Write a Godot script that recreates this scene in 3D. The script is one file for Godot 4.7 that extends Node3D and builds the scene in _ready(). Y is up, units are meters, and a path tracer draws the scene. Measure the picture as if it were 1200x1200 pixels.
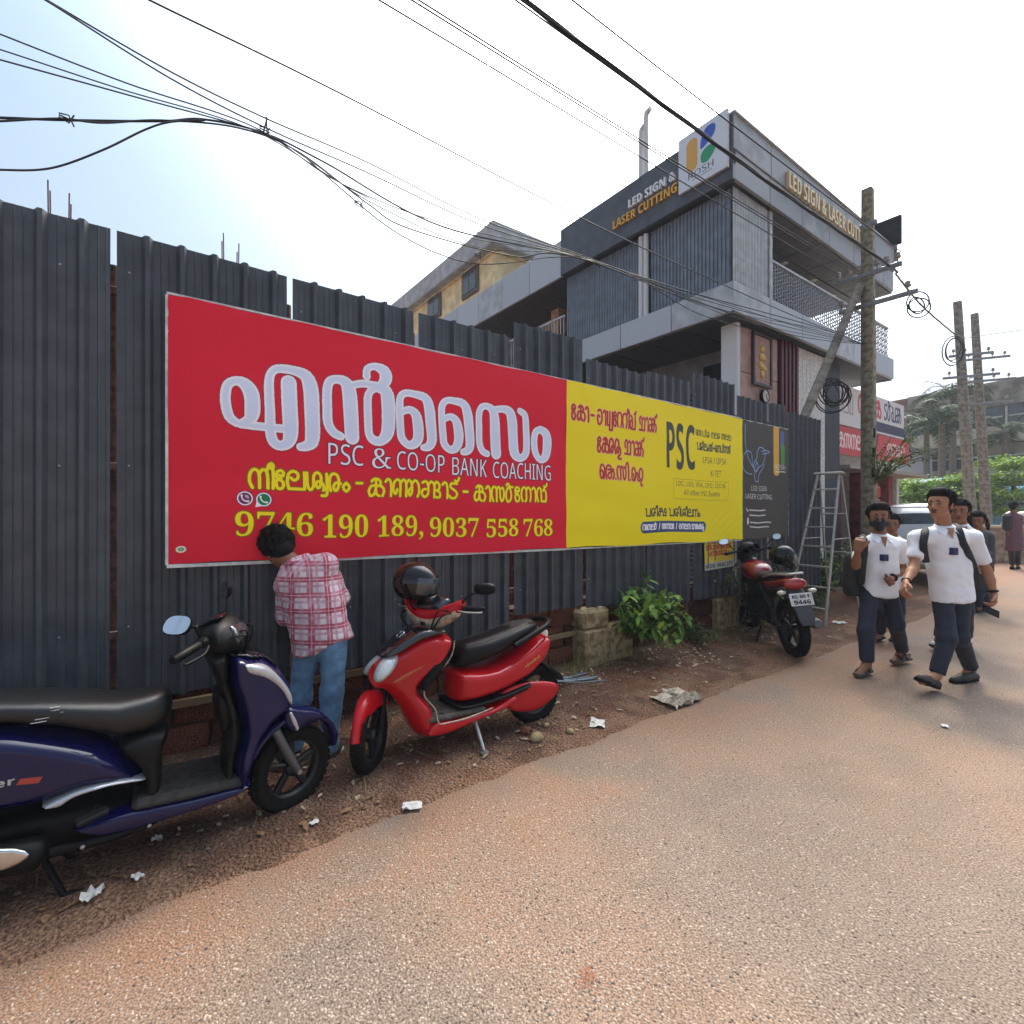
extends Node3D

# The street is laid out in metres: x runs along the fence, y is up, z runs from the fence (z = 0) out over the road.
const EYE := Vector3(0.0, 1.5, 3.5)
const TURN := -36.1
const FOCAL := 590.0
var M := {}
var T := {}
var taken := {}
var rng := RandomNumberGenerator.new()


# ---------------------------------------------------------------- survey helpers: sight lines from the tripod point
func sight(px: float, py: float) -> Vector3:
	var b := Basis(Vector3.UP, deg_to_rad(TURN))
	return b * Vector3((px - 600.0) / FOCAL, (600.0 - py) / FOCAL, -1.0)


func on_z(px: float, py: float, z: float) -> Vector3:
	var r := sight(px, py)
	return EYE + r * ((z - EYE.z) / r.z)


func on_x(px: float, py: float, x: float) -> Vector3:
	var r := sight(px, py)
	return EYE + r * ((x - EYE.x) / r.x)


func far_at(px: float, py: float, d: float) -> Vector3:
	return EYE + sight(px, py) * d


func on_ground(px: float, py: float, y := 0.0) -> Vector3:
	var r := sight(px, py)
	return EYE + r * ((y - EYE.y) / r.y)


# ---------------------------------------------------------------- shapes
class Shape:
	var st := SurfaceTool.new()
	var group := 1
	var own_normals := false

	func _init():
		st.begin(Mesh.PRIMITIVE_TRIANGLES)

	func smooth():
		group += 1
		st.set_smooth_group(group)
		return self

	func flat():
		st.set_smooth_group(0xFFFFFFFF)
		return self

	func tri(a: Vector3, b: Vector3, c: Vector3):
		st.add_vertex(a)
		st.add_vertex(b)
		st.add_vertex(c)

	func quad(a: Vector3, b: Vector3, c: Vector3, d: Vector3):
		tri(a, b, c)
		tri(a, c, d)

	func quad_uv(a: Vector3, b: Vector3, c: Vector3, d: Vector3, ua: Vector2, ub: Vector2, uc: Vector2, ud: Vector2):
		for k in [[a, ua], [b, ub], [c, uc], [a, ua], [c, uc], [d, ud]]:
			st.set_uv(k[1])
			st.add_vertex(k[0])

	func box(c: Vector3, s: Vector3, b := Basis(), bev := 0.0):
		flat()
		var h := s * 0.5
		if bev <= 0.0:
			var p := []
			for i in 8:
				p.append(c + b * Vector3(h.x if i & 1 else -h.x, h.y if i & 2 else -h.y, h.z if i & 4 else -h.z))
			quad(p[0], p[1], p[3], p[2])
			quad(p[5], p[4], p[6], p[7])
			quad(p[4], p[0], p[2], p[6])
			quad(p[1], p[5], p[7], p[3])
			quad(p[2], p[3], p[7], p[6])
			quad(p[4], p[5], p[1], p[0])
			return self
		var e: float = minf(bev, minf(h.x, minf(h.y, h.z)) * 0.9)
		# vertex on corner (sx,sy,sz) pulled in on all axes but one
		var v := func(sx, sy, sz, ax):
			var q := Vector3(sx * h.x, sy * h.y, sz * h.z)
			for k in 3:
				if k != ax:
					q[k] -= signf(q[k]) * e
			return c + b * q
		for ax in 3:
			for s1 in [-1, 1]:
				var q := []
				for t in [[-1, -1], [1, -1], [1, 1], [-1, 1]]:
					var d := [0, 0, 0]
					d[ax] = s1
					d[(ax + 1) % 3] = t[0]
					d[(ax + 2) % 3] = t[1]
					q.append(v.call(d[0], d[1], d[2], ax))
				if s1 < 0:
					quad(q[0], q[1], q[2], q[3])
				else:
					quad(q[3], q[2], q[1], q[0])
		for ax in 3:
			for t in [[-1, -1], [1, -1], [1, 1], [-1, 1]]:
				var a := (ax + 1) % 3
				var bb := (ax + 2) % 3
				var d0 := [0, 0, 0]
				d0[ax] = -1
				d0[a] = t[0]
				d0[bb] = t[1]
				var d1 := d0.duplicate()
				d1[ax] = 1
				var q0 = v.call(d0[0], d0[1], d0[2], a)
				var q1 = v.call(d1[0], d1[1], d1[2], a)
				var q2 = v.call(d1[0], d1[1], d1[2], bb)
				var q3 = v.call(d0[0], d0[1], d0[2], bb)
				if t[0] * t[1] > 0:
					quad(q0, q1, q2, q3)
				else:
					quad(q3, q2, q1, q0)
		for i in 8:
			var sx := 1 if i & 1 else -1
			var sy := 1 if i & 2 else -1
			var sz := 1 if i & 4 else -1
			tri(v.call(sx, sy, sz, 0), v.call(sx, sy, sz, 1), v.call(sx, sy, sz, 2))
		return self

	func tube(pts: Array, r, n := 8, caps := true):
		var rings := []
		var count := pts.size()
		var side := Vector3.ZERO
		for i in count:
			var a: Vector3 = pts[maxi(i - 1, 0)]
			var z: Vector3 = pts[mini(i + 1, count - 1)]
			var t := (z - a).normalized()
			if side == Vector3.ZERO:
				side = t.cross(Vector3.UP if absf(t.y) < 0.9 else Vector3.RIGHT).normalized()
			side = (side - t * side.dot(t)).normalized()
			var up := side.cross(t).normalized()
			var rad: float = r[i] if r is Array else r
			var ring := PackedVector3Array()
			for k in n:
				var w := TAU * k / n
				ring.append(pts[i] + side * cos(w) * rad + up * sin(w) * rad)
			rings.append(ring)
		return loft(rings, caps, caps)

	func loft(rings: Array, cap0 := true, cap1 := true, closed := true):
		smooth()
		for i in rings.size() - 1:
			var a: PackedVector3Array = rings[i]
			var b: PackedVector3Array = rings[i + 1]
			var n := a.size()
			for k in (n if closed else n - 1):
				var l := (k + 1) % n
				quad(a[k], b[k], b[l], a[l])
		if cap0:
			fan(rings[0], true)
		if cap1:
			fan(rings[-1], false)
		return self

	func fan(ring: PackedVector3Array, turned: bool):
		flat()
		var m := Vector3.ZERO
		for p in ring:
			m += p
		m /= ring.size()
		for k in ring.size():
			var l := (k + 1) % ring.size()
			if turned:
				tri(m, ring[k], ring[l])
			else:
				tri(m, ring[l], ring[k])

	# profile of (radius, along) turned about the x axis of xf
	func lathe(prof: Array, n := 16, xf := Transform3D()):
		smooth()
		for i in prof.size() - 1:
			for k in n:
				var a := TAU * k / n
				var b := TAU * (k + 1) / n
				var p0: Vector2 = prof[i]
				var p1: Vector2 = prof[i + 1]
				quad(xf * Vector3(p0.y, cos(a) * p0.x, sin(a) * p0.x), xf * Vector3(p0.y, cos(b) * p0.x, sin(b) * p0.x), xf * Vector3(p1.y, cos(b) * p1.x, sin(b) * p1.x), xf * Vector3(p1.y, cos(a) * p1.x, sin(a) * p1.x))
		return self

	# flat outline in the xy plane of xf, given thickness along z
	func prism(poly: PackedVector2Array, depth: float, xf := Transform3D()):
		flat()
		var h := depth * 0.5
		var idx := Geometry2D.triangulate_polygon(poly)
		for i in range(0, idx.size(), 3):
			var a := poly[idx[i]]
			var b := poly[idx[i + 1]]
			var c := poly[idx[i + 2]]
			tri(xf * Vector3(a.x, a.y, h), xf * Vector3(b.x, b.y, h), xf * Vector3(c.x, c.y, h))
			tri(xf * Vector3(c.x, c.y, -h), xf * Vector3(b.x, b.y, -h), xf * Vector3(a.x, a.y, -h))
		for i in poly.size():
			var a := poly[i]
			var b := poly[(i + 1) % poly.size()]
			quad(xf * Vector3(a.x, a.y, -h), xf * Vector3(b.x, b.y, -h), xf * Vector3(b.x, b.y, h), xf * Vector3(a.x, a.y, h))
		return self

	# a panel with a rounded rim and a crowned face: outline in the xy plane of xf, half thickness from wide(p)
	func pillow(poly: PackedVector2Array, wide: Callable, rim: float, xf := Transform3D(), step := 0.035, exact := false):
		smooth()
		var dense := PackedVector2Array()
		var gap_most := clampf(rim * 0.45, 0.006, 0.02)
		for i in poly.size():
			var a := poly[i]
			var b := poly[(i + 1) % poly.size()]
			var parts := maxi(1, int(ceil(a.distance_to(b) / gap_most)))
			for q in parts:
				dense.append(a.lerp(b, float(q) / parts))
		poly = dense
		var closed := poly.duplicate()
		closed.append(poly[0])
		var area := 0.0
		for i in poly.size():
			area += poly[i].cross(closed[i + 1])
		var inward := 1.0 if area > 0 else -1.0
		var pts := PackedVector2Array()
		var dist := PackedFloat32Array()
		var gap := func(p: Vector2) -> float:
			var best := 1e9
			for i in poly.size():
				best = minf(best, p.distance_squared_to(Geometry2D.get_closest_point_to_segment(p, closed[i], closed[i + 1])))
			return sqrt(best)
		for p in poly:
			pts.append(p)
			dist.append(0.0)
		for q in [0.07, 0.26, 0.55, 1.0]:
			for i in poly.size():
				var a := poly[(i - 1 + poly.size()) % poly.size()]
				var c := poly[(i + 1) % poly.size()]
				var t := (c - a).normalized()
				var p: Vector2 = poly[i] + Vector2(-t.y, t.x) * inward * rim * q
				var g: float = gap.call(p)
				if g > rim * q * 0.8 and Geometry2D.is_point_in_polygon(p, poly):
					pts.append(p)
					dist.append(g)
		var lo := poly[0]
		var hi := poly[0]
		for p in poly:
			lo = lo.min(p)
			hi = hi.max(p)
		var y := lo.y
		var odd := 0.0
		while y < hi.y:
			var x := lo.x + odd
			while x < hi.x:
				var p := Vector2(x, y)
				if Geometry2D.is_point_in_polygon(p, poly):
					var g: float = gap.call(p)
					if g > rim + step * 0.5:
						pts.append(p)
						dist.append(g)
				x += step
			odd = step * 0.5 - odd
			y += step * 0.87
		var v := PackedVector3Array()
		for i in pts.size():
			var q := 1.0 - minf(dist[i] / rim, 1.0)
			v.append(Vector3(pts[i].x, pts[i].y, float(wide.call(pts[i])) * sqrt(maxf(0.0, 1.0 - q * q))))
		var nrm := PackedVector3Array()
		if exact:
			own_normals = true
			var high := func(p: Vector2) -> float:
				var d: float = gap.call(p)
				if not Geometry2D.is_point_in_polygon(p, poly):
					d = -d
				var q := 1.0 - clampf(d / rim, 0.0, 1.0)
				return float(wide.call(p)) * sqrt(maxf(0.0, 1.0 - q * q))
			for i in pts.size():
				if i < poly.size():
					var a := poly[(i - 1 + poly.size()) % poly.size()]
					var c := poly[(i + 1) % poly.size()]
					var t := (c - a).normalized()
					nrm.append(Vector3(t.y, -t.x, 0.0) * inward)
				else:
					var e := minf(rim * 0.12, maxf(dist[i] * 0.5, 0.001))
					var gx: float = high.call(pts[i] + Vector2(e, 0)) - high.call(pts[i] - Vector2(e, 0))
					var gy: float = high.call(pts[i] + Vector2(0, e)) - high.call(pts[i] - Vector2(0, e))
					nrm.append(Vector3(-gx / (2.0 * e), -gy / (2.0 * e), 1.0).normalized())
		var idx := Geometry2D.triangulate_delaunay(pts)
		for i in range(0, idx.size(), 3):
			var a := v[idx[i]]
			var b := v[idx[i + 1]]
			var c := v[idx[i + 2]]
			var mid := (pts[idx[i]] + pts[idx[i + 1]] + pts[idx[i + 2]]) / 3.0
			if not Geometry2D.is_point_in_polygon(mid, poly):
				continue
			if (b - a).cross(c - a).z > 0:
				var k := b
				b = c
				c = k
			var f := Vector3(1, 1, -1)
			if not exact:
				tri(xf * a, xf * b, xf * c)
				tri(xf * (c * f), xf * (b * f), xf * (a * f))
				continue
			var n := [idx[i], idx[i + 1], idx[i + 2]]
			if (v[n[1]] - v[n[0]]).cross(v[n[2]] - v[n[0]]).z > 0:
				n = [idx[i], idx[i + 2], idx[i + 1]]
			for q in n:
				st.set_normal(xf.basis * nrm[q])
				st.add_vertex(xf * v[q])
			n.reverse()
			for q in n:
				st.set_normal(xf.basis * (nrm[q] * f))
				st.add_vertex(xf * (v[q] * f))
		return self

	func ball(c: Vector3, r: Vector3, n := 12, b := Basis()):
		smooth()
		var m := n / 2
		for i in m:
			for k in n:
				var q := []
				for t in [[i, k], [i, k + 1], [i + 1, k + 1], [i + 1, k]]:
					var la: float = PI * t[0] / m
					var lo: float = TAU * t[1] / n
					q.append(c + b * (Vector3(sin(la) * cos(lo), cos(la), sin(la) * sin(lo)) * r))
				quad(q[0], q[1], q[2], q[3])
		return self

	func done() -> ArrayMesh:
		if not own_normals:
			st.generate_normals()
		st.index()
		return st.commit()


func oval(c: Vector3, u: Vector3, v: Vector3, power := 2.0, n := 16) -> PackedVector3Array:
	var out := PackedVector3Array()
	for k in n:
		var a := TAU * k / n
		var x := signf(cos(a)) * pow(absf(cos(a)), 2.0 / power)
		var y := signf(sin(a)) * pow(absf(sin(a)), 2.0 / power)
		out.append(c + u * x + v * y)
	return out


# smooth curve through points
func curve(pts: Array, steps := 6, closed := false) -> Array:
	var out := []
	var n := pts.size()
	var last := n if closed else n - 1
	for i in last:
		var p0 = pts[(i - 1 + n) % n] if closed else pts[maxi(i - 1, 0)]
		var p1 = pts[i]
		var p2 = pts[(i + 1) % n]
		var p3 = pts[(i + 2) % n] if closed else pts[mini(i + 2, n - 1)]
		for k in steps:
			var t := float(k) / steps
			out.append(0.5 * ((2.0 * p1) + (p2 - p0) * t + (2.0 * p0 - 5.0 * p1 + 4.0 * p2 - p3) * t * t + (3.0 * p1 - p0 - 3.0 * p2 + p3) * t * t * t))
	if not closed:
		out.append(pts[-1])
	return out


func outline(flat: Array, steps := 5) -> PackedVector2Array:
	var p := []
	for i in range(0, flat.size(), 2):
		p.append(Vector2(flat[i], flat[i + 1]))
	return PackedVector2Array(curve(p, steps, true)) if steps > 1 else PackedVector2Array(p)


func pts3(flat: Array) -> Array:
	var p := []
	for i in range(0, flat.size(), 3):
		p.append(Vector3(flat[i], flat[i + 1], flat[i + 2]))
	return p


# ---------------------------------------------------------------- nodes
func numbered(called: String) -> String:
	var n: int = taken.get(called, 0)
	taken[called] = n + 1
	return called if n == 0 else "%s_%03d" % [called, n]


func thing(called: String, label: String, category: String, at := Vector3.ZERO, turn := 0.0, grp := "") -> Node3D:
	var o := Node3D.new()
	o.name = numbered(called)
	add_child(o)
	o.position = at
	o.rotation.y = turn
	return tag(o, label, category, grp)


func tag(o: Node3D, label: String, category: String, grp := "") -> Node3D:
	o.set_meta("label", label)
	o.set_meta("category", category)
	if grp:
		o.set_meta("group", grp)
	return o


func put(called: String, shape, m: Material, parent: Node3D = self, at := Vector3.ZERO) -> MeshInstance3D:
	var o := MeshInstance3D.new()
	o.mesh = shape.done() if shape is Shape else shape
	o.material_override = m
	o.position = at
	if parent == self:
		o.name = numbered(called)
		add_child(o)
	else:
		o.name = called
		parent.add_child(o, true)
	return o


func structure(called: String, shape, m: Material) -> MeshInstance3D:
	var o := put(called, shape, m)
	o.set_meta("kind", "structure")
	return o


func copy_of(o: Node3D, at: Vector3, turn: float, label: String) -> Node3D:
	var c := o.duplicate()
	c.name = numbered(String(o.name))
	add_child(c)
	c.position = at
	c.rotation.y = turn
	c.set_meta("label", label)
	return c


# ---------------------------------------------------------------- materials
func noise(kind: int, freq: float, seed_ := 1, octaves := 4) -> FastNoiseLite:
	var n := FastNoiseLite.new()
	n.noise_type = kind
	n.frequency = freq
	n.seed = seed_
	n.fractal_octaves = octaves
	if octaves <= 1:
		n.fractal_type = FastNoiseLite.FRACTAL_NONE
	return n


func ntex(n: FastNoiseLite, colors: Array, size := 512, normal := 0.0) -> NoiseTexture2D:
	var t := NoiseTexture2D.new()
	t.width = size
	t.height = size
	t.seamless = true
	t.noise = n
	if normal > 0.0:
		t.as_normal_map = true
		t.bump_strength = normal
	elif colors:
		var g := Gradient.new()
		var off := PackedFloat32Array()
		var col := PackedColorArray()
		for c in colors:
			off.append(c[0])
			col.append(c[1] if c[1] is Color else Color(c[1], c[1], c[1]))
		g.offsets = off
		g.colors = col
		t.color_ramp = g
	return t


func mat(c, rough := 0.6, metal := 0.0, o := {}) -> StandardMaterial3D:
	var m := StandardMaterial3D.new()
	m.albedo_color = Color(c) if c is String else c
	m.roughness = rough
	m.metallic = metal
	if o.has("spec"):
		m.metallic_specular = o.spec
	if o.has("tex"):
		m.albedo_texture = o.tex
	if o.has("nrm"):
		m.normal_enabled = true
		m.normal_texture = o.nrm
		m.normal_scale = o.get("ns", 0.5)
	if o.has("hgt"):
		m.heightmap_enabled = true
		m.heightmap_texture = o.hgt
		m.heightmap_scale = o.get("hs", 0.5)
	if o.has("rtex"):
		m.roughness_texture = o.rtex
	if o.has("s"):
		m.uv1_triplanar = true
		m.uv1_world_triplanar = o.get("world", true)
		m.uv1_scale = o.s if o.s is Vector3 else Vector3.ONE * o.s
	if o.has("coat"):
		m.clearcoat_enabled = true
		m.clearcoat = o.coat
		m.clearcoat_roughness = o.get("cr", 0.05)
	if o.has("rim"):
		m.rim_enabled = true
		m.rim = o.rim
		m.rim_tint = 0.5
	if o.has("back"):
		m.backlight_enabled = true
		m.backlight = o.back
	if o.has("vc"):
		m.vertex_color_use_as_albedo = true
	if o.has("alpha"):
		m.transparency = BaseMaterial3D.TRANSPARENCY_ALPHA
		m.albedo_color.a = o.alpha
	if o.has("both"):
		m.cull_mode = BaseMaterial3D.CULL_DISABLED
	return m


func lin(r: float, g: float, b: float) -> Color:
	return Color(r / 255.0, g / 255.0, b / 255.0).srgb_to_linear()


func make_materials():
	var simplex := FastNoiseLite.TYPE_SIMPLEX_SMOOTH
	T.blotch = ntex(noise(simplex, 0.012, 3, 5), [[0.25, 0.86], [0.75, 1.0]])
	T.fine = ntex(noise(simplex, 0.09, 4, 4), [[0.2, 0.8], [0.8, 1.0]])
	T.stain = ntex(noise(simplex, 0.01, 9, 6), [[0.3, Color(0.74, 0.70, 0.66)], [0.48, Color(0.92, 0.91, 0.9)], [0.7, Color.WHITE]])
	T.mould = ntex(noise(simplex, 0.014, 19, 6), [[0.35, Color(0.62, 0.62, 0.6)], [0.5, Color(0.82, 0.82, 0.8)], [0.66, Color.WHITE]])
	T.rough = ntex(noise(simplex, 0.02, 12, 5), [[0.2, 0.55], [0.8, 1.0]])
	T.bump = ntex(noise(simplex, 0.06, 5, 5), [], 512, 6.0)
	T.wave = ntex(noise(simplex, 0.008, 6, 3), [], 512, 5.0)
	T.weave = ntex(noise(FastNoiseLite.TYPE_VALUE, 0.35, 7, 1), [], 256, 3.0)
	T.lump = ntex(noise(simplex, 0.03, 8, 4), [[0.0, 0.0], [1.0, 1.0]])
	T.soil = ntex(noise(simplex, 0.05, 14, 6), [[0.2, Color(0.62, 0.56, 0.52)], [0.5, Color(0.86, 0.83, 0.8)], [0.8, Color(1.0, 0.97, 0.94)]], 1024)
	T.soil_high = ntex(noise(simplex, 0.045, 15, 6), [[0.1, 0.0], [0.9, 1.0]], 1024)
	T.laterite = ntex(noise(simplex, 0.06, 16, 5), [[0.25, Color(0.5, 0.4, 0.36)], [0.5, Color(0.85, 0.8, 0.76)], [0.75, Color(1, 0.96, 0.9)]])

	M.road = mat(Color.WHITE, 0.85, 0.0, {"tex": T.soil, "hgt": T.soil_high, "hs": 0.35, "s": 1.7, "vc": true})
	M.soil = mat(Color.WHITE, 0.95, 0.0, {"tex": T.soil, "hgt": T.soil_high, "hs": 2.4, "s": 0.9, "vc": true})
	M.ground = mat("8a7059", 0.95, 0.0, {"tex": T.soil, "s": 0.3})
	M.sheet = mat("4b4f55", 0.38, 0.0, {"tex": T.blotch, "s": 0.7, "spec": 0.5})
	M.sheet2 = mat("45494f", 0.42, 0.0, {"tex": T.blotch, "s": 0.9, "spec": 0.5})
	M.laterite = []
	for c in ["7b4a38", "6a3f30", "855442", "5d3a2d"]:
		M.laterite.append(mat(c, 0.95, 0.0, {"tex": T.laterite, "hgt": T.lump, "hs": 2.0, "s": 2.5}))
	M.mortar = mat("5a4436", 0.95, 0.0, {"tex": T.soil, "hgt": T.lump, "hs": 1.5, "s": 1.5})
	M.concrete = mat("a3906a", 0.9, 0.0, {"tex": T.stain, "hgt": T.lump, "hs": 0.6, "s": 1.7})
	M.concrete_old = mat("9c9284", 0.9, 0.0, {"tex": T.mould, "hgt": T.lump, "hs": 0.5, "s": 0.5})
	M.wood = mat("8a7355", 0.8, 0.0, {"tex": T.fine, "s": Vector3(1, 6, 6)})
	M.steel = mat("8b8d8f", 0.45, 0.6, {"tex": T.blotch, "s": 2.0})
	M.rust = mat("6e5648", 0.8, 0.2, {"tex": T.stain, "s": 3.0})
	M.alu = mat("b9b8b2", 0.42, 0.75, {"tex": T.blotch, "s": 3.0})
	M.chrome = mat("c9cbcd", 0.16, 1.0)
	M.black = mat("0d0d0e", 0.5, 0.0, {"tex": T.fine, "s": 3.0, "spec": 0.32})
	M.black_gloss = mat("08090b", 0.12, 0.0, {"coat": 0.6, "spec": 0.2})
	M.rubber = mat("171615", 0.85, 0.0, {"tex": T.stain, "s": 6.0, "spec": 0.3})
	M.trim = mat("18191a", 0.6, 0.0, {"tex": T.blotch, "s": 4.0, "spec": 0.32})
	M.white = mat("dcdbd6", 0.6, 0.0, {"tex": T.blotch, "s": 1.5})
	M.wire = mat("1f2023", 0.6)
	M.wire_pale = mat("565a60", 0.55)


# ---------------------------------------------------------------- sky, sun, camera, exposure
func make_light_and_camera():
	var cam := Camera3D.new()
	cam.name = "camera"
	cam.fov = rad_to_deg(2.0 * atan(600.0 / FOCAL))
	cam.near = 0.05
	cam.far = 900.0
	cam.position = EYE
	cam.rotation_degrees.y = TURN
	add_child(cam)
	cam.current = true

	var to_sun := Vector3(0.857 * 0.59, 0.81, -0.514 * 0.59).normalized()
	var sun := DirectionalLight3D.new()
	sun.name = "sun"
	sun.light_energy = 0.46
	sun.light_color = Color(1.0, 0.94, 0.85)
	sun.light_angular_distance = 9.0
	sun.shadow_enabled = true
	add_child(sun)
	sun.look_at_from_position(to_sun * 50.0, Vector3.ZERO)

	# hazy tropical sky: pale blue air that whitens towards the sun and towards the horizon
	var img := Image.create(512, 256, false, Image.FORMAT_RGBF)
	for y in 256:
		var up := PI * 0.5 - PI * (y + 0.5) / 256.0
		for x in 512:
			var a := TAU * (x + 0.5) / 512.0
			var d := Vector3(sin(a) * cos(up), sin(up), -cos(a) * cos(up))
			var near := acos(clampf(d.dot(to_sun), -1.0, 1.0))
			var e := maxf(d.y, 0.0)
			var c := Color(0.215, 0.285, 0.385).lerp(Color(0.34, 0.38, 0.43), pow(1.0 - e, 4.0))
			var ray := 0.62 + 1.1 * pow(cos(near), 2.0)
			c = c * ray
			var glow := 2.8 * exp(-pow(near / 0.57, 4.0)) + 0.5 * exp(-pow(near / 1.05, 4.0)) * pow(1.0 - e, 4.0)
			c = Color(c.r + glow * 1.0, c.g + glow * 0.985, c.b + glow * 0.95)
			img.set_pixel(x, y, c)
	var pano := PanoramaSkyMaterial.new()
	pano.panorama = ImageTexture.create_from_image(img)
	var sky := Sky.new()
	sky.sky_material = pano
	var env := Environment.new()
	env.background_mode = Environment.BG_SKY
	env.sky = sky
	env.tonemap_mode = Environment.TONE_MAPPER_LINEAR
	env.tonemap_exposure = 2.55
	env.sdfgi_enabled = true
	env.ssao_enabled = true
	env.ssil_enabled = true
	env.fog_enabled = true
	env.fog_density = 0.002
	env.fog_light_color = Color(0.93, 0.95, 1.0)
	var world := WorldEnvironment.new()
	world.name = "world"
	world.environment = env
	add_child(world)


# ---------------------------------------------------------------- ground, verge, road
var patchy := FastNoiseLite.new()


func soil_y(x: float, z: float) -> float:
	var n := patchy.get_noise_2d(x * 60.0, z * 60.0) * 0.018 + patchy.get_noise_2d(x * 260.0, z * 260.0) * 0.009
	n *= lerpf(1.0, 0.35, clampf((z - 0.4) / 0.4, 0.0, 1.0))
	return 0.016 + n - maxf(0.0, z - 0.75) * 0.055 + maxf(0.0, 0.25 - z) * 0.10


func grid(xs: Array, zs: Array, high: Callable, tint: Callable) -> Shape:
	var s := Shape.new()
	s.smooth()
	var p := []
	var c := []
	for x in xs:
		var row := PackedVector3Array()
		var cols := PackedColorArray()
		for z in zs:
			row.append(Vector3(x, high.call(x, z), z))
			cols.append(tint.call(x, z))
		p.append(row)
		c.append(cols)
	for i in xs.size() - 1:
		for k in zs.size() - 1:
			for q in [[i, k], [i + 1, k], [i + 1, k + 1], [i, k], [i + 1, k + 1], [i, k + 1]]:
				s.st.set_color(c[q[0]][q[1]])
				s.st.add_vertex(p[q[0]][q[1]])
	return s


func steps(a: float, b: float, d: float) -> Array:
	var out := []
	var n := int(ceil((b - a) / d))
	for i in n + 1:
		out.append(a + (b - a) * i / n)
	return out


func make_ground():
	patchy.noise_type = FastNoiseLite.TYPE_SIMPLEX_SMOOTH
	patchy.frequency = 0.02
	patchy.fractal_octaves = 4
	patchy.seed = 5
	var big := Shape.new()
	big.flat().quad(Vector3(-400, -0.12, -400), Vector3(400, -0.12, -400), Vector3(400, -0.12, 400), Vector3(-400, -0.12, 400))
	structure("ground", big, M.ground)
	var soil := lin(124, 92, 72)
	var red := lin(148, 97, 70)
	var pale := lin(150, 122, 100)
	var tint_soil := func(x, z):
		var n := patchy.get_noise_2d(x * 40.0 + 90.0, z * 40.0)
		var k := patchy.get_noise_2d(x * 170.0, z * 170.0 + 300.0)
		var c: Color = soil.lerp(red, clampf(n * 1.6 + 0.3, 0.0, 1.0))
		c = c.lerp(pale, clampf(k * 1.5, 0.0, 0.7))
		# road dust has drifted over the outer part of the verge in ragged patches
		return c.lerp(lin(168, 132, 106), clampf((z - 0.72) * 3.0 + n * 1.6 + k * 2.2, 0.0, 0.85))
	structure("verge", grid(steps(-4.0, -1.0, 0.3) + steps(-0.95, 9.0, 0.05) + steps(9.3, 12.6, 0.3), steps(-0.7, 1.9, 0.05), soil_y, tint_soil), M.soil)
	var grey := lin(150, 135, 123)
	var dust := lin(162, 129, 106)
	var tan := lin(166, 143, 125)
	var road_y := func(x, z):
		var edge := 0.0
		if x < 12.6:
			edge = -0.05 * pow(clampf((1.35 - z) / 0.6, 0.0, 1.5), 2.0)
		return edge + patchy.get_noise_2d(x * 14.0, z * 14.0 + 70.0) * 0.006
	var tint_road := func(x, z):
		var n := patchy.get_noise_2d(x * 22.0, z * 26.0 + 500.0)
		var k := patchy.get_noise_2d(x * 90.0 + 77.0, z * 110.0)
		var c: Color = grey.lerp(tan, clampf(n * 2.6 + 0.45, 0.0, 1.0))
		var m := clampf((1.75 - z) / 0.9 + k * 1.0 + n * 0.5, 0.0, 1.0)
		c = c.lerp(dust, m)
		return c * (1.0 + k * 0.16)
	structure("road", grid(steps(-6.0, -1.2, 0.4) + steps(-1.0, 9.0, 0.08) + steps(9.3, 20.0, 0.3) + steps(21.0, 70.0, 3.0), steps(0.66, 4.5, 0.08) + steps(4.8, 12.0, 0.4), road_y, tint_road), M.road)
	# hard earth forecourt beyond the fence's end
	var fore := func(x, z): return -0.012 + patchy.get_noise_2d(x * 20.0, z * 20.0) * 0.01
	structure("forecourt", grid(steps(8.4, 40.0, 0.6), steps(-9.0, -0.68, 0.4) + steps(-0.4, 0.9, 0.3), fore, tint_road), M.road)


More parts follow.
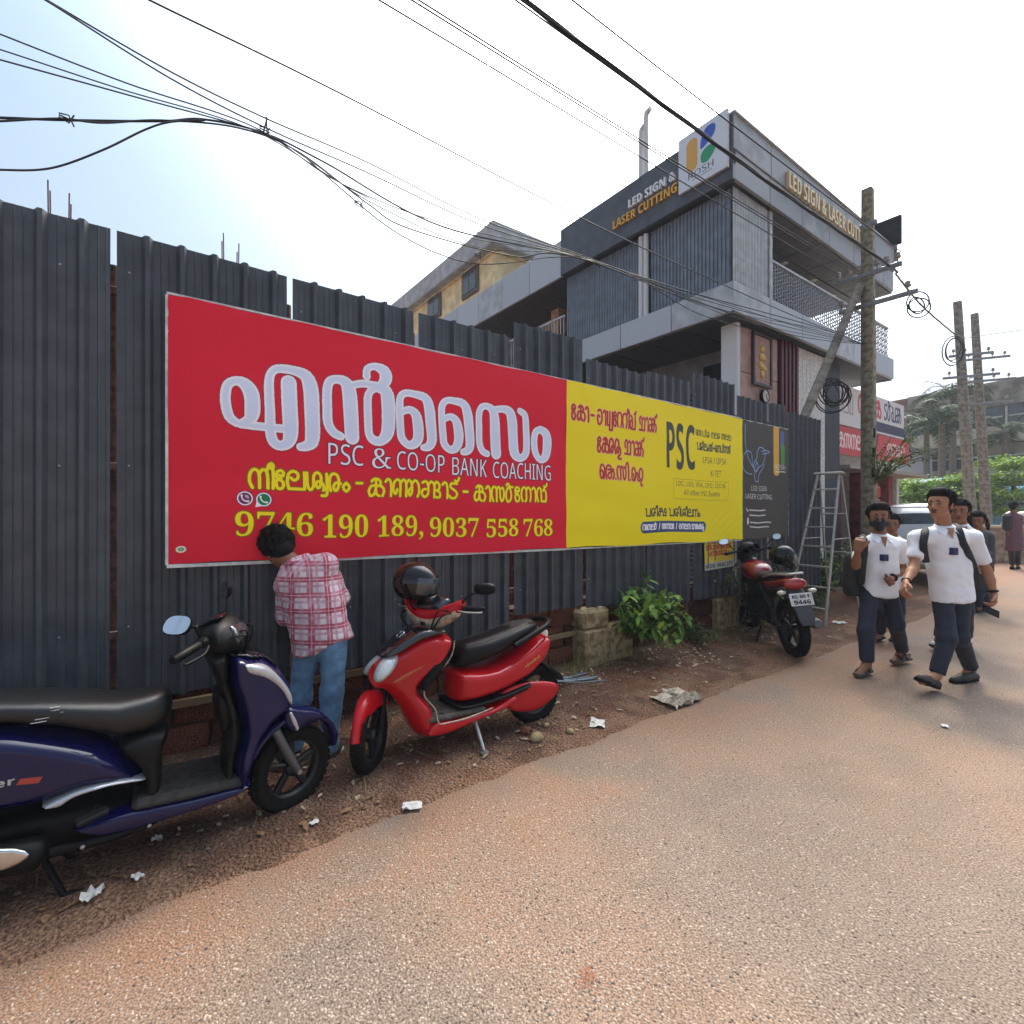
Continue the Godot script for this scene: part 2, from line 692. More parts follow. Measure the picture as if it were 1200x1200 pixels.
# ---------------------------------------------------------------- lettering: strokes of (x along the banner, height, width) in metres for the large word
const BIG_WORD := [
	[0.444, 2.027, 0.042, 0.408, 2.058, 0.047, 0.389, 2.132, 0.047, 0.389, 2.203, 0.045, 0.404, 2.255, 0.043, 0.444, 2.281, 0.045, 0.489, 2.272, 0.066, 0.521, 2.231, 0.079, 0.532, 2.177, 0.078, 0.532, 2.103, 0.075, 0.517, 2.056, 0.058, 0.472, 2.028, 0.034],
	[0.467, 2.021, 0.04, 0.567, 2.019, 0.041, 0.722, 2.018, 0.042],
	[0.814, 1.911, 0.044, 0.859, 1.926, 0.061, 0.887, 1.977, 0.082, 0.883, 2.173, 0.086, 0.877, 2.3, 0.087, 0.849, 2.374, 0.074, 0.776, 2.401, 0.05, 0.678, 2.399, 0.044, 0.637, 2.359, 0.041, 0.626, 2.283, 0.047, 0.631, 2.124, 0.049, 0.635, 1.993, 0.053, 0.654, 1.929, 0.054, 0.696, 1.909, 0.052, 0.74, 1.936, 0.065, 0.753, 2.004, 0.083, 0.747, 2.157, 0.085, 0.744, 2.252, 0.085, 0.743, 2.319, 0.085],
	[1.07, 2.008, 0.046, 1.022, 2.029, 0.052, 0.987, 2.085, 0.054, 0.981, 2.185, 0.053, 0.983, 2.315, 0.052, 1.004, 2.373, 0.048, 1.052, 2.392, 0.049, 1.102, 2.381, 0.072, 1.128, 2.33, 0.089, 1.138, 2.203, 0.092, 1.148, 2.009, 0.089],
	[1.153, 2.372, 0.04, 1.226, 2.393, 0.044, 1.291, 2.39, 0.046, 1.345, 2.388, 0.048],
	[1.25, 2.447, 0.047, 1.256, 2.5, 0.041, 1.312, 2.525, 0.044, 1.379, 2.499, 0.078, 1.39, 2.448, 0.082, 1.367, 2.391, 0.066, 1.401, 2.331, 0.09, 1.41, 2.182, 0.091, 1.403, 2.064, 0.086, 1.356, 2.001, 0.06, 1.302, 2.002, 0.055, 1.269, 2.041, 0.048, 1.261, 2.134, 0.048, 1.258, 2.291, 0.047, 1.28, 2.347, 0.042, 1.318, 2.371, 0.044, 1.356, 2.363, 0.049],
	[1.683, 1.979, 0.039, 1.728, 1.994, 0.058, 1.754, 2.049, 0.071, 1.741, 2.179, 0.077, 1.728, 2.296, 0.078, 1.696, 2.356, 0.063, 1.619, 2.369, 0.046, 1.544, 2.367, 0.043, 1.501, 2.331, 0.044, 1.493, 2.244, 0.049, 1.501, 2.097, 0.049, 1.514, 2.029, 0.052, 1.563, 1.987, 0.05, 1.613, 2.003, 0.062, 1.642, 2.052, 0.073, 1.638, 2.145, 0.075, 1.619, 2.218, 0.068, 1.569, 2.247, 0.047, 1.514, 2.224, 0.038],
	[2.028, 1.974, 0.042, 2.071, 1.989, 0.058, 2.093, 2.041, 0.073, 2.079, 2.177, 0.076, 2.064, 2.287, 0.077, 2.028, 2.351, 0.062, 1.951, 2.366, 0.046, 1.882, 2.363, 0.042, 1.841, 2.322, 0.047, 1.834, 2.237, 0.049, 1.848, 2.081, 0.052, 1.861, 2.022, 0.052, 1.909, 1.984, 0.048, 1.958, 1.999, 0.061, 1.986, 2.057, 0.073, 1.982, 2.142, 0.074, 1.958, 2.214, 0.062, 1.909, 2.239, 0.045, 1.854, 2.215, 0.038],
	[2.26, 1.98, 0.044, 2.212, 1.999, 0.05, 2.182, 2.06, 0.051, 2.174, 2.186, 0.051, 2.174, 2.287, 0.05, 2.197, 2.347, 0.045, 2.25, 2.366, 0.045, 2.303, 2.341, 0.068, 2.327, 2.279, 0.085, 2.334, 2.137, 0.091, 2.347, 1.99, 0.088],
	[2.334, 2.351, 0.046, 2.413, 2.367, 0.051, 2.478, 2.348, 0.077, 2.507, 2.272, 0.09, 2.519, 2.128, 0.089, 2.535, 2.009, 0.086, 2.593, 1.966, 0.057, 2.653, 2.004, 0.062, 2.665, 2.1, 0.062, 2.653, 2.274, 0.059, 2.636, 2.34, 0.054, 2.585, 2.368, 0.044],
	[2.818, 2.234, 0.056, 2.886, 2.194, 0.083, 2.894, 2.09, 0.087, 2.872, 1.998, 0.074, 2.815, 1.967, 0.05, 2.762, 2.025, 0.06, 2.748, 2.12, 0.06, 2.765, 2.204, 0.056, 2.818, 2.234, 0.049],
]

# letters as pen strokes in a box one unit high: [advance, stroke, stroke ...]
const GLYPHS := {
	"na": [1.0, [0.14, 0, 0.0, 0.35, 0.05, 0.8, 0.25, 1, 0.45, 0.85, 0.5, 0.5, 0.5, 0], [0.48, 0.75, 0.65, 1, 0.85, 0.9, 0.92, 0.5, 0.92, 0]],
	"ii": [0.3, [-0.12, 0.98, -0.04, 1.25, 0.1, 1.36, 0.2, 1.2, 0.1, 1.08, 0.0, 1.16], [0.16, 1.2, 0.2, 0.6, 0.18, 0]],
	"i": [0.3, [-0.12, 1.0, -0.03, 1.28, 0.12, 1.3, 0.18, 1, 0.18, 0]],
	"e": [0.62, [0.42, 0, 0.5, 0.3, 0.5, 0.75, 0.3, 1, 0.1, 0.95, 0.02, 0.6, 0.05, 0.15, 0.2, 0, 0.33, 0.15, 0.33, 0.45, 0.2, 0.58, 0.06, 0.5]],
	"ee": [0.6, [0.3, 0.52, 0.14, 0.56, 0.04, 0.3, 0.12, 0.03, 0.3, 0, 0.42, 0.16, 0.38, 0.38, 0.2, 0.5, 0.06, 0.66, 0.1, 0.92, 0.28, 1, 0.42, 0.88, 0.38, 0.7, 0.22, 0.74]],
	"la": [1.05, [0.1, 0.02, 0.02, 0.4, 0.1, 0.85, 0.34, 1, 0.58, 0.86, 0.56, 0.6, 0.36, 0.5, 0.22, 0.62], [0.1, 0.02, 0.5, 0.02, 0.95, 0.02], [0.95, 0.02, 0.95, 0.5, 0.93, 0.95]],
	"sha": [1.05, [0.02, 0.95, 0.05, 0.3, 0.2, 0, 0.38, 0.2, 0.4, 0.8, 0.6, 1, 0.8, 0.8, 0.78, 0.3, 0.65, 0.12, 0.52, 0.3, 0.62, 0.5, 0.88, 0.42, 0.98, 0.15, 0.95, 0]],
	"vsub": [0.22, [0.08, 0.95, 0.1, 0.3, 0.1, -0.22, -0.02, -0.3, -0.18, -0.3]],
	"ra": [0.8, [0.1, 0, 0.02, 0.4, 0.08, 0.85, 0.3, 1, 0.52, 0.85, 0.58, 0.4, 0.46, 0.05, 0.32, 0.05, 0.27, 0.3, 0.42, 0.48, 0.68, 0.44]],
	"am": [0.55, [0.22, 0.5, 0.42, 0.25, 0.22, 0, 0.03, 0.25, 0.22, 0.5]],
	"ka": [1.0, [0.22, 0.86, 0.36, 1, 0.6, 0.98, 0.74, 0.8, 0.68, 0.6], [0.05, 0.3, 0.2, 0.58, 0.5, 0.6, 0.8, 0.56, 0.94, 0.3, 0.84, 0.0], [0.05, 0.3, 0.13, 0.02, 0.34, 0.08, 0.45, 0.4, 0.47, 0.96], [0.45, 0.4, 0.5, 0.1, 0.66, 0.0]],
	"aa": [0.48, [0.02, 0.85, 0.15, 1, 0.3, 0.9, 0.36, 0.5, 0.34, 0]],
	"nja": [1.75, [0.24, 0.4, 0.14, 0.12, 0.0, 0.35, 0.05, 0.8, 0.25, 1, 0.42, 0.8, 0.42, 0.0], [0.42, 0.75, 0.6, 1, 0.78, 0.8, 0.78, 0], [0.78, 0.75, 0.95, 1, 1.12, 0.8, 1.15, 0.3, 1.02, 0.05, 0.92, 0.28, 1.1, 0.55], [1.12, 0.75, 1.35, 1, 1.55, 0.8, 1.6, 0.3, 1.5, 0]],
	"nga": [1.4, [0.3, 0.5, 0.1, 0.45, 0.02, 0.2, 0.2, 0, 0.42, 0.2, 0.45, 0.7, 0.3, 1, 0.08, 0.9], [0.45, 0.75, 0.65, 1, 0.85, 0.8, 0.85, 0.4, 0.85, 0.0], [0.85, 0.75, 1.0, 1, 1.2, 0.82, 1.15, 0.5, 0.98, 0.46, 1.22, 0.34, 1.22, 0.04, 0.98, 0.02]],
	"ta": [0.72, [0.55, 0.95, 0.15, 0.95, 0.1, 0.7, 0.4, 0.5, 0.55, 0.28, 0.4, 0.02, 0.1, 0.02, 0.02, 0.15]],
	"vir": [0.1, [-0.3, 1.16, -0.2, 1.08, -0.06, 1.2, -0.02, 1.34]],
	"sa": [1.2, [0.14, 0, 0.0, 0.4, 0.05, 0.85, 0.22, 1, 0.4, 0.85, 0.42, 0.4, 0.42, 0], [0.42, 0.8, 0.58, 1, 0.7, 0.85, 0.72, 0.3, 0.85, 0, 1.02, 0.25, 1.05, 0.7, 0.95, 0.95, 0.85, 0.9]],
	"rr": [0.8, [0.08, 1.12, 0.2, 1.25, 0.35, 1.08, 0.14, 0.86, 0.02, 0.4, 0.15, 0, 0.38, 0.05, 0.5, 0.4, 0.42, 0.85, 0.28, 1, 0.65, 1.0]],
	"ga": [0.98, [0.12, 0, 0.0, 0.4, 0.08, 0.85, 0.28, 1, 0.45, 0.8, 0.45, 0.1, 0.35, 0], [0.45, 0.75, 0.62, 1, 0.82, 0.85, 0.88, 0.4, 0.8, 0]],
	"da": [1.0, [0.12, 0, 0.0, 0.45, 0.1, 0.9, 0.3, 1, 0.42, 0.75, 0.42, 0.04], [0.42, 0.02, 0.6, 0.02, 0.85, 0.02], [0.85, 0.02, 0.9, 0.6, 0.72, 0.95, 0.6, 0.8]],
	"o": [0.85, [0.35, 0.5, 0.15, 0.62, 0.05, 0.35, 0.2, 0.0, 0.5, 0.05, 0.68, 0.4, 0.6, 0.85, 0.35, 1, 0.12, 0.9]],
	"ppa": [0.98, [0.02, 0.92, 0.12, 0.9, 0.12, 0.02], [0.12, 0.02, 0.3, 0.02, 0.46, 0.02], [0.46, 0.02, 0.46, 0.5, 0.46, 0.95], [0.46, 0.02, 0.46, -0.3, 0.6, -0.32, 0.84, -0.32], [0.84, -0.32, 0.84, 0.4, 0.84, 0.95]],
	"pa": [0.95, [0.0, 0.95, 0.12, 0.9, 0.12, 0.02], [0.12, 0.02, 0.4, 0.02, 0.78, 0.02], [0.78, 0.02, 0.8, 0.5, 0.8, 0.95]],
	"rra": [0.82, [0.12, 0, 0.0, 0.45, 0.1, 0.9, 0.35, 1, 0.6, 0.9, 0.7, 0.45, 0.58, 0]],
	"va": [1.0, [0.3, 0.62, 0.15, 0.55, 0.05, 0.3, 0.2, 0.02, 0.42, 0.2, 0.38, 0.8, 0.15, 0.95], [0.2, 0.02, 0.5, 0.02, 0.88, 0.02], [0.88, 0.02, 0.88, 0.5, 0.86, 0.95]],
	"ba": [1.0, [0.12, 0.45, 0.02, 0.75, 0.2, 1, 0.38, 0.8, 0.38, 0.04], [0.02, 0.02, 0.4, 0.02, 0.8, 0.02], [0.8, 0.02, 0.82, 0.8, 0.68, 0.96, 0.56, 0.85]],
	"nka": [1.3, [0.3, 0.5, 0.1, 0.45, 0.02, 0.2, 0.2, 0, 0.42, 0.2, 0.45, 0.7, 0.3, 1, 0.08, 0.9], [0.45, 0.8, 0.7, 1, 0.95, 0.9, 0.9, 0.62], [0.5, 0.3, 0.6, 0.56, 0.9, 0.6, 1.12, 0.5, 1.16, 0.25, 1.08, 0], [0.5, 0.3, 0.58, 0.02, 0.76, 0.1, 0.82, 0.4, 0.82, 0.9]],
	"lla": [0.95, [0.1, 0, 0.02, 0.4, 0.08, 0.85, 0.3, 1, 0.52, 0.85, 0.58, 0.4, 0.46, 0.05, 0.3, 0.1, 0.32, 0.4, 0.6, 0.46, 0.8, 0.3, 0.78, -0.05, 0.5, -0.2, 0.52, -0.36, 0.86, -0.36]],
	"ja": [1.05, [0.1, 0.0, 0.02, 0.45, 0.12, 0.9, 0.36, 1, 0.6, 0.85, 0.58, 0.5, 0.34, 0.42, 0.24, 0.2, 0.44, 0.02, 0.66, 0.2, 0.6, 0.5, 0.9, 0.55, 0.95, 0.2, 0.8, 0.0], [0.24, 0.7, 0.5, 0.68, 0.9, 0.72]],
	"ai": [1.5, [0.4, 0, 0.5, 0.3, 0.48, 0.75, 0.28, 1, 0.08, 0.8, 0.05, 0.2, 0.2, 0.0, 0.32, 0.2, 0.2, 0.5], [0.55, 0.3, 0.65, 0.62, 0.8, 0.5, 0.8, 0.05, 1.0, 0.02], [1.2, 0.1, 1.0, 0.2, 0.98, 0.7, 1.15, 1, 1.38, 0.8, 1.38, 0.3, 1.2, 0.0, 1.18, -0.3, 1.34, -0.34]],
	"ksha": [1.5, [0.22, 0.86, 0.36, 1, 0.6, 0.98, 0.74, 0.8, 0.68, 0.6], [0.05, 0.3, 0.2, 0.58, 0.5, 0.6, 0.8, 0.56, 0.94, 0.3, 0.84, 0.0], [0.05, 0.3, 0.13, 0.02, 0.34, 0.08, 0.45, 0.4, 0.47, 0.96], [0.84, 0.02, 1.1, 0.02, 1.36, 0.02], [1.36, 0.02, 1.38, 0.8, 1.2, 0.96, 1.06, 0.7, 1.2, 0.4, 1.4, 0.5]],
	"-": [0.7, [0.12, 0.5, 0.4, 0.5]],
	".": [0.25, [0.08, 0.02, 0.1, 0.03]],
	"/": [0.6, [0.1, -0.1, 0.4, 1.1]],
	"+": [0.7, [0.05, 0.5, 0.45, 0.5], [0.25, 0.3, 0.25, 0.7]],
	" ": [0.45],
}


# ---------------------------------------------------------------- flat print: a sheet of ink on which strokes, outlines and type are filled span by span
class Print:
	var img: Image
	var k: float
	var o: Vector2

	func _init(lo: Vector2, hi: Vector2, per_metre: float, paper: Color):
		k = per_metre
		o = Vector2(lo.x, hi.y)
		img = Image.create(int((hi.x - lo.x) * k), int((hi.y - lo.y) * k), false, Image.FORMAT_RGB8)
		img.fill(paper)

	func poly(p: PackedVector2Array, c: Color):
		var n := p.size()
		var q := PackedVector2Array()
		var top := 1e9
		var bot := -1e9
		for v in p:
			var w := Vector2((v.x - o.x) * k, (o.y - v.y) * k)
			q.append(w)
			top = minf(top, w.y)
			bot = maxf(bot, w.y)
		for y in range(maxi(0, int(floor(top))), mini(img.get_height() - 1, int(ceil(bot))) + 1):
			var cy := y + 0.5
			var hits := []
			for i in n:
				var a := q[i]
				var b := q[(i + 1) % n]
				if (a.y <= cy) != (b.y <= cy):
					hits.append(a.x + (cy - a.y) / (b.y - a.y) * (b.x - a.x))
			hits.sort()
			for i in range(0, hits.size() - 1, 2):
				var x0 := int(round(hits[i]))
				var x1 := int(round(hits[i + 1]))
				if x1 > x0:
					img.fill_rect(Rect2i(x0, y, x1 - x0, 1), c)

	func disc(c: Vector2, r: float, col: Color):
		var p := PackedVector2Array()
		for i in 14:
			p.append(c + Vector2(cos(TAU * i / 14), sin(TAU * i / 14)) * r)
		poly(p, col)

	# points and widths
	func pen(p: Array, w: Array, c: Color, grow := 0.0):
		for i in p.size():
			var r: float = w[i] * 0.5 + grow
			if i == 0 or i == p.size() - 1 or i % 2 == 0:
				disc(p[i], r, c)
			if i:
				var a: Vector2 = p[i - 1]
				var b: Vector2 = p[i]
				var t := (b - a).normalized()
				var nrm := Vector2(-t.y, t.x)
				var r0: float = w[i - 1] * 0.5 + grow
				poly(PackedVector2Array([a + nrm * r0, b + nrm * r, b - nrm * r, a - nrm * r0]), c)

	func save() -> ImageTexture:
		return ImageTexture.create_from_image(img)


# words of GLYPHS, fitted into a width, written as ink; layers are [colour, extra half width]
func write(pr: Print, words: Array, at: Vector2, height: float, width: float, weight: float, layers: Array):
	var total := 0.0
	for g in words:
		total += GLYPHS[g][0]
	var sx := width / total
	for layer in layers:
		var x := at.x
		for g in words:
			for s in range(1, GLYPHS[g].size()):
				var f: Array = GLYPHS[g][s]
				var p := []
				for i in range(0, f.size(), 2):
					p.append(Vector2(x + f[i] * sx, at.y + f[i + 1] * height))
				if p.size() > 2:
					p = curve(p, 4)
				var w := []
				w.resize(p.size())
				w.fill(weight)
				pr.pen(p, w, layer[0], layer[1])
			x += GLYPHS[g][0] * sx


func type_mesh(text: String, serif := false, bold := false, depth := 0.0) -> TextMesh:
	var f := SystemFont.new()
	f.font_names = PackedStringArray(["Droid Serif" if serif else "Droid Sans"])
	f.font_weight = 700 if bold else 400
	var t := TextMesh.new()
	t.text = text
	t.font = f
	t.font_size = 64
	t.pixel_size = 0.01
	t.curve_step = 2.0
	t.depth = depth
	t.horizontal_alignment = HORIZONTAL_ALIGNMENT_LEFT
	return t


# Latin type set into a box: at = lower left of the capitals, height of the capitals, width of the line
func type(pr: Print, text: String, at: Vector2, height: float, width: float, c: Color, serif := false, bold := false, grow := 0.0):
	var f := type_mesh(text, serif, bold).get_faces()
	var box := type_mesh("H", serif, bold).get_aabb()
	var all := type_mesh(text, serif, bold).get_aabb()
	var sx := width / all.size.x
	var sy := height / box.size.y
	var base := -1e9
	for i in range(0, f.size(), 3):
		var p := PackedVector2Array()
		for q in 3:
			var v := f[i + q]
			p.append(Vector2(at.x + (v.x - all.position.x) * sx, at.y + (v.y - box.position.y) * sy))
		if absf((p[1] - p[0]).cross(p[2] - p[0])) < 1e-9:
			continue
		if grow > 0.0:
			for d in [Vector2(grow, 0), Vector2(-grow, 0), Vector2(0, grow), Vector2(0, -grow), Vector2(grow, grow) * 0.7, Vector2(-grow, -grow) * 0.7, Vector2(grow, -grow) * 0.7, Vector2(-grow, grow) * 0.7]:
				pr.poly(PackedVector2Array([p[0] + d, p[1] + d, p[2] + d]), c)
		pr.poly(p, c)
	return base


# ---------------------------------------------------------------- corrugated fence on a laterite footing
func rib_profile(x0: float, x1: float, pitch: float, flat_: float, high: float) -> Array:
	var out := []
	var x := x0
	while x < x1 - 0.001:
		var w := pitch - flat_
		for q in [[0.0, 0.0], [flat_ * 0.30, 0.0], [flat_ * 0.34, 0.003], [flat_ * 0.38, 0.0], [flat_ * 0.62, 0.0], [flat_ * 0.66, 0.003], [flat_ * 0.70, 0.0], [flat_, 0.0], [flat_ + w * 0.32, high], [flat_ + w * 0.68, high]]:
			if x + q[0] <= x1:
				out.append(Vector2(x + q[0], q[1]))
		x += pitch
	out.append(Vector2(x1, 0.0))
	return out


func sheet_mesh(prof: Array, y0: float, ytop0: float, ytop1: float, bend := 0.0, seed_ := 0) -> Shape:
	var s := Shape.new()
	s.flat()
	var a: Vector2 = prof[0]
	var b: Vector2 = prof[-1]
	var rows := 8
	var at := func(p: Vector2, j: int) -> Vector3:
		var u := (p.x - a.x) / (b.x - a.x)
		var t := float(j) / rows
		var y := lerpf(y0, lerpf(ytop0, ytop1, u), t)
		var z := p.y + patchy.get_noise_2d(p.x * 30.0 + seed_ * 50.0, y * 20.0) * 0.012
		if bend > 0.0 and j <= 1:
			z += bend * (1.0 - j) * maxf(0.0, patchy.get_noise_2d(p.x * 160.0, 9.0 + seed_) + 0.2)
		return Vector3(p.x, y, z)
	for i in prof.size() - 1:
		for j in rows:
			s.quad(at.call(prof[i], j), at.call(prof[i + 1], j), at.call(prof[i + 1], j + 1), at.call(prof[i], j + 1))
	# cut edge of the metal
	for i in prof.size() - 1:
		var p: Vector3 = at.call(prof[i], rows)
		var q: Vector3 = at.call(prof[i + 1], rows)
		s.quad(p, q, q + Vector3(0, 0, -0.004), p + Vector3(0, 0, -0.004))
	return s


func make_fence():
	var f := thing("corrugated_fence", "tall dark grey corrugated metal fence carrying the banners along the verge", "fence")
	var sheets := [[-2.9, -1.97, 3.03, 3.02, 0.48], [-1.95, -1.08, 3.02, 3.03, 0.48], [-1.06, -0.157, 3.03, 3.04, 0.47], [-0.121, 0.748, 3.038, 3.029, 0.45], [0.779, 1.637, 3.027, 3.011, 0.42], [1.672, 2.524, 3.009, 3.0, 0.43],
		[2.579, 3.392, 3.136, 3.136, 0.6], [3.43, 4.293, 2.987, 2.962, 0.58], [4.335, 5.111, 3.0, 2.99, 0.46], [5.16, 6.051, 3.127, 3.104, 0.47], [6.10, 6.86, 2.99, 2.967, 0.47], [6.9, 7.384, 2.984, 2.997, 0.47], [7.434, 8.5, 2.954, 2.935, 0.42]]
	var i := 0
	for q in sheets:
		var prof := rib_profile(q[0], q[1], 0.163 if i < 6 else 0.142, 0.108 if i < 6 else 0.088, 0.036)
		var o := put("sheet", sheet_mesh(prof, q[4], q[2], q[3], 0.05 if i in [2, 3, 4] else 0.0, i), M.sheet if i % 3 else M.sheet2, f)
		o.rotation.z = [0.0, 0.002, -0.002, 0.001, 0.0][i % 5]
		i += 1
	# screws along three rails
	var sc := Shape.new()
	for q in sheets:
		var x: float = q[0] + 0.05
		while x < q[1]:
			for y in [0.85, 1.75, q[2] - 0.22]:
				if rng.randf() < 0.7:
					sc.ball(Vector3(x + rng.randf_range(-0.01, 0.01), y + rng.randf_range(-0.03, 0.03), 0.004), Vector3(0.007, 0.007, 0.006), 6)
			x += 0.326
	var so := put("screw", sc, M.alu, f)
	so.set_meta("kind", "stuff")
	for x in [-1.97, -1.07, -0.14, 0.763, 1.655, 2.55, 3.41, 4.315, 5.14, 6.08, 6.88, 7.41, 8.47]:
		var p := Shape.new()
		p.tube([Vector3(x, -0.1, -0.075), Vector3(x, 2.82 - 0.06 * sin(x * 7.0), -0.075)], 0.024, 10)
		put("post", p, M.rust, f)
	for y in [0.82, 1.75, 2.72]:
		var p := Shape.new()
		p.box(Vector3(2.8, y, -0.035), Vector3(11.4, 0.045, 0.025), Basis(), 0.004)
		put("rail", p, M.rust, f)

	# footing of rough laterite blocks
	var w := thing("laterite_wall", "low red laterite block footing under the grey metal fence", "wall")
	var core := Shape.new()
	core.box(Vector3(2.8, 0.2, -0.23), Vector3(11.4, 0.86, 0.16))
	put("mortar", core, M.mortar, w)
	var variants := []
	for v in 5:
		var s := Shape.new()
		s.smooth()
		var nx := 5
		var ny := 3
		var half := Vector3(0.185, 0.092, 0.06)
		var r := RandomNumberGenerator.new()
		r.seed = 40 + v
		var p := []
		for a in nx + 1:
			var row := []
			for b in ny + 1:
				var edge := 1.0 if a in [0, nx] or b in [0, ny] else 0.0
				row.append(Vector3(lerpf(-half.x, half.x, float(a) / nx) + r.randf_range(-0.008, 0.008), lerpf(-half.y, half.y, float(b) / ny) + r.randf_range(-0.007, 0.007), half.z - edge * 0.014 + r.randf_range(-0.012, 0.01)))
			p.append(row)
		for a in nx:
			for b in ny:
				s.quad(p[a][b], p[a + 1][b], p[a + 1][b + 1], p[a][b + 1])
		var rim := []
		for a in nx:
			rim.append([p[a][0], p[a + 1][0]])
			rim.append([p[a + 1][ny], p[a][ny]])
		for b in ny:
			rim.append([p[nx][b], p[nx][b + 1]])
			rim.append([p[0][b + 1], p[0][b]])
		s.flat()
		for e in rim:
			var d := Vector3(0, 0, -0.1)
			s.quad(e[0], e[0] + d, e[1] + d, e[1])
		variants.append(s.done())
	for course in 3:
		var x := -2.6 + (course % 2) * 0.2
		while x < 8.3:
			var o := put("brick", variants[rng.randi() % 5], M.laterite[rng.randi() % 4], w, Vector3(x, 0.115 + course * 0.197, -0.16 + rng.randf_range(-0.015, 0.015)))
			o.rotation = Vector3(rng.randf_range(-0.03, 0.03), rng.randf_range(-0.03, 0.03), rng.randf_range(-0.02, 0.02))
			x += 0.39
	var b1 := Shape.new()
	b1.box(Vector3(0.2, 0, 0), Vector3(2.6, 0.05, 0.03), Basis(Vector3.BACK, -0.012), 0.004)
	tag(put("wooden_batten", b1, M.wood, self, Vector3(0.4, 0.36, -0.07)), "pale wooden batten lying along the laterite footing behind the blue scooter", "batten")
	var b2 := Shape.new()
	b2.box(Vector3.ZERO, Vector3(1.5, 0.045, 0.03), Basis(Vector3.BACK, 0.02), 0.004)
	tag(put("wooden_batten", b2, M.wood, self, Vector3(2.7, 0.32, -0.07)), "pale wooden batten along the footing behind the red scooter's seat", "batten")

	# concrete stubs that break the footing
	for q in [[3.36, 4.05, 0.37, 0.56, 0.07, "mouldy yellowish concrete stub with stepped top beside the green bush"], [5.72, 6.22, 0.42, 0.57, -0.02, "weathered pale concrete stub with rounded top beside the red motorcycle"]]:
		var t := thing("concrete_stub", q[5], "concrete block", Vector3(q[0], 0, q[4]), 0.0, "concrete stubs in the footing")
		var s := Shape.new()
		s.box(Vector3((q[1] - q[0]) * 0.5, q[2] * 0.5 - 0.05, -0.17), Vector3(q[1] - q[0], q[2] + 0.1, 0.34), Basis(Vector3.UP, 0.02), 0.02)
		put("base", s, M.concrete, t)
		var s2 := Shape.new()
		var ww: float = (q[1] - q[0]) * (0.5 if q[0] < 5.0 else 0.8)
		s2.box(Vector3((ww * 0.5) if q[0] < 5.0 else (q[1] - q[0] - ww * 0.5), (q[2] + q[3]) * 0.5, -0.13), Vector3(ww, q[3] - q[2] + 0.004, 0.25), Basis(Vector3.UP, -0.03), 0.03)
		put("top", s2, M.concrete, t)


# ---------------------------------------------------------------- banners
func bp(px: float, py: float) -> Vector2:
	var p := on_z(px, py, 0.05)
	return Vector2(p.x, p.y)


# one line of print between two sighted ends: lower left, lower right, height at left in pixels
func line_of(pr: Print, text, l: Vector2, r: Vector2, hpx: float, c: Color, o := {}):
	var a := bp(l.x, l.y)
	var b := bp(r.x, r.y)
	var top := bp(l.x, l.y - hpx)
	if text is Array:
		write(pr, text, Vector2(a.x, (a.y + b.y) * 0.5), top.y - a.y, b.x - a.x, o.get("w", 0.02), o.get("layers", [[c, 0.0]]))
	else:
		if o.has("edge"):
			type(pr, text, Vector2(a.x, (a.y + b.y) * 0.5), top.y - a.y, b.x - a.x, o.edge, o.get("serif", false), o.get("bold", false), o.get("grow", 0.008))
		type(pr, text, Vector2(a.x, (a.y + b.y) * 0.5), top.y - a.y, b.x - a.x, c, o.get("serif", false), o.get("bold", false))


func cloth_panel(x0: float, x1: float, top0: float, top1: float, bot0: float, bot1: float, crease: Callable, n := 60) -> Shape:
	var s := Shape.new()
	s.smooth()
	var m := 30
	var p := []
	for i in n + 1:
		var row := []
		var u := float(i) / n
		var x := lerpf(x0, x1, u)
		for j in m + 1:
			var v := float(j) / m
			var sag := 0.012 * sin(u * PI * 5.0) * (1.0 - v)
			var y := lerpf(lerpf(bot0, bot1, u) + sag * 0.6, lerpf(top0, top1, u) + 0.004 * sin(u * 31.0), v)
			row.append([Vector3(x, y, crease.call(x, y, u, v)), Vector2(u, 1.0 - v)])
		p.append(row)
	for i in n:
		for j in m:
			s.quad_uv(p[i][j][0], p[i + 1][j][0], p[i + 1][j + 1][0], p[i][j + 1][0], p[i][j][1], p[i + 1][j][1], p[i + 1][j + 1][1], p[i][j + 1][1])
	return s


func print_mat(tex: Texture2D, rough := 0.5) -> StandardMaterial3D:
	var m := mat(Color.WHITE, rough, 0.0, {"tex": tex, "spec": 0.4})
	return m


func rounded(c: Vector2, half: Vector2, r: float) -> PackedVector2Array:
	var p := PackedVector2Array()
	for q in 4:
		var k := Vector2(1 if q in [0, 3] else -1, 1 if q < 2 else -1)
		for i in 6:
			var a := PI * 0.5 * q + PI * 0.5 * i / 5.0
			p.append(c + k * (half - Vector2(r, r)) + Vector2(cos(a), sin(a)) * r)
	return p


func oval2(c: Vector2, half: Vector2, n := 24) -> PackedVector2Array:
	var p := PackedVector2Array()
	for i in n:
		p.append(c + Vector2(cos(TAU * i / n), sin(TAU * i / n)) * half)
	return p


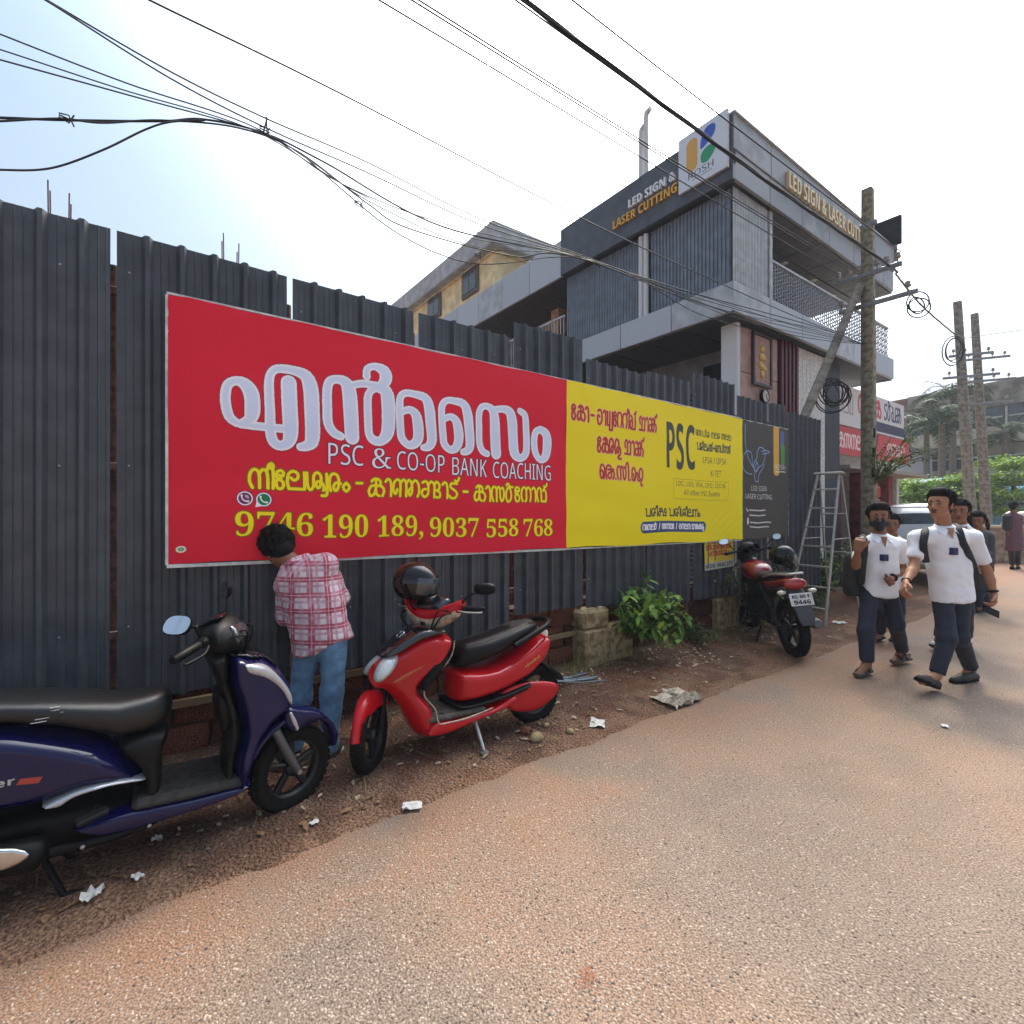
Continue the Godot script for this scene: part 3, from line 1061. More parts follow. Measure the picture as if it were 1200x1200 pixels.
func make_banners():
	var red := Color("de1230")
	var navy := Color("4a2148")
	var lilac := Color("dbe3f8")
	var pinkish := Color("f8f0f5")
	var gold := Color("ffe80c")
	var brown := Color("8a5a10")
	var pr := Print.new(Vector2(0.105, 1.18), Vector2(3.12, 2.72), 660.0, red)
	for layer in [[navy, 0.010], [pinkish, 0.006], [lilac, -0.008]]:
		for f in BIG_WORD:
			var p := []
			for i in range(0, f.size(), 3):
				p.append(Vector3(f[i], f[i + 1], f[i + 2]))
			p = curve(p, 6)
			var q := []
			var w := []
			for v in p:
				q.append(Vector2(v.x, v.y))
				w.append(v.z)
			pr.pen(q, w, layer[0], layer[1])
	var white := Color("f6eff4")
	line_of(pr, "PSC", Vector2(384, 544.5), Vector2(425, 547.5), 25, white, {"edge": navy, "grow": 0.007})
	line_of(pr, "&", Vector2(435, 549), Vector2(457, 551), 23, white, {"edge": navy, "grow": 0.007, "serif": true})
	line_of(pr, "CO-OP", Vector2(464, 551), Vector2(520, 555), 22, white, {"edge": navy, "grow": 0.007})
	line_of(pr, "BANK", Vector2(529, 556), Vector2(570, 559), 21, white, {"edge": navy, "grow": 0.007})
	line_of(pr, "COACHING", Vector2(577, 559), Vector2(644.5, 562.8), 19.5, white, {"edge": navy, "grow": 0.007})
	var yellow := [[brown, 0.008], [gold, 0.0]]
	line_of(pr, ["na", "ii", "ee", "la", "sha", "vsub", "ra", "am"], Vector2(292, 574), Vector2(411, 577), 22, gold, {"w": 0.020, "layers": yellow})
	line_of(pr, ["-"], Vector2(414, 577), Vector2(430, 577), 20, gold, {"w": 0.020, "layers": yellow})
	line_of(pr, ["ka", "aa", "nja", "nga", "aa", "ta", "vir"], Vector2(430, 581), Vector2(539, 585), 20, gold, {"w": 0.020, "layers": yellow})
	line_of(pr, ["-"], Vector2(540, 585), Vector2(552, 585), 18, gold, {"w": 0.020, "layers": yellow})
	line_of(pr, ["ka", "aa", "sa", "rr", "ee", "ga", "aa", "da", "vir"], Vector2(554, 586), Vector2(641, 587.5), 17.5, gold, {"w": 0.019, "layers": yellow})
	var num := {"edge": brown, "grow": 0.007, "serif": true, "bold": true}
	line_of(pr, "9746", Vector2(275, 630.5), Vector2(366, 630.5), 29, gold, num)
	line_of(pr, "190", Vector2(377, 630.5), Vector2(430, 630), 27, gold, num)
	line_of(pr, "189,", Vector2(441, 630), Vector2(495, 629.5), 25, gold, num)
	line_of(pr, "9037", Vector2(503, 629), Vector2(560, 628.5), 23, gold, num)
	line_of(pr, "558", Vector2(569, 628), Vector2(606, 628), 21.5, gold, num)
	line_of(pr, "768", Vector2(612, 628), Vector2(646, 627.5), 20.5, gold, num)
	# two call badges
	for q in [[286.7, 587.5, Color("7a2f5c")], [308.7, 588.3, Color("1f7a45")]]:
		var c := bp(q[0], q[1])
		pr.poly(oval2(c, Vector2(0.048, 0.048)), navy)
		pr.poly(oval2(c, Vector2(0.044, 0.044)), white)
		if q[0] > 300.0:
			pr.poly(PackedVector2Array([c + Vector2(-0.048, -0.05), c + Vector2(-0.01, -0.042), c + Vector2(-0.042, -0.012)]), white)
		pr.poly(oval2(c, Vector2(0.036, 0.036)), q[2])
		var h := []
		for v in [Vector2(-0.018, 0.018), Vector2(-0.016, 0.0), Vector2(-0.002, -0.015), Vector2(0.018, -0.018)]:
			h.append(c + v)
		pr.pen(curve(h, 4), [0.013, 0.011, 0.009, 0.008, 0.008, 0.008, 0.008, 0.008, 0.008, 0.009, 0.01, 0.011, 0.013], white)
		if q[0] < 300.0:
			for r in [0.012, 0.02]:
				pr.pen([c + Vector2(0.002, r), c + Vector2(r * 0.75, r * 0.75), c + Vector2(r, 0.002)], [0.004, 0.004, 0.004], white)
	var em := bp(212, 648.5)
	pr.poly(oval2(em, Vector2(0.026, 0.02)), Color("e8e2c8"))
	pr.poly(oval2(em, Vector2(0.014, 0.010)), Color("3f8a52"))
	pr.poly(oval2(em, Vector2(0.005, 0.004)), Color("e8e2c8"))

	var y := Color("f6de0e")
	var py := Print.new(Vector2(3.12, 1.155), Vector2(6.125, 2.715), 600.0, y)
	var rd := Color("b8332a")
	var halo := [[Color("ecb37e"), 0.009], [rd, 0.0]]
	line_of(py, ["ee", "ka", "aa"], Vector2(668, 491.5), Vector2(689, 494), 17, rd, {"w": 0.022, "layers": halo})
	line_of(py, ["-"], Vector2(690, 495), Vector2(697, 495), 17, rd, {"w": 0.022, "layers": halo})
	line_of(py, ["o", "aa", "ppa", "ee", "rra", "rra", "ii", "va", "vir"], Vector2(698, 496.5), Vector2(744.5, 502), 17, rd, {"w": 0.020, "layers": halo})
	line_of(py, ["ba", "aa", "nka", "vir"], Vector2(748, 503), Vector2(769.5, 505), 16, rd, {"w": 0.020, "layers": halo})
	line_of(py, ["ee", "ka", "ra", "lla"], Vector2(698.5, 529), Vector2(727, 531.5), 17, rd, {"w": 0.022, "layers": halo})
	line_of(py, ["ba", "aa", "nka", "vir"], Vector2(731, 532), Vector2(754.5, 533.5), 16.5, rd, {"w": 0.020, "layers": halo})
	line_of(py, ["e", "ja", ".", "sa", "i", ".", "ai"], Vector2(701.6, 561), Vector2(752.5, 563), 16, rd, {"w": 0.020, "layers": halo})
	var slate := Color("4d4c46")
	line_of(py, "PSC", Vector2(780, 547.5), Vector2(813.5, 549.5), 55, slate, {"bold": true})
	var dim := Color("6f6a2c")
	line_of(py, ["e", "sa", ".", "pa", "i", ".", "ra", " ", "na", "la", "ra", " ", "sa", "la", "la"], Vector2(815, 509.5), Vector2(855.5, 512.5), 6.5, dim, {"w": 0.014})
	line_of(py, ["pa", "ra", "i", "la", "am", "sa", "vir", "+", "e", "na", "pa", "i", "na", "sa", "vir"], Vector2(816, 526), Vector2(855, 528.5), 8, slate, {"w": 0.016})
	line_of(py, "LPSA / UPSA", Vector2(822.4, 541), Vector2(849.5, 543), 7.6, slate)
	line_of(py, "K-TET", Vector2(831.6, 556.4), Vector2(843.2, 557.6), 7.2, slate)
	line_of(py, "LDC, LGS, VFA, CPO, CEO &", Vector2(791, 568), Vector2(848.6, 571.5), 5.8, slate)
	line_of(py, "All other PSC Exams", Vector2(799.7, 579), Vector2(842, 581), 6.0, slate)
	var k0 := bp(788, 560)
	var k1 := bp(852, 585.5)
	for e in [[k0.x, k0.y, k1.x, k0.y], [k0.x, k1.y, k1.x, k1.y], [k0.x, k0.y, k0.x, k1.y], [k1.x, k0.y, k1.x, k1.y]]:
		py.pen([Vector2(e[0], e[1]), Vector2(e[2], e[3])], [0.005, 0.005], Color("a89a2a"))
	line_of(py, ["pa", "ra", "ii", "ksha", " ", "pa", "ra", "i", "sha", "ii", "la", "na", "am"], Vector2(755, 605), Vector2(820.5, 604.5), 9.0, slate, {"w": 0.018})
	var q0 := bp(748.6, 617.5)
	var q1 := bp(826.4, 617.0)
	py.poly(rounded((q0 + q1) * 0.5, Vector2((q1.x - q0.x) * 0.5, 0.062), 0.058), Color("3d5076"))
	line_of(py, ["rra", "e", "ga", "la", "rr", " ", "/", " ", "sa", "na", "da", "ee", " ", "/", " ", "o", "na", "la", "na", " ", "ba", "aa", "ja", "ka", "lla"], Vector2(751, 620.2), Vector2(824.5, 619.8), 6.2, white, {"w": 0.013})

	var t := thing("advertising_banner", "long red and yellow printed vinyl banner fixed to the dark fence", "banner")
	var crease_red := func(x, yy, u, v):
		var c := patchy.get_noise_2d(x * 26.0, yy * 55.0) * 0.016
		c += 0.008 * sin((x * 0.6 + yy) * 60.0) * clampf(1.0 - Vector2(u - 0.04, v - 0.93).length() * 7.0, 0.0, 1.0)
		c += 0.008 * sin((yy - x * 0.25) * 70.0) * clampf(1.0 - Vector2(u - 0.6, v - 0.83).length() * 6.0, 0.0, 1.0)
		return 0.064 + c - 0.012 * maxf(0.0, 1.0 - u * 30.0)
	var crease_yellow := func(x, yy, u, v):
		var c := patchy.get_noise_2d(x * 24.0 + 44.0, yy * 50.0) * 0.016
		c += 0.013 * sin((x * 0.55 + yy) * 62.0) * clampf(1.0 - Vector2((u - 0.86) * 1.4, v - 0.16).length() * 4.2, 0.0, 1.0)
		c += 0.010 * sin((x * 0.9 + yy) * 55.0) * clampf(1.0 - Vector2((u - 0.90) * 1.6, v - 0.52).length() * 6.0, 0.0, 1.0)
		c += 0.008 * sin((yy - x * 0.2) * 60.0) * clampf(1.0 - Vector2(u - 0.3, v - 0.92).length() * 6.0, 0.0, 1.0)
		return 0.064 + c
	put("red_panel", cloth_panel(0.105, 3.12, 2.728, 2.71, 1.203, 1.17, crease_red, 90), print_mat(pr.save()), t)
	put("yellow_panel", cloth_panel(3.12, 6.125, 2.71, 2.678, 1.17, 1.152, crease_yellow, 110), print_mat(py.save()), t)
	var hem := Shape.new()
	hem.box(Vector3(0.10, 1.965, 0.044), Vector3(0.014, 1.53, 0.022))
	hem.box(Vector3(3.11, 2.715, 0.044), Vector3(6.02, 0.012, 0.02), Basis(Vector3.BACK, -0.0082))
	hem.box(Vector3(1.61, 1.176, 0.046), Vector3(3.02, 0.02, 0.02), Basis(Vector3.BACK, -0.011))
	hem.box(Vector3(4.62, 1.15, 0.042), Vector3(3.0, 0.012, 0.02), Basis(Vector3.BACK, -0.006))
	put("hem", hem, M.white, t)

	# narrow slate banner of the sign maker
	var g := Color("47433f")
	var pg := Print.new(Vector2(6.14, 1.15), Vector2(7.35, 2.685), 420.0, g)
	var ink := Color("d6d3d0")
	pg.poly(rounded(bp(909.3, 522), Vector2(0.075, 0.40), 0.05), Color("d9a63a"))
	pg.poly(rounded(bp(916.3, 516.5), Vector2(0.05, 0.15), 0.048), Color("5966a0"))
	pg.poly(rounded(bp(917, 531.5), Vector2(0.05, 0.15), 0.048), Color("4f8f46"))
	line_of(pg, "ROSH", Vector2(908, 549), Vector2(919.8, 549.5), 6.0, ink)
	pg.pen([bp(908.5, 551.6), bp(919.8, 552.2)], [0.014, 0.014], ink)
	line_of(pg, "LED SIGN", Vector2(880, 574.5), Vector2(897.5, 575), 6.0, ink)
	line_of(pg, "LASER CUTTING", Vector2(873.5, 583.8), Vector2(904, 585.2), 6.0, ink)
	for q in [[878, 598.8, 896], [878, 604.8, 896], [879, 613.2, 902.5], [879, 618.5, 900.5]]:
		# contact lines too small to read: dashes of ink
		var x: float = q[0]
		while x < q[2]:
			var w := 0.6 + fmod(x * 7.31, 1.7)
			pg.pen([bp(x, q[1] - 1.2), bp(minf(x + w, q[2]), q[1] - 1.2)], [0.017, 0.017], ink)
			x += w + 0.7
	pg.pen([bp(874.5, 596), bp(875, 598), bp(876.5, 599)], [0.02, 0.016, 0.02], ink)
	pg.poly(oval2(bp(876.3, 611), Vector2(0.024, 0.05)), ink)
	var bird := Color("8fb0d8")
	for f in [[[873, 497], [872.5, 512], [873.5, 524], [876, 535], [881, 545], [884, 550]], [[877, 527], [871.5, 532], [870, 545], [874, 553], [881, 555]], [[876, 528], [880, 530], [881, 540], [883, 548]], [[882, 545], [886, 536], [887, 528], [890, 523], [895, 526], [896, 534], [893, 543], [887, 548], [884, 556], [885, 563], [888, 563], [889, 555], [893, 548], [895, 543]], [[892, 528], [897, 527], [901, 528.5], [898, 530.5], [893, 531]], [[884, 538], [888, 545], [886, 552], [883, 549], [887, 541]]]:
		var p := []
		for v in f:
			p.append(bp(v[0], v[1]))
		p = curve(p, 5)
		var w := []
		w.resize(p.size())
		w.fill(0.011)
		pg.pen(p, w, bird)
	var b := thing("sign_maker_banner", "narrow slate grey banner with line drawn bird beside the yellow banner", "banner")
	put("panel", cloth_panel(6.14, 7.35, 2.675, 2.664, 1.152, 1.147, func(x, yy, u, v): return 0.052 + patchy.get_noise_2d(x * 22.0, yy * 26.0 + 9.0) * 0.010 + 0.004 * sin((x - yy) * 50.0) * clampf(1.0 - Vector2(u - 0.95, v - 0.2).length() * 4.0, 0.0, 1.0), 40), print_mat(pg.save(), 0.45), b)
	var h2 := Shape.new()
	h2.box(Vector3(6.745, 2.672, 0.04), Vector3(1.21, 0.012, 0.02), Basis(Vector3.BACK, -0.009))
	h2.box(Vector3(7.354, 1.905, 0.04), Vector3(0.01, 1.5, 0.018))
	put("hem", h2, M.white, b)

	# yellow handbill pasted under the banner
	var pb := Print.new(Vector2(0, 0), Vector2(0.62, 0.40), 500.0, Color("d6b63c"))
	for r in 4:
		var yy := 0.335 - r * 0.075
		write(pb, [["na", "ra", "sa", "aa", "ka", "va", "la"], ["sa", "i", "pa", "ga", "ra", "na", "ka", "aa", "la", "ta"], ["ra", "na", "ka", "sa", "va", "aa", "pa"], []][r], Vector2([0.11, 0.04, 0.1, 0][r], yy - 0.02), 0.05, [0.40, 0.54, 0.42, 0.1][r], 0.016, [[Color("b4462f"), 0.0]]) if r < 3 else null
	pb.poly(PackedVector2Array([Vector2(0, 0), Vector2(0.62, 0), Vector2(0.62, 0.085), Vector2(0, 0.085)]), Color("b5b0a2"))
	type(pb, "MOB: 9946 277", Vector2(0.03, 0.02), 0.045, 0.55, Color("2f2d2a"), false, true)
	var hb := on_z(826, 669, 0.035)
	var hs := Shape.new()
	hs.flat().quad_uv(Vector3(0, 0, 0), Vector3(0.62, 0.02, 0.012), Vector3(0.60, 0.42, 0.0), Vector3(-0.01, 0.40, 0.0), Vector2(0, 1), Vector2(1, 1), Vector2(1, 0), Vector2(0, 0))
	hs.quad_uv(Vector3(0, 0, -0.004), Vector3(-0.01, 0.40, -0.004), Vector3(0.60, 0.42, -0.004), Vector3(0.62, 0.02, 0.008), Vector2(0, 1), Vector2(0, 0), Vector2(1, 0), Vector2(1, 1))
	tag(put("handbill", hs, print_mat(pb.save(), 0.7), self, Vector3(hb.x, hb.y, 0.035)), "small yellow handbill with red lettering hanging below the yellow banner", "handbill")


# ---------------------------------------------------------------- buildings
func slab(parent: Node3D, called: String, x0: float, x1: float, y0: float, y1: float, z0: float, z1: float, m: Material, bev := 0.0) -> MeshInstance3D:
	var s := Shape.new()
	s.box(Vector3((x0 + x1) * 0.5, (y0 + y1) * 0.5, (z0 + z1) * 0.5), Vector3(absf(x1 - x0), absf(y1 - y0), absf(z1 - z0)), Basis(), bev)
	return put(called, s, m, parent)


# upright ribbed cladding between two ground points, ribs standing out to the left of a -> b
func ribbed(a: Vector3, b: Vector3, y0: float, y1: float, pitch: float, deep: float) -> Shape:
	var s := Shape.new()
	s.flat()
	var t := (b - a).normalized()
	var out := Vector3(t.z, 0, -t.x)
	var n := int(a.distance_to(b) / pitch)
	var p := []
	for i in n:
		for q in [[0.0, 0.0], [0.55, 0.0], [0.65, 1.0], [0.9, 1.0]]:
			p.append(a + t * (i + q[0]) * pitch + out * deep * q[1])
	p.append(a + t * n * pitch)
	var lo := Vector3(0, y0, 0)
	var hi := Vector3(0, y1, 0)
	for i in p.size() - 1:
		s.quad(p[i] + lo, p[i + 1] + lo, p[i + 1] + hi, p[i] + hi)
	return s


func lettering(parent: Node3D, called: String, text: String, xf: Transform3D, height: float, width: float, m: Material, depth := 0.05):
	var t := type_mesh(text, false, true, 0.02)
	var cap := type_mesh("H", false, true, 0.02).get_aabb()
	var all := t.get_aabb()
	var o := MeshInstance3D.new()
	o.mesh = t
	o.material_override = m
	o.name = called
	parent.add_child(o, true)
	var k := Basis.from_scale(Vector3(width / all.size.x, height / cap.size.y, depth / 0.02))
	o.transform = xf * Transform3D(k, Vector3(-all.position.x * width / all.size.x, -cap.position.y * height / cap.size.y, depth * 0.5))


func make_shop_building():
	var grey := mat("aab1b8", 0.42, 0.1)
	var greys := [grey, mat("a5acb4", 0.42, 0.1), mat("b0b6bb", 0.45, 0.1, {"tex": T.blotch, "s": 0.4})]
	var slate := mat("4a5059", 0.5, 0.1, {"tex": T.blotch, "s": 0.4})
	var blue := mat("737f8c", 0.5, 0.15, {"tex": T.blotch, "s": 0.5})
	var pale := mat("b9bcbe", 0.5, 0.2, {"tex": T.blotch, "s": 0.7})
	var dark := mat("3b3f44", 0.6, 0.0, {"tex": T.blotch, "s": 0.5})
	var soffit := mat("6b6e70", 0.6, 0.0, {"tex": T.blotch, "s": 0.4})
	var glass := mat("1c2730", 0.06, 0.0, {"spec": 0.6})
	var pink := mat("b58f80", 0.45, 0.0, {"tex": T.blotch, "s": 0.5})
	var cream := mat("c9a884", 0.8, 0.0, {"tex": T.stain, "s": 0.4})
	var shutter := mat("6d7176", 0.5, 0.4, {"tex": T.blotch, "s": 1.0})
	var pvc := mat("c9cbcd", 0.45)
	var wine := mat("5a2228", 0.5)
	var b := thing("shop_building", "modern two storey shop building with grey metal cladding and overhanging ledges", "building")
	# structural walls
	slab(b, "rear_wall", 9.4, 14.6, -0.1, 4.78, -9.0, -8.8, cream)
	slab(b, "wall", 9.4, 9.6, -0.1, 4.78, -14.0, -1.8, soffit)
	slab(b, "upper_wall", 9.1, 15.0, 5.27, 6.95, -3.4, -3.2, soffit)
	slab(b, "upper_wall", 9.3, 9.5, 5.27, 6.95, -14.0, -5.3, cream)
	slab(b, "upper_wall", 14.8, 15.0, 5.27, 6.95, -9.0, -3.2, soffit)
	slab(b, "floor_slab", 7.83, 15.02, 4.80, 5.25, -14.0, -1.03, dark)
	slab(b, "roof_slab", 7.83, 15.02, 6.98, 7.7, -14.0, -1.03, dark)
	# left fascia: dark board then bare grey panels
	slab(b, "fascia_board", 7.72, 7.82, 6.93, 7.98, -5.2, -1.0, slate, 0.01)
	var z := -5.215
	var i := 0
	while z > -14.0:
		slab(b, "panel", 7.76, 7.82, 6.93, 7.78, z - 1.18, z, greys[i % 3], 0.006)
		z -= 1.195
		i += 1
	# road fascia in two bands, of a duller board
	var dull := [mat("8d9194", 0.5, 0.1), mat("888c90", 0.5, 0.1), mat("94979a", 0.5, 0.1, {"tex": T.blotch, "s": 0.4})]
	var x := 7.73
	while x < 14.9:
		slab(b, "panel", x, minf(x + 1.19, 15.05), 7.42, 7.98, -1.06, -0.98, dull[i % 3], 0.006)
		slab(b, "panel", x, minf(x + 1.19, 15.05), 6.95, 7.412, -1.06, -1.0, dull[(i + 1) % 3], 0.006)
		x += 1.205
		i += 1
	slab(b, "coping", 7.70, 15.08, 7.985, 8.02, -1.12, -0.95, pale, 0.006)
	slab(b, "end_panel", 15.03, 15.08, 6.95, 7.98, -4.0, -1.07, grey)
	# ledge panels, both faces
	x = 7.73
	while x < 14.9:
		slab(b, "panel", x, minf(x + 1.19, 15.05), 4.78, 5.27, -1.06, -0.99, greys[i % 3], 0.006)
		x += 1.205
		i += 1
	z = -1.005
	while z > -14.0:
		slab(b, "panel", 7.74, 7.82, 4.78, 5.27, z - 1.19, z, greys[i % 3], 0.006)
		z -= 1.205
		i += 1
	slab(b, "end_panel", 15.03, 15.08, 4.78, 5.27, -4.0, -1.07, grey)
	# soffit boards
	for sx in 6:
		for sz in 3:
			slab(b, "soffit_board", 9.12 + sx * 0.98, 10.08 + sx * 0.98, 6.94, 6.975, -3.18 + sz * 0.71, -2.50 + sz * 0.71, soffit, 0.004)
	for sz in 10:
		slab(b, "soffit_board", 7.84, 9.28, 6.94, 6.975, -5.3 - sz * 0.87, -6.15 - sz * 0.87, dark, 0.004)
		slab(b, "soffit_board", 7.84, 9.38, 4.76, 4.795, -1.1 - sz * 0.87, -1.95 - sz * 0.87, dark, 0.004)
	for q in [[9.9, -1.9], [11.3, -1.9], [12.7, -1.9], [14.0, -2.0]]:
		var l := Shape.new()
		l.lathe([Vector2(0.0, 0.0), Vector2(0.07, 0.0), Vector2(0.09, 0.015), Vector2(0.09, 0.03)], 14, Transform3D(Basis(Vector3.BACK, PI / 2), Vector3(q[0], 6.925, q[1])))
		put("downlight", l, M.white, b)
	# ribbed cladding
	put("cladding", ribbed(Vector3(7.93, 0, -5.2), Vector3(7.93, 0, -3.05), 5.27, 6.93, 0.075, 0.02), blue, b)
	put("cladding", ribbed(Vector3(7.93, 0, -2.80), Vector3(7.93, 0, -1.12), 5.27, 6.93, 0.075, 0.02), blue, b)
	put("cladding", ribbed(Vector3(7.93, 0, -1.12), Vector3(9.12, 0, -1.12), 5.27, 6.95, 0.05, 0.016), pale, b)
	slab(b, "corner_post", 9.12, 9.22, 5.27, 6.95, -1.3, -1.1, pale, 0.01)
	slab(b, "pipe_recess", 7.95, 8.0, 5.27, 6.93, -3.06, -2.79, dark)
	for k in [-2.88, -3.0]:
		var p := Shape.new()
		p.tube([Vector3(7.88, 5.29, k), Vector3(7.88, 6.9, k)], 0.05, 12)
		put("downpipe", p, pvc, b)
		var p2 := Shape.new()
		p2.tube(curve(pts3([7.88, 7.7, k, 7.88, 8.9 + (k + 3.0) * 2.0, k, 7.88, 9.0 + (k + 3.0) * 2.0, k + 0.02, 7.86, 9.03 + (k + 3.0) * 2.0, k + 0.12]), 4), 0.05, 12)
		put("downpipe", p2, pvc, b)
	# balcony railing: frame and pierced infill
	slab(b, "handrail", 9.22, 15.0, 6.06, 6.10, -1.16, -1.11, pale)
	slab(b, "bottom_rail", 9.22, 15.0, 5.33, 5.36, -1.155, -1.115, pale)
	var bal := Shape.new()
	x = 9.28
	while x < 15.0:
		bal.box(Vector3(x, 5.71, -1.135), Vector3(0.022, 0.7, 0.012))
		for r in 9:
			bal.box(Vector3(x + 0.045, 5.42 + r * 0.074 + (0.037 if int(x * 11.0) % 2 else 0.0), -1.135), Vector3(0.068, 0.016, 0.01), Basis(Vector3.BACK, 0.6 if r % 2 else -0.6))
		x += 0.09
	var bo := put("balusters", bal, mat("83878b", 0.5, 0.2), b)
	bo.set_meta("kind", "stuff")
	# balcony doors and windows
	for q in [[9.5, 10.5, 5.3, 6.6], [10.9, 12.2, 5.9, 6.7], [12.6, 13.9, 5.9, 6.7]]:
		var w := slab(b, "window", q[0], q[1], q[2], q[3], -3.19, -3.16, dark)
		slab(w, "pane", q[0] + 0.06, (q[0] + q[1]) * 0.5 - 0.03, q[2] + 0.06, q[3] - 0.06, -3.155, -3.145, glass)
		slab(w, "pane", (q[0] + q[1]) * 0.5 + 0.03, q[1] - 0.06, q[2] + 0.06, q[3] - 0.06, -3.155, -3.145, glass)
	# walkway side of the upper floor
	for k in [-6.6, -9.2]:
		slab(b, "column", 8.9, 9.2, 5.27, 6.94, k - 0.3, k, cream)
	slab(b, "handrail", 7.9, 7.94, 6.06, 6.1, -14.0, -5.25, pale)
	var b2 := Shape.new()
	z = -5.3
	while z > -13.9:
		b2.box(Vector3(7.92, 5.67, z), Vector3(0.02, 0.78, 0.02))
		z -= 0.11
	put("balusters", b2, pale, b).set_meta("kind", "stuff")
	# ground floor, side: rolling shutter between pillars
	for k in [[-1.8, -2.15], [-4.6, -4.9], [-7.6, -7.9]]:
		slab(b, "pillar", 9.30, 9.62, -0.1, 4.77, k[1], k[0], mat("b4b7b9", 0.6, 0.0, {"tex": T.blotch, "s": 0.6}), 0.01)
	for k in [[-2.65, -4.55], [-4.95, -7.55]]:
		var n := 40
		for r in n:
			var s := Shape.new()
			s.tube([Vector3(9.37, 0.1 + r * 0.1, k[0]), Vector3(9.37, 0.1 + r * 0.1, k[1])], 0.052, 6, false)
			put("shutter_slat", s, shutter, b)
	slab(b, "doorway", 9.36, 9.39, -0.1, 4.5, -2.6, -2.2, M.black)
	# ground floor, road side: tiled wall, wine slats, pale boards
	slab(b, "wall", 8.30, 12.5, -0.1, 4.77, -1.40, -1.26, dark)
	for r in 6:
		for k in 2:
			slab(b, "tile", 8.32 + k * 0.66, 8.97 + k * 0.66, 0.0 + r * 0.79, 0.78 + r * 0.79, -1.26, -1.22, pink, 0.006)
	slab(b, "corner_trim", 8.20, 8.31, -0.1, 4.77, -1.5, -1.2, pvc, 0.008)
	for k in 5:
		slab(b, "slat", 9.72 + k * 0.15, 9.80 + k * 0.15, 0.0, 4.77, -1.26, -1.18, wine, 0.005)
	for k in 7:
		slab(b, "board", 10.48 + k * 0.17, 10.64 + k * 0.17, 0.0, 4.77, -1.26, -1.22, M.white, 0.006)
	# framed panel and wall clock are hung on it
	var f := thing("framed_panel", "tall dark framed gold panel hanging on the pink tiled wall", "picture", Vector3(9.02, 4.24, -1.19))
	var fs := Shape.new()
	for q in [[0, 0.45, 0.66, 0.05], [0, -0.45, 0.66, 0.05], [-0.305, 0, 0.05, 0.86], [0.305, 0, 0.05, 0.86]]:
		fs.box(Vector3(q[0], q[1], 0.0), Vector3(q[2], q[3], 0.05))
	put("frame", fs, mat("3a2a24", 0.4), f)
	slab(f, "sheet", -0.28, 0.28, -0.42, 0.42, -0.015, 0.0, mat("b08a78", 0.5, 0.0, {"tex": T.blotch, "s": 1.0}))
	var em := Shape.new()
	for q in [[0, 0.2, 0.09, 0.07], [0, 0.05, 0.13, 0.08], [-0.05, -0.1, 0.08, 0.08], [0.05, -0.14, 0.09, 0.07], [0, -0.26, 0.07, 0.08]]:
		em.ball(Vector3(q[0], q[1], 0.005), Vector3(q[2], q[3], 0.02), 10)
	put("ornament", em, mat("c9a047", 0.35, 0.6), f)
	var ck := thing("wall_clock", "round white wall clock below the framed gold panel", "clock", Vector3(9.09, 3.60, -1.21))
	var cs := Shape.new()
	cs.lathe([Vector2(0.0, 0.0), Vector2(0.12, 0.0), Vector2(0.135, 0.02), Vector2(0.135, 0.05), Vector2(0.115, 0.06), Vector2(0.11, 0.045)], 24, Transform3D(Basis(Vector3.UP, -PI / 2), Vector3.ZERO))
	put("case", cs, M.black, ck)
	var dl := Shape.new()
	dl.lathe([Vector2(0.0, 0.047), Vector2(0.112, 0.047)], 24, Transform3D(Basis(Vector3.UP, -PI / 2), Vector3.ZERO))
	put("dial", dl, M.white, ck)
	for q in [[0.6, 0.055], [2.4, 0.085]]:
		var h := Shape.new()
		h.box(Vector3(sin(q[0]) * q[1] * 0.5, cos(q[0]) * q[1] * 0.5, 0.056), Vector3(0.009, q[1], 0.006), Basis(Vector3.BACK, -q[0]))
		put("hand", h, M.black, ck)

	# ---- signs on the building
	var face_left := Basis(Vector3.UP, -PI / 2)  # letters read towards +z, seen from -x
	var sg := thing("sign_lettering", "white and gold raised letters on the dark side fascia", "sign")
	var led := mat("dfe3e8", 0.35)
	var gold := mat("d9a443", 0.35, 0.3)
	var l0 := on_x(738, 250, 7.72)
	var l1 := on_x(793, 216, 7.72)
	lettering(sg, "letters", "LED SIGN &", Transform3D(face_left, Vector3(7.72, 7.47, l0.z)), 0.155, absf(l1.z - l0.z), led)
	var g0 := on_x(720, 265, 7.72)
	var g1 := on_x(795, 222, 7.72)
	lettering(sg, "letters", "LASER CUTTING", Transform3D(face_left, Vector3(7.72, 7.23, g0.z)), 0.165, absf(g1.z - g0.z), gold)
	var sg2 := thing("sign_lettering", "large gold raised letters along the road side roof fascia", "sign")
	lettering(sg2, "letters", "LED SIGN & LASER CUTTING", Transform3D(Basis(), Vector3(9.45, 7.40, -0.975)), 0.30, 3.75, mat("cdb98f", 0.4, 0.2), 0.06)
	var rs := thing("square_sign", "square white signboard with yellow blue and green emblem on roof corner", "sign", Vector3(7.66, 7.13, -1.98))
	var pr := Print.new(Vector2.ZERO, Vector2(0.93, 0.95), 300.0, Color("c9d3de"))
	pr.poly(rounded(Vector2(0.27, 0.55), Vector2(0.11, 0.28), 0.10), Color("cfa14c"))
	pr.poly(PackedVector2Array(outline([0.44, 0.56, 0.46, 0.75, 0.56, 0.87, 0.70, 0.84, 0.70, 0.70, 0.58, 0.60], 5)), Color("3557b5"))
	pr.poly(PackedVector2Array(outline([0.44, 0.36, 0.46, 0.48, 0.58, 0.54, 0.70, 0.50, 0.70, 0.40, 0.58, 0.29, 0.48, 0.30], 5)), Color("2b9468"))
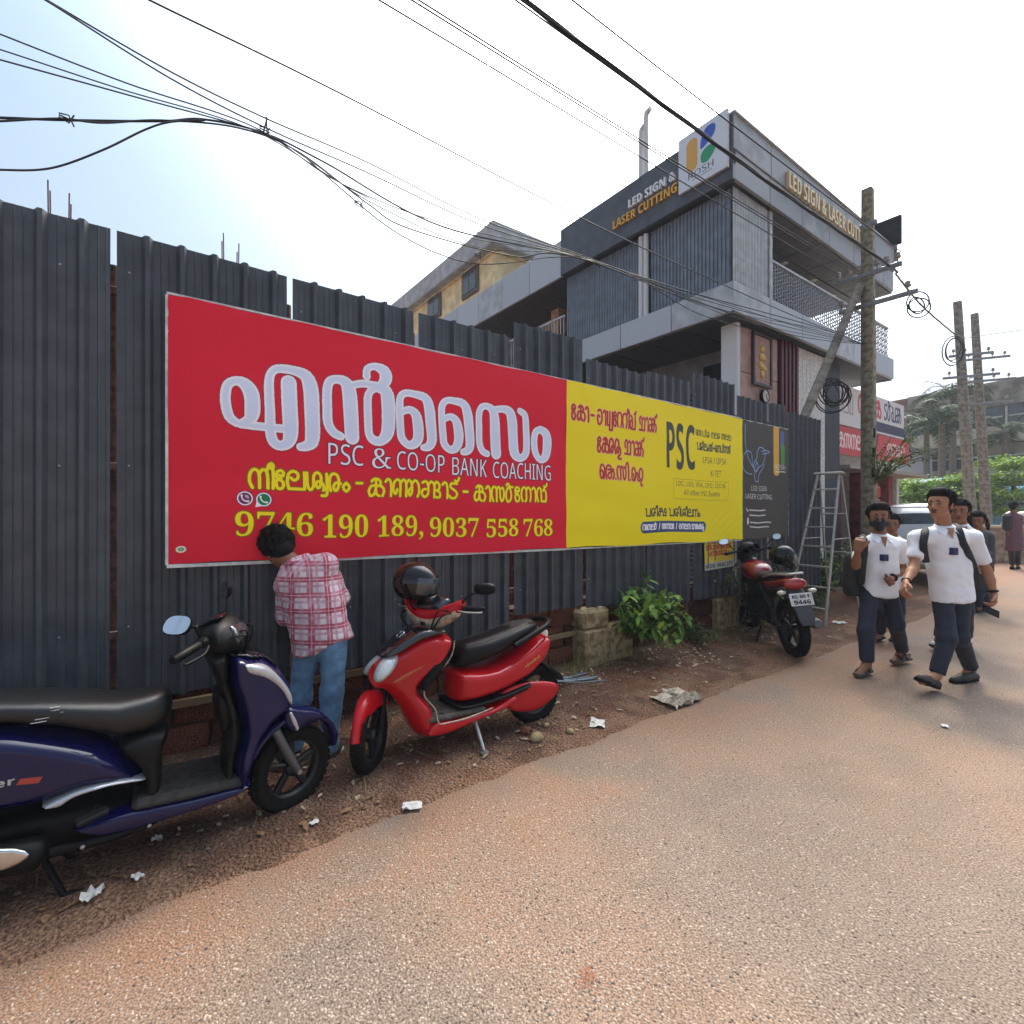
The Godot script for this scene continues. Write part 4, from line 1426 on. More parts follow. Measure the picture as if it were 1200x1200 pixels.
	type(pr, "ROSH", Vector2(0.20, 0.15), 0.11, 0.48, Color("40434c"))
	for k in 11:
		pr.pen([Vector2(0.28 + k * 0.035, 0.11), Vector2(0.298 + k * 0.035, 0.118)], [0.014, 0.014], Color("6a6e78"))
	var face := Shape.new()
	face.flat().quad_uv(Vector3(-0.004, 0, 0), Vector3(-0.004, 0, 0.93), Vector3(-0.004, 0.95, 0.93), Vector3(-0.004, 0.95, 0), Vector2(0, 1), Vector2(1, 1), Vector2(1, 0), Vector2(0, 0))
	put("face", face, print_mat(pr.save(), 0.4), rs)
	slab(rs, "box", 0.0, 0.05, 0, 0.95, 0, 0.93, M.white, 0.004)
	var bb := thing("roof_board", "plain dark square board standing on the far roof end behind the pole", "sign board", Vector3(15.0, 8.0, -1.6))
	slab(bb, "board", -0.05, 0.05, 0.1, 0.8, 0.1, 0.75, M.trim, 0.01)
	slab(bb, "bracket", -0.03, 0.03, -0.3, 0.3, 0.2, 0.26, M.steel)
	slab(bb, "bracket", -0.03, 0.03, -0.3, 0.3, 0.6, 0.66, M.steel)


func make_cream_building():
	var wall := mat("f3dcaa", 0.85, 0.0, {"tex": T.blotch, "s": 0.25})
	var frame := mat("5f5347", 0.7)
	var glass := mat("3a4248", 0.15, 0.0, {"spec": 0.6})
	var b := thing("cream_building", "cream plastered building with mouldy grey roof slab behind the shop", "building")
	var y1 := on_x(578, 256, 9.0).y
	slab(b, "roof", 9.0, 24.0, y1 - 0.72, y1, -34.0, -9.9, mat("aeb3b6", 0.85, 0.0, {"tex": T.blotch, "s": 0.3}), 0.03)
	slab(b, "soffit", 9.3, 23.7, y1 - 0.76, y1 - 0.722, -33.7, -10.2, wall)
	slab(b, "wall", 9.4, 23.0, -0.1, y1 - 0.765, -33.0, -10.35, wall)
	for px in [552.0, 510.0, 476.0]:
		var c := on_x(px, 600.0 - (600.0 - 327.0) * (px - 170.0) / (552.0 - 170.0), 9.4)
		var w := slab(b, "window", 9.33, 9.4, c.y - 0.6, c.y + 0.6, c.z - 0.55, c.z + 0.55, frame)
		slab(w, "pane", 9.31, 9.328, c.y - 0.47, c.y + 0.52, c.z - 0.44, c.z - 0.02, glass)
		slab(w, "pane", 9.31, 9.328, c.y - 0.47, c.y + 0.52, c.z + 0.02, c.z + 0.44, glass)
	for k in 3:
		slab(b, "sun_shade", 9.2, 9.4, y1 - 1.1 - k * 3.2, y1 - 1.02 - k * 3.2, -33.0, -10.9, wall) if k else null


func make_shop_row():
	var b := thing("roadside_shop", "white roadside shop with red pillar beyond the end of the fence", "shop")
	slab(b, "wall", 12.9, 18.4, 2.6, 4.3, -6.0, -1.9, M.white)
	slab(b, "side_wall", 18.2, 18.4, -0.1, 2.6, -6.0, -1.9, M.white)
	slab(b, "back_wall", 13.0, 18.2, -0.1, 2.6, -6.0, -5.8, mat("5c4038", 0.8))
	slab(b, "awning", 12.9, 18.4, 2.5, 2.58, -1.9, -1.2, mat("9a918a", 0.6))
	for x in [13.2, 14.75, 16.6]:
		slab(b, "pillar", x, x + 0.3, -0.1, 2.5, -1.9, -1.6, mat("8f4540", 0.6, 0.0, {"tex": T.stain, "s": 1.0}), 0.02)
	for r in 3:
		slab(b, "shelf", 13.2, 18.0, 0.5 + r * 0.6, 0.54 + r * 0.6, -5.2, -3.6, mat("70584a", 0.7))
	rng.seed = 5
	for r in 3:
		for k in 13:
			slab(b, "carton", 13.4 + k * 0.35, 13.4 + k * 0.35 + rng.randf_range(0.18, 0.32), 0.545 + r * 0.6, 0.545 + r * 0.6 + rng.randf_range(0.2, 0.45), -4.2, -3.7, mat(Color.from_hsv(rng.randf(), 0.45, 0.55), 0.6))
	# signboards over the shop: print of unreadable script stood in for by plain strokes
	var s1 := thing("shop_signboard", "white signboard with red script above the roadside shop", "sign", Vector3(12.75, 3.55, -1.52))
	var pr := Print.new(Vector2.ZERO, Vector2(4.6, 0.95), 150.0, Color("d8d4d2"))
	write(pr, ["sa", "la", "va"], Vector2(0.2, 0.3), 0.5, 0.9, 0.05, [[Color("a9a4a4"), 0.0]])
	write(pr, ["ga", "ra", "na", "ka"], Vector2(1.4, 0.42), 0.4, 1.5, 0.08, [[Color("c4465a"), 0.0]])
	pr.poly(PackedVector2Array([Vector2(2.6, 0.05), Vector2(4.6, 0.05), Vector2(4.6, 0.3), Vector2(2.3, 0.3)]), Color("4c4f66"))
	write(pr, ["ta", "rr", "va", "nka"], Vector2(3.1, 0.42), 0.4, 1.3, 0.06, [[Color("3f4660"), 0.0]])
	var q := Shape.new()
	q.flat().quad_uv(Vector3(0, 0, 0.044), Vector3(4.6, 0, 0.044), Vector3(4.6, 0.95, 0.044), Vector3(0, 0.95, 0.044), Vector2(0, 1), Vector2(1, 1), Vector2(1, 0), Vector2(0, 0))
	put("face", q, print_mat(pr.save(), 0.5), s1)
	slab(s1, "box", 0, 4.6, 0, 0.95, -0.04, 0.04, M.white)
	var s2 := thing("shop_signboard", "red signboard with pale script hung under the white one", "sign", Vector3(12.8, 2.85, -1.50))
	var p2 := Print.new(Vector2.ZERO, Vector2(4.9, 0.66), 150.0, Color("c8565a"))
	write(p2, ["ka", "sa", "ga", "la", " ", "pa", "ra", "am"], Vector2(0.15, 0.18), 0.32, 2.3, 0.05, [[Color("ecd9d4"), 0.0]])
	write(p2, ["ba", "na", "ka", "ra"], Vector2(3.2, 0.18), 0.3, 1.4, 0.05, [[Color("ecd9d4"), 0.0]])
	var q2 := Shape.new()
	q2.flat().quad_uv(Vector3(0, 0, 0.044), Vector3(4.9, 0, 0.044), Vector3(4.9, 0.66, 0.044), Vector3(0, 0.66, 0.044), Vector2(0, 1), Vector2(1, 1), Vector2(1, 0), Vector2(0, 0))
	put("face", q2, print_mat(p2.save(), 0.5), s2)
	slab(s2, "box", 0, 4.9, 0, 0.66, -0.04, 0.04, mat("a8a4a0", 0.6))
	# a rack of crisp packets and small goods by the entrance
	var rack := thing("goods_rack", "narrow red rack of hanging packets at the shop entrance", "rack", Vector3(13.9, 0, -1.05))
	slab(rack, "back", -0.25, 0.25, 0.0, 2.2, -0.03, 0.0, mat("8c2320", 0.6))
	rng.seed = 8
	for r in 6:
		for k in 2:
			slab(rack, "packet", -0.22 + k * 0.23, -0.02 + k * 0.23, 0.35 + r * 0.3, 0.6 + r * 0.3, 0.005, 0.05, mat([Color("b03a2c"), Color("c98a2a"), Color("a82a3a"), Color("d0b04a")][rng.randi() % 4], 0.35), 0.01)


func make_far_building():
	var conc := mat("8d877c", 0.85, 0.0, {"tex": T.mould, "s": 0.12})
	var band := mat("b0aa98", 0.8, 0.0, {"tex": T.stain, "s": 0.2})
	var brown := mat("8a6a58", 0.85, 0.0, {"tex": T.stain, "s": 0.2})
	var glass := mat("2c3a40", 0.15, 0.0, {"spec": 0.6})
	var frame := mat("a9aaa4", 0.6)
	var b := thing("office_block", "long grey three storey block with window bands beyond the palms", "building", Vector3(48.0, 0, -10.9), -0.2)
	slab(b, "wall", 0.5, 14.0, -0.2, 10.3, 0.1, 42.0, conc)
	slab(b, "end_pier", 0.0, 14.2, -0.2, 10.35, -1.2, 0.9, brown, 0.05)
	slab(b, "parapet", 0.0, 0.48, 8.7, 10.4, 0.92, 42.0, conc, 0.03)
	for r in 3:
		slab(b, "spandrel", -0.3, 0.48, [6.2, 3.5, 0.7][r], [7.3, 4.5, 1.8][r], 0.92, 42.0, band, 0.03)
		var k := 0.95
		while k < 40.0:
			var y0: float = [7.32, 4.52, 1.82][r]
			var y1: float = [8.68, 6.18, 3.48][r]
			var w := slab(b, "window", 0.2, 0.46, y0, y1, k, k + 0.12, frame)
			slab(w, "pane", 0.32, 0.36, y0 + 0.05, y1 - 0.05, k + 0.13, k + 1.78, glass)
			slab(w, "transom", 0.26, 0.42, (y0 + y1) * 0.5 - 0.04, (y0 + y1) * 0.5 + 0.04, k + 0.13, k + 1.78, frame)
			k += 1.9
	# lower building at the far left of the junction
	var c := thing("distant_shop_block", "pale distant shop block seen under the red signboard", "building", Vector3(36.0, 0, -16.0))
	slab(c, "wall", 0, 10, -0.2, 5.5, 0, 8.0, M.white)
	slab(c, "roof", -0.3, 10.3, 5.5, 5.8, -0.3, 8.3, conc, 0.03)
	for k in 4:
		slab(c, "shutter", -0.05, 0.0, 0.0, 2.6, 0.3 + k * 1.95, 1.95 + k * 1.95, mat("4f7f9c", 0.6))


# unfinished columns with starter bars, on the plot behind the fence
func make_plot():
	for q in [[70.0, 232.0, "unfinished concrete column with four starter bars behind the first fence sheets"], [270.0, 290.0, "unfinished concrete column with starter bars behind the red banner"]]:
		var p := on_z(q[0], q[1], -5.0)
		var t := thing("concrete_column", q[2], "column", Vector3(p.x, 0, -5.0), 0.0, "unfinished columns on the plot")
		slab(t, "shaft", -0.12, 0.12, -0.1, p.y - 0.8, -0.12, 0.12, M.concrete_old, 0.01)
		for k in 4:
			var s := Shape.new()
			s.tube([Vector3(-0.09 + 0.18 * (k % 2), p.y - 0.9, -0.09 + 0.18 * (k / 2)), Vector3(-0.1 + 0.2 * (k % 2), p.y + [0.1, 0.0, 0.14, 0.05][k], -0.09 + 0.18 * (k / 2))], 0.009, 6)
			put("starter_bar", s, M.rust, t)
	var w := thing("plot_wall", "rough half built laterite wall glimpsed through gaps in the fence", "wall", Vector3(-4.0, 0, -2.3))
	slab(w, "core", 0, 12.0, -0.1, 2.3, -0.2, 0.0, M.laterite[1])
	rng.seed = 12
	for r in 9:
		for k in 9:
			var x := 1.8 + k * 0.36 + (r % 2) * 0.16
			slab(w, "brick", x, x + 0.34, 0.0 + r * 0.25, 0.235 + r * 0.25, -0.02, 0.03 + rng.randf() * 0.03, M.laterite[rng.randi() % 4], 0.01)
	for k in 6:
		var o := slab(w, "pasted_paper", 3.55 + rng.randf() * 0.35, 3.85 + rng.randf() * 0.3, 0.8 + k * 0.25, 0.98 + k * 0.25, 0.075, 0.08, M.white)


# ---------------------------------------------------------------- two wheelers: x forward, y up, z to the rider's right
func axle(c: Vector3) -> Transform3D:
	return Transform3D(Basis(Vector3.UP, -PI / 2), c)


func wheel(parent: Node3D, called: String, c: Vector3, r: float, w: float, rim: Material, spokes := 5, turn := 0.0) -> Node3D:
	var n := Node3D.new()
	n.name = called
	parent.add_child(n, true)
	n.position = c
	n.rotation.y = turn
	var t := Shape.new()
	var h := w * 0.5
	t.lathe([Vector2(r - w * 0.75, -h * 0.62), Vector2(r - w * 0.4, -h), Vector2(r - w * 0.13, -h * 0.86), Vector2(r - w * 0.02, -h * 0.42), Vector2(r, 0), Vector2(r - w * 0.02, h * 0.42), Vector2(r - w * 0.13, h * 0.86), Vector2(r - w * 0.4, h), Vector2(r - w * 0.75, h * 0.62)], 40, axle(Vector3.ZERO))
	# tread blocks
	for k in 36:
		var a := TAU * k / 36.0
		for s in [-1, 1]:
			t.box(Vector3(cos(a + s * 0.05) * (r - 0.001), sin(a + s * 0.05) * (r - 0.001), s * h * 0.42), Vector3(0.007, r * 0.11, h * 0.5), Basis(Vector3.BACK, a))
	put("tyre", t, M.rubber, n)
	var q := Shape.new()
	var ri := r - w * 0.7
	q.lathe([Vector2(ri + 0.006, -h * 0.66), Vector2(ri - 0.012, -h * 0.6), Vector2(ri - 0.02, 0), Vector2(ri - 0.012, h * 0.6), Vector2(ri + 0.006, h * 0.66)], 32, axle(Vector3.ZERO))
	q.lathe([Vector2(0, -h * 0.9), Vector2(0.035, -h * 0.9), Vector2(0.04, -h * 0.5), Vector2(0.04, h * 0.5), Vector2(0.035, h * 0.9), Vector2(0, h * 0.9)], 16, axle(Vector3.ZERO))
	for k in spokes:
		var a := TAU * k / spokes + 0.3
		q.box(Vector3(cos(a), sin(a), 0) * (ri + 0.02) * 0.5, Vector3(ri - 0.01, 0.032, h * 0.7), Basis(Vector3.BACK, a), 0.006)
	put("rim", q, rim, n)
	return n


func part_node(parent: Node3D, called: String, at: Vector3, turn := 0.0) -> Node3D:
	var n := Node3D.new()
	n.name = called
	parent.add_child(n, true)
	n.position = at
	n.rotation.y = turn
	return n


func mirror(parent: Node3D, root: Vector3, tip: Vector3, size: Vector2, face: float, glass_mat: Material, tilt := 0.1):
	var m := part_node(parent, "mirror", Vector3.ZERO)
	var s := Shape.new()
	s.tube(curve([root, root.lerp(tip, 0.5) + Vector3(0.015, 0.02, 0), tip - Vector3(0, size.y * 0.4, 0)], 5), 0.006, 8)
	put("stalk", s, M.black, m)
	var b := Basis(Vector3.UP, face) * Basis(Vector3.BACK, -tilt)
	var rings := []
	for q in [[0.03, 0.3], [0.026, 0.7], [0.014, 0.95], [0.0, 1.0]]:
		rings.append(oval(tip + b * Vector3(q[0], 0, 0), b * Vector3(0, 0, size.x * 0.5 * q[1]), b * Vector3(0, size.y * 0.5 * q[1], 0), 2.6, 20))
	var h := Shape.new()
	h.loft(rings, true, false)
	put("shell", h, M.black, m)
	var g := Shape.new()
	g.fan(oval(tip + b * Vector3(-0.001, 0, 0), b * Vector3(0, 0, size.x * 0.47), b * Vector3(0, size.y * 0.47, 0), 2.6, 20), true)
	put("glass", g, glass_mat, m)


func bar_grip(parent: Node3D, a: Vector3, b: Vector3, lever: Vector3):
	var s := Shape.new()
	s.tube([a, a.lerp(b, 0.04), a.lerp(b, 0.96), b], [0.017, 0.02, 0.02, 0.017], 10)
	put("grip", s, M.black, parent)
	var l := Shape.new()
	l.tube(curve([a.lerp(b, -0.05) + lever * 0.55, a.lerp(b, 0.4) + lever, b + lever * 0.95, b.lerp(a, -0.04) + lever * 0.8], 4), 0.006, 6)
	put("brake_lever", l, M.alu if parent.has_meta("bright") else M.black, parent)


func make_blue_scooter():
	var paint := mat("0d0d3c", 0.25, 0.0, {"coat": 0.8, "cr": 0.03, "spec": 0.15})
	var silver := mat("b9bbc0", 0.3, 0.4, {"coat": 0.5})
	var dark := mat("121314", 0.5, 0.0, {"tex": T.blotch, "s": 5.0, "world": false, "spec": 0.35})
	var vinyl := mat("17191a", 0.38, 0.0, {"tex": T.blotch, "nrm": T.wave, "ns": 0.35, "s": 3.0, "world": false})
	var mat_floor := mat("3a3733", 0.85, 0.0, {"tex": T.stain, "s": 4.0, "world": false})
	var t := thing("scooter", "dark blue scooter with silver trim parked nearest beside the fence", "scooter", Vector3(-0.035, 0.0, 0.76))
	t.position.y = 0.0
	var w := func(x): return 0.205 - 0.95 * pow(maxf(0.0, x - 0.36), 1.6)
	var apron := outline([0.355, 0.85, 0.46, 0.82, 0.57, 0.725, 0.637, 0.59, 0.632, 0.52, 0.57, 0.49, 0.50, 0.44, 0.465, 0.35, 0.435, 0.27, 0.41, 0.205, 0.372, 0.24, 0.366, 0.35, 0.395, 0.48, 0.375, 0.62, 0.345, 0.73], 4)
	var s := Shape.new()
	s.pillow(apron, func(p): return w.call(p.x), 0.05, Transform3D(), 0.03, true)
	put("apron", s, paint, t)
	s = Shape.new()
	s.pillow(outline([0.40, 0.815, 0.49, 0.785, 0.565, 0.705, 0.625, 0.60, 0.628, 0.545, 0.605, 0.555, 0.56, 0.64, 0.49, 0.715, 0.41, 0.765], 4), func(p): return w.call(p.x) + 0.004, 0.012, Transform3D(), 0.02)
	put("front_trim", s, silver, t)
	s = Shape.new()
	s.pillow(outline([0.33, 0.855, 0.42, 0.85, 0.52, 0.79, 0.575, 0.725, 0.50, 0.80, 0.40, 0.825], 3), func(p): return 0.15, 0.012, Transform3D(), 0.03)
	put("nose_cap", s, M.black_gloss, t)
	s = Shape.new()
	s.pillow(outline([0.262, 0.84, 0.34, 0.85, 0.35, 0.73, 0.378, 0.62, 0.398, 0.48, 0.37, 0.34, 0.375, 0.235, 0.325, 0.25, 0.33, 0.38, 0.335, 0.58, 0.30, 0.72], 4), func(p): return 0.165, 0.03, Transform3D(), 0.03)
	put("leg_shield", s, dark, t)
	s = Shape.new()
	s.pillow(outline([0.295, 0.66, 0.36, 0.64, 0.37, 0.52, 0.31, 0.50], 3), func(p): return 0.12, 0.02)
	put("glove_box", s, M.black, t)
	# floor and skirts
	s = Shape.new()
	s.box(Vector3(0.2, 0.275, 0), Vector3(0.42, 0.05, 0.33), Basis(Vector3.BACK, -0.06), 0.02)
	put("floorboard", s, mat_floor, t)
	s = Shape.new()
	s.pillow(outline([0.43, 0.255, 0.38, 0.20, 0.1, 0.185, -0.12, 0.2, -0.2, 0.27, -0.05, 0.29, 0.2, 0.268], 4), func(p): return 0.178, 0.03, Transform3D(), 0.035, true)
	put("skirt", s, paint, t)
	s = Shape.new()
	s.pillow(outline([-0.06, 0.54, 0.115, 0.56, 0.10, 0.45, 0.092, 0.30, 0.03, 0.30, 0.02, 0.40], 4), func(p): return 0.14, 0.03)
	put("seat_base", s, dark, t)
	var ws := func(x): return 0.178 - 0.35 * maxf(0.0, x + 0.12)
	s = Shape.new()
	s.pillow(outline([-0.95, 0.62, -0.85, 0.70, -0.6, 0.735, -0.40, 0.70, -0.30, 0.665, -0.146, 0.59, -0.045, 0.515, 0.02, 0.425, 0.072, 0.34, -0.02, 0.352, -0.15, 0.39, -0.29, 0.372, -0.45, 0.385, -0.65, 0.42, -0.85, 0.5], 4), func(p): return ws.call(p.x), 0.07, Transform3D(), 0.03, true)
	var sp := put("side_panel", s, paint, t)
	s = Shape.new()
	s.pillow(outline([-0.285, 0.388, -0.19, 0.422, -0.10, 0.424, 0.03, 0.392, 0.034, 0.368, -0.09, 0.398, -0.18, 0.394, -0.23, 0.372], 4), func(p): return ws.call(p.x) + 0.007, 0.01, Transform3D(), 0.02)
	put("side_trim", s, silver, t)
	# badge lettering on the side
	lettering(sp, "lettering", "ter", Transform3D(Basis(), Vector3(-0.425, 0.505, 0.176)), 0.026, 0.075, silver, 0.006)
	s = Shape.new()
	s.prism(PackedVector2Array([Vector2(-0.345, 0.50), Vector2(-0.285, 0.489), Vector2(-0.275, 0.508), Vector2(-0.335, 0.519)]), 0.006, Transform3D(Basis(), Vector3(0, 0, 0.179)))
	put("badge", s, mat("a8402f", 0.35), sp)
	# seat
	s = Shape.new()
	var rings := []
	for q in [[-0.92, 0.745, 0.05, 0.02], [-0.9, 0.75, 0.10, 0.05], [-0.75, 0.78, 0.125, 0.045], [-0.55, 0.775, 0.135, 0.042], [-0.40, 0.752, 0.14, 0.044], [-0.24, 0.712, 0.145, 0.052], [-0.14, 0.676, 0.145, 0.064], [-0.05, 0.640, 0.138, 0.078], [0.04, 0.634, 0.118, 0.082], [0.10, 0.640, 0.095, 0.074], [0.128, 0.648, 0.06, 0.05], [0.136, 0.655, 0.02, 0.02]]:
		rings.append(oval(Vector3(q[0], q[1], 0), Vector3(0, 0, q[2]), Vector3(0, q[3], 0), 2.9, 24))
	s.loft(rings)
	var seat := put("seat", s, vinyl, t)
	s = Shape.new()
	for k in 5:
		s.box(Vector3(-0.27 + [0.025, 0.0, 0.015, 0.0, -0.02][k], 0.748 - k * 0.011, 0.1365 + k * 0.002), Vector3([0.03, 0.075, 0.07, 0.06, 0.045][k], 0.0022, 0.003))
	put("care_print", s, M.white, seat)
	# neck and handlebar head, turned a little to the right
	s = Shape.new()
	rings = []
	for q in [[0.33, 0.80, 0.10, 0.05], [0.325, 0.86, 0.07, 0.045], [0.33, 0.90, 0.075, 0.05]]:
		rings.append(oval(Vector3(q[0], q[1], 0), Vector3(0, 0, q[2]), Vector3(q[3], 0, 0), 2.4, 16))
	s.loft(rings)
	put("neck", s, dark, t)
	var hb := part_node(t, "handlebar", Vector3(0.335, 0.93, 0), -0.30)
	s = Shape.new()
	s.pillow(outline([-0.10, 0.03, -0.04, 0.075, 0.03, 0.075, 0.09, 0.02, 0.105, -0.03, 0.06, -0.09, 0.0, -0.10, -0.06, -0.05], 4), func(p): return 0.17 - absf(p.x) * 0.2, 0.09, Transform3D(), 0.03)
	put("cowl", s, dark, hb)
	s = Shape.new()
	s.pillow(outline([-0.10, 0.035, -0.035, 0.085, 0.015, 0.095, 0.01, 0.08, -0.05, 0.055], 3), func(p): return 0.10, 0.01)
	put("instrument_panel", s, M.black_gloss, hb)
	s = Shape.new()
	s.pillow(outline([0.03, 0.06, 0.085, 0.03, 0.108, -0.03, 0.07, -0.06, 0.04, 0.0], 3), func(p): return 0.12, 0.03)
	put("cowl_lens", s, mat("2a2d31", 0.15, 0.0, {"coat": 0.8}), hb)
	bar_grip(hb, Vector3(-0.05, -0.005, 0.21), Vector3(-0.115, -0.03, 0.34), Vector3(0.055, -0.02, 0.0))
	bar_grip(hb, Vector3(-0.05, -0.005, -0.21), Vector3(-0.115, -0.02, -0.34), Vector3(0.06, 0.0, 0.0))
	s = Shape.new()
	s.tube([Vector3(-0.05, -0.003, -0.22), Vector3(-0.03, 0, 0), Vector3(-0.05, -0.003, 0.22)], 0.016, 8)
	put("bar", s, M.black, hb)
	mirror(hb, Vector3(-0.05, 0.02, 0.19), Vector3(-0.11, 0.105, 0.30), Vector2(0.13, 0.085), 1.05, mat("dfe6ee", 0.05, 1.0), 0.55)
	mirror(hb, Vector3(-0.03, 0.02, -0.19), Vector3(-0.05, 0.16, -0.29), Vector2(0.12, 0.085), 0.45, mat("c9d0d8", 0.08, 1.0))
	# control cables looping from the bars into the neck
	s = Shape.new()
	for q in [[0.14, 0.02], [-0.14, 0.02], [0.09, 0.035]]:
		s.tube(curve([Vector3(0.02, -0.01, q[0]), Vector3(0.11, -0.02 + q[1], q[0] * 0.8), Vector3(0.09, -0.10, q[0] * 0.4), Vector3(0.02, -0.13, q[0] * 0.2)], 4), 0.005, 6)
	put("control_cable", s, M.black, hb)
	s = Shape.new()
	s.box(Vector3(-0.045, 0.0, 0.19), Vector3(0.05, 0.045, 0.05), Basis(), 0.012)
	s.box(Vector3(-0.045, 0.0, -0.19), Vector3(0.05, 0.045, 0.05), Basis(), 0.012)
	put("switch_box", s, M.black, hb)
	# front wheel group
	var fw := part_node(t, "front_fork", Vector3(0.635, 0.2, 0), 0.30)
	for sd in [-1, 1]:
		s = Shape.new()
		s.tube([Vector3(-0.11, 0.24, 0.058 * sd), Vector3(-0.045, 0.09, 0.066 * sd), Vector3(0.0, 0.0, 0.07 * sd)], [0.02, 0.021, 0.017], 10)
		put("fork_leg", s, mat("5c5f60", 0.4, 0.5), fw)
	s = Shape.new()
	s.tube([Vector3(0, 0, -0.09), Vector3(0, 0, 0.09)], 0.012, 8)
	put("axle", s, M.alu, fw)
	wheel(t, "front_wheel", Vector3(0.635, 0.203, 0), 0.205, 0.088, mat("1c1d1e", 0.4, 0.2), 5, 0.30)
	s = Shape.new()
	rings = []
	for k in 11:
		var a := lerpf(0.12, 2.55, k / 10.0)
		var r := 0.237 + 0.03 * sin(a)
		var wide := 0.062 - (0.03 if k == 0 else 0.0)
		rings.append(oval(Vector3(cos(a) * r, sin(a) * r, 0), Vector3(0, 0, wide), Vector3(cos(a), sin(a), 0) * 0.018, 2.6, 14))
	s.loft(rings)
	var fd := put("front_fender", s, paint, t, Vector3(0.635, 0.203, 0))
	fd.rotation.y = 0.30
	s = Shape.new()
	s.pillow(outline([-0.05, 0.33, 0.03, 0.305, 0.13, 0.262, 0.175, 0.20, 0.08, 0.205, -0.01, 0.19, -0.07, 0.25], 3), func(p): return 0.075, 0.02)
	put("fender_beak", s, paint, fd)
	s = Shape.new()
	s.pillow(outline([-0.055, 0.30, -0.03, 0.31, 0.01, 0.215, -0.015, 0.20], 2), func(p): return 0.08, 0.01)
	put("fender_trim", s, silver, fd)
	# running gear
	wheel(t, "rear_wheel", Vector3(-0.635, 0.205, 0), 0.215, 0.10, mat("1c1d1e", 0.4, 0.2), 5)
	s = Shape.new()
	s.pillow(outline([-0.75, 0.30, -0.3, 0.34, 0.05, 0.28, 0.08, 0.16, -0.1, 0.13, -0.5, 0.14, -0.75, 0.18], 4), func(p): return 0.11, 0.04)
	put("engine_cover", s, M.black, t)
	s = Shape.new()
	s.tube(curve(pts3([0.16, 0.235, 0.10, 0.05, 0.20, 0.14, -0.1, 0.195, 0.155, -0.28, 0.215, 0.17]), 5), 0.019, 10)
	s.tube(curve(pts3([-0.26, 0.215, 0.17, -0.34, 0.235, 0.178, -0.6, 0.27, 0.185, -0.95, 0.31, 0.185]), 5), [0.02, 0.03, 0.05, 0.058, 0.06, 0.06, 0.06, 0.06, 0.06, 0.06, 0.06, 0.06, 0.06, 0.06, 0.06, 0.05], 14)
	put("exhaust", s, M.black, t)
	s = Shape.new()
	s.pillow(outline([-0.30, 0.265, -0.38, 0.315, -0.6, 0.345, -0.85, 0.38, -0.85, 0.30, -0.5, 0.255, -0.36, 0.235], 3), func(p): return 0.01, 0.012, Transform3D(Basis(), Vector3(0, 0, 0.243)))
	put("heat_guard", s, M.chrome, t)
	s = Shape.new()
	s.box(Vector3(-0.13, 0.325, 0.215), Vector3(0.10, 0.02, 0.05), Basis(Vector3.UP, 0.25) * Basis(Vector3.BACK, 0.15), 0.006)
	s.tube([Vector3(-0.12, 0.32, 0.12), Vector3(-0.13, 0.32, 0.2)], 0.01, 8)
	put("footpeg", s, M.trim, t)
	s = Shape.new()
	for q in [[0.05, 0.2, 0.16], [-0.16, 0.205, 0.182]]:
		s.ball(Vector3(q[0], q[1], q[2] + 0.01), Vector3(0.009, 0.009, 0.006), 8)
	put("bolt", s, M.alu, t)
	s = Shape.new()
	s.tube(pts3([-0.3, 0.17, 0.05, -0.22, 0.01, 0.13, -0.16, 0.0, 0.13]), 0.012, 8)
	s.tube(pts3([-0.3, 0.17, -0.05, -0.22, 0.01, -0.13, -0.16, 0.0, -0.13]), 0.012, 8)
	put("stand", s, M.black, t)
	s = Shape.new()
	s.tube(curve(pts3([-0.7, 0.76, 0.13, -0.95, 0.8, 0.11, -1.02, 0.8, 0.0, -0.95, 0.8, -0.11, -0.7, 0.76, -0.13]), 4), 0.013, 8)
	put("grab_rail", s, M.black, t)
	s = Shape.new()
	s.ball(Vector3(-0.97, 0.63, 0), Vector3(0.04, 0.06, 0.12), 14)
	put("tail_lamp", s, mat("8d1218", 0.15, 0.0, {"coat": 1.0}), t)


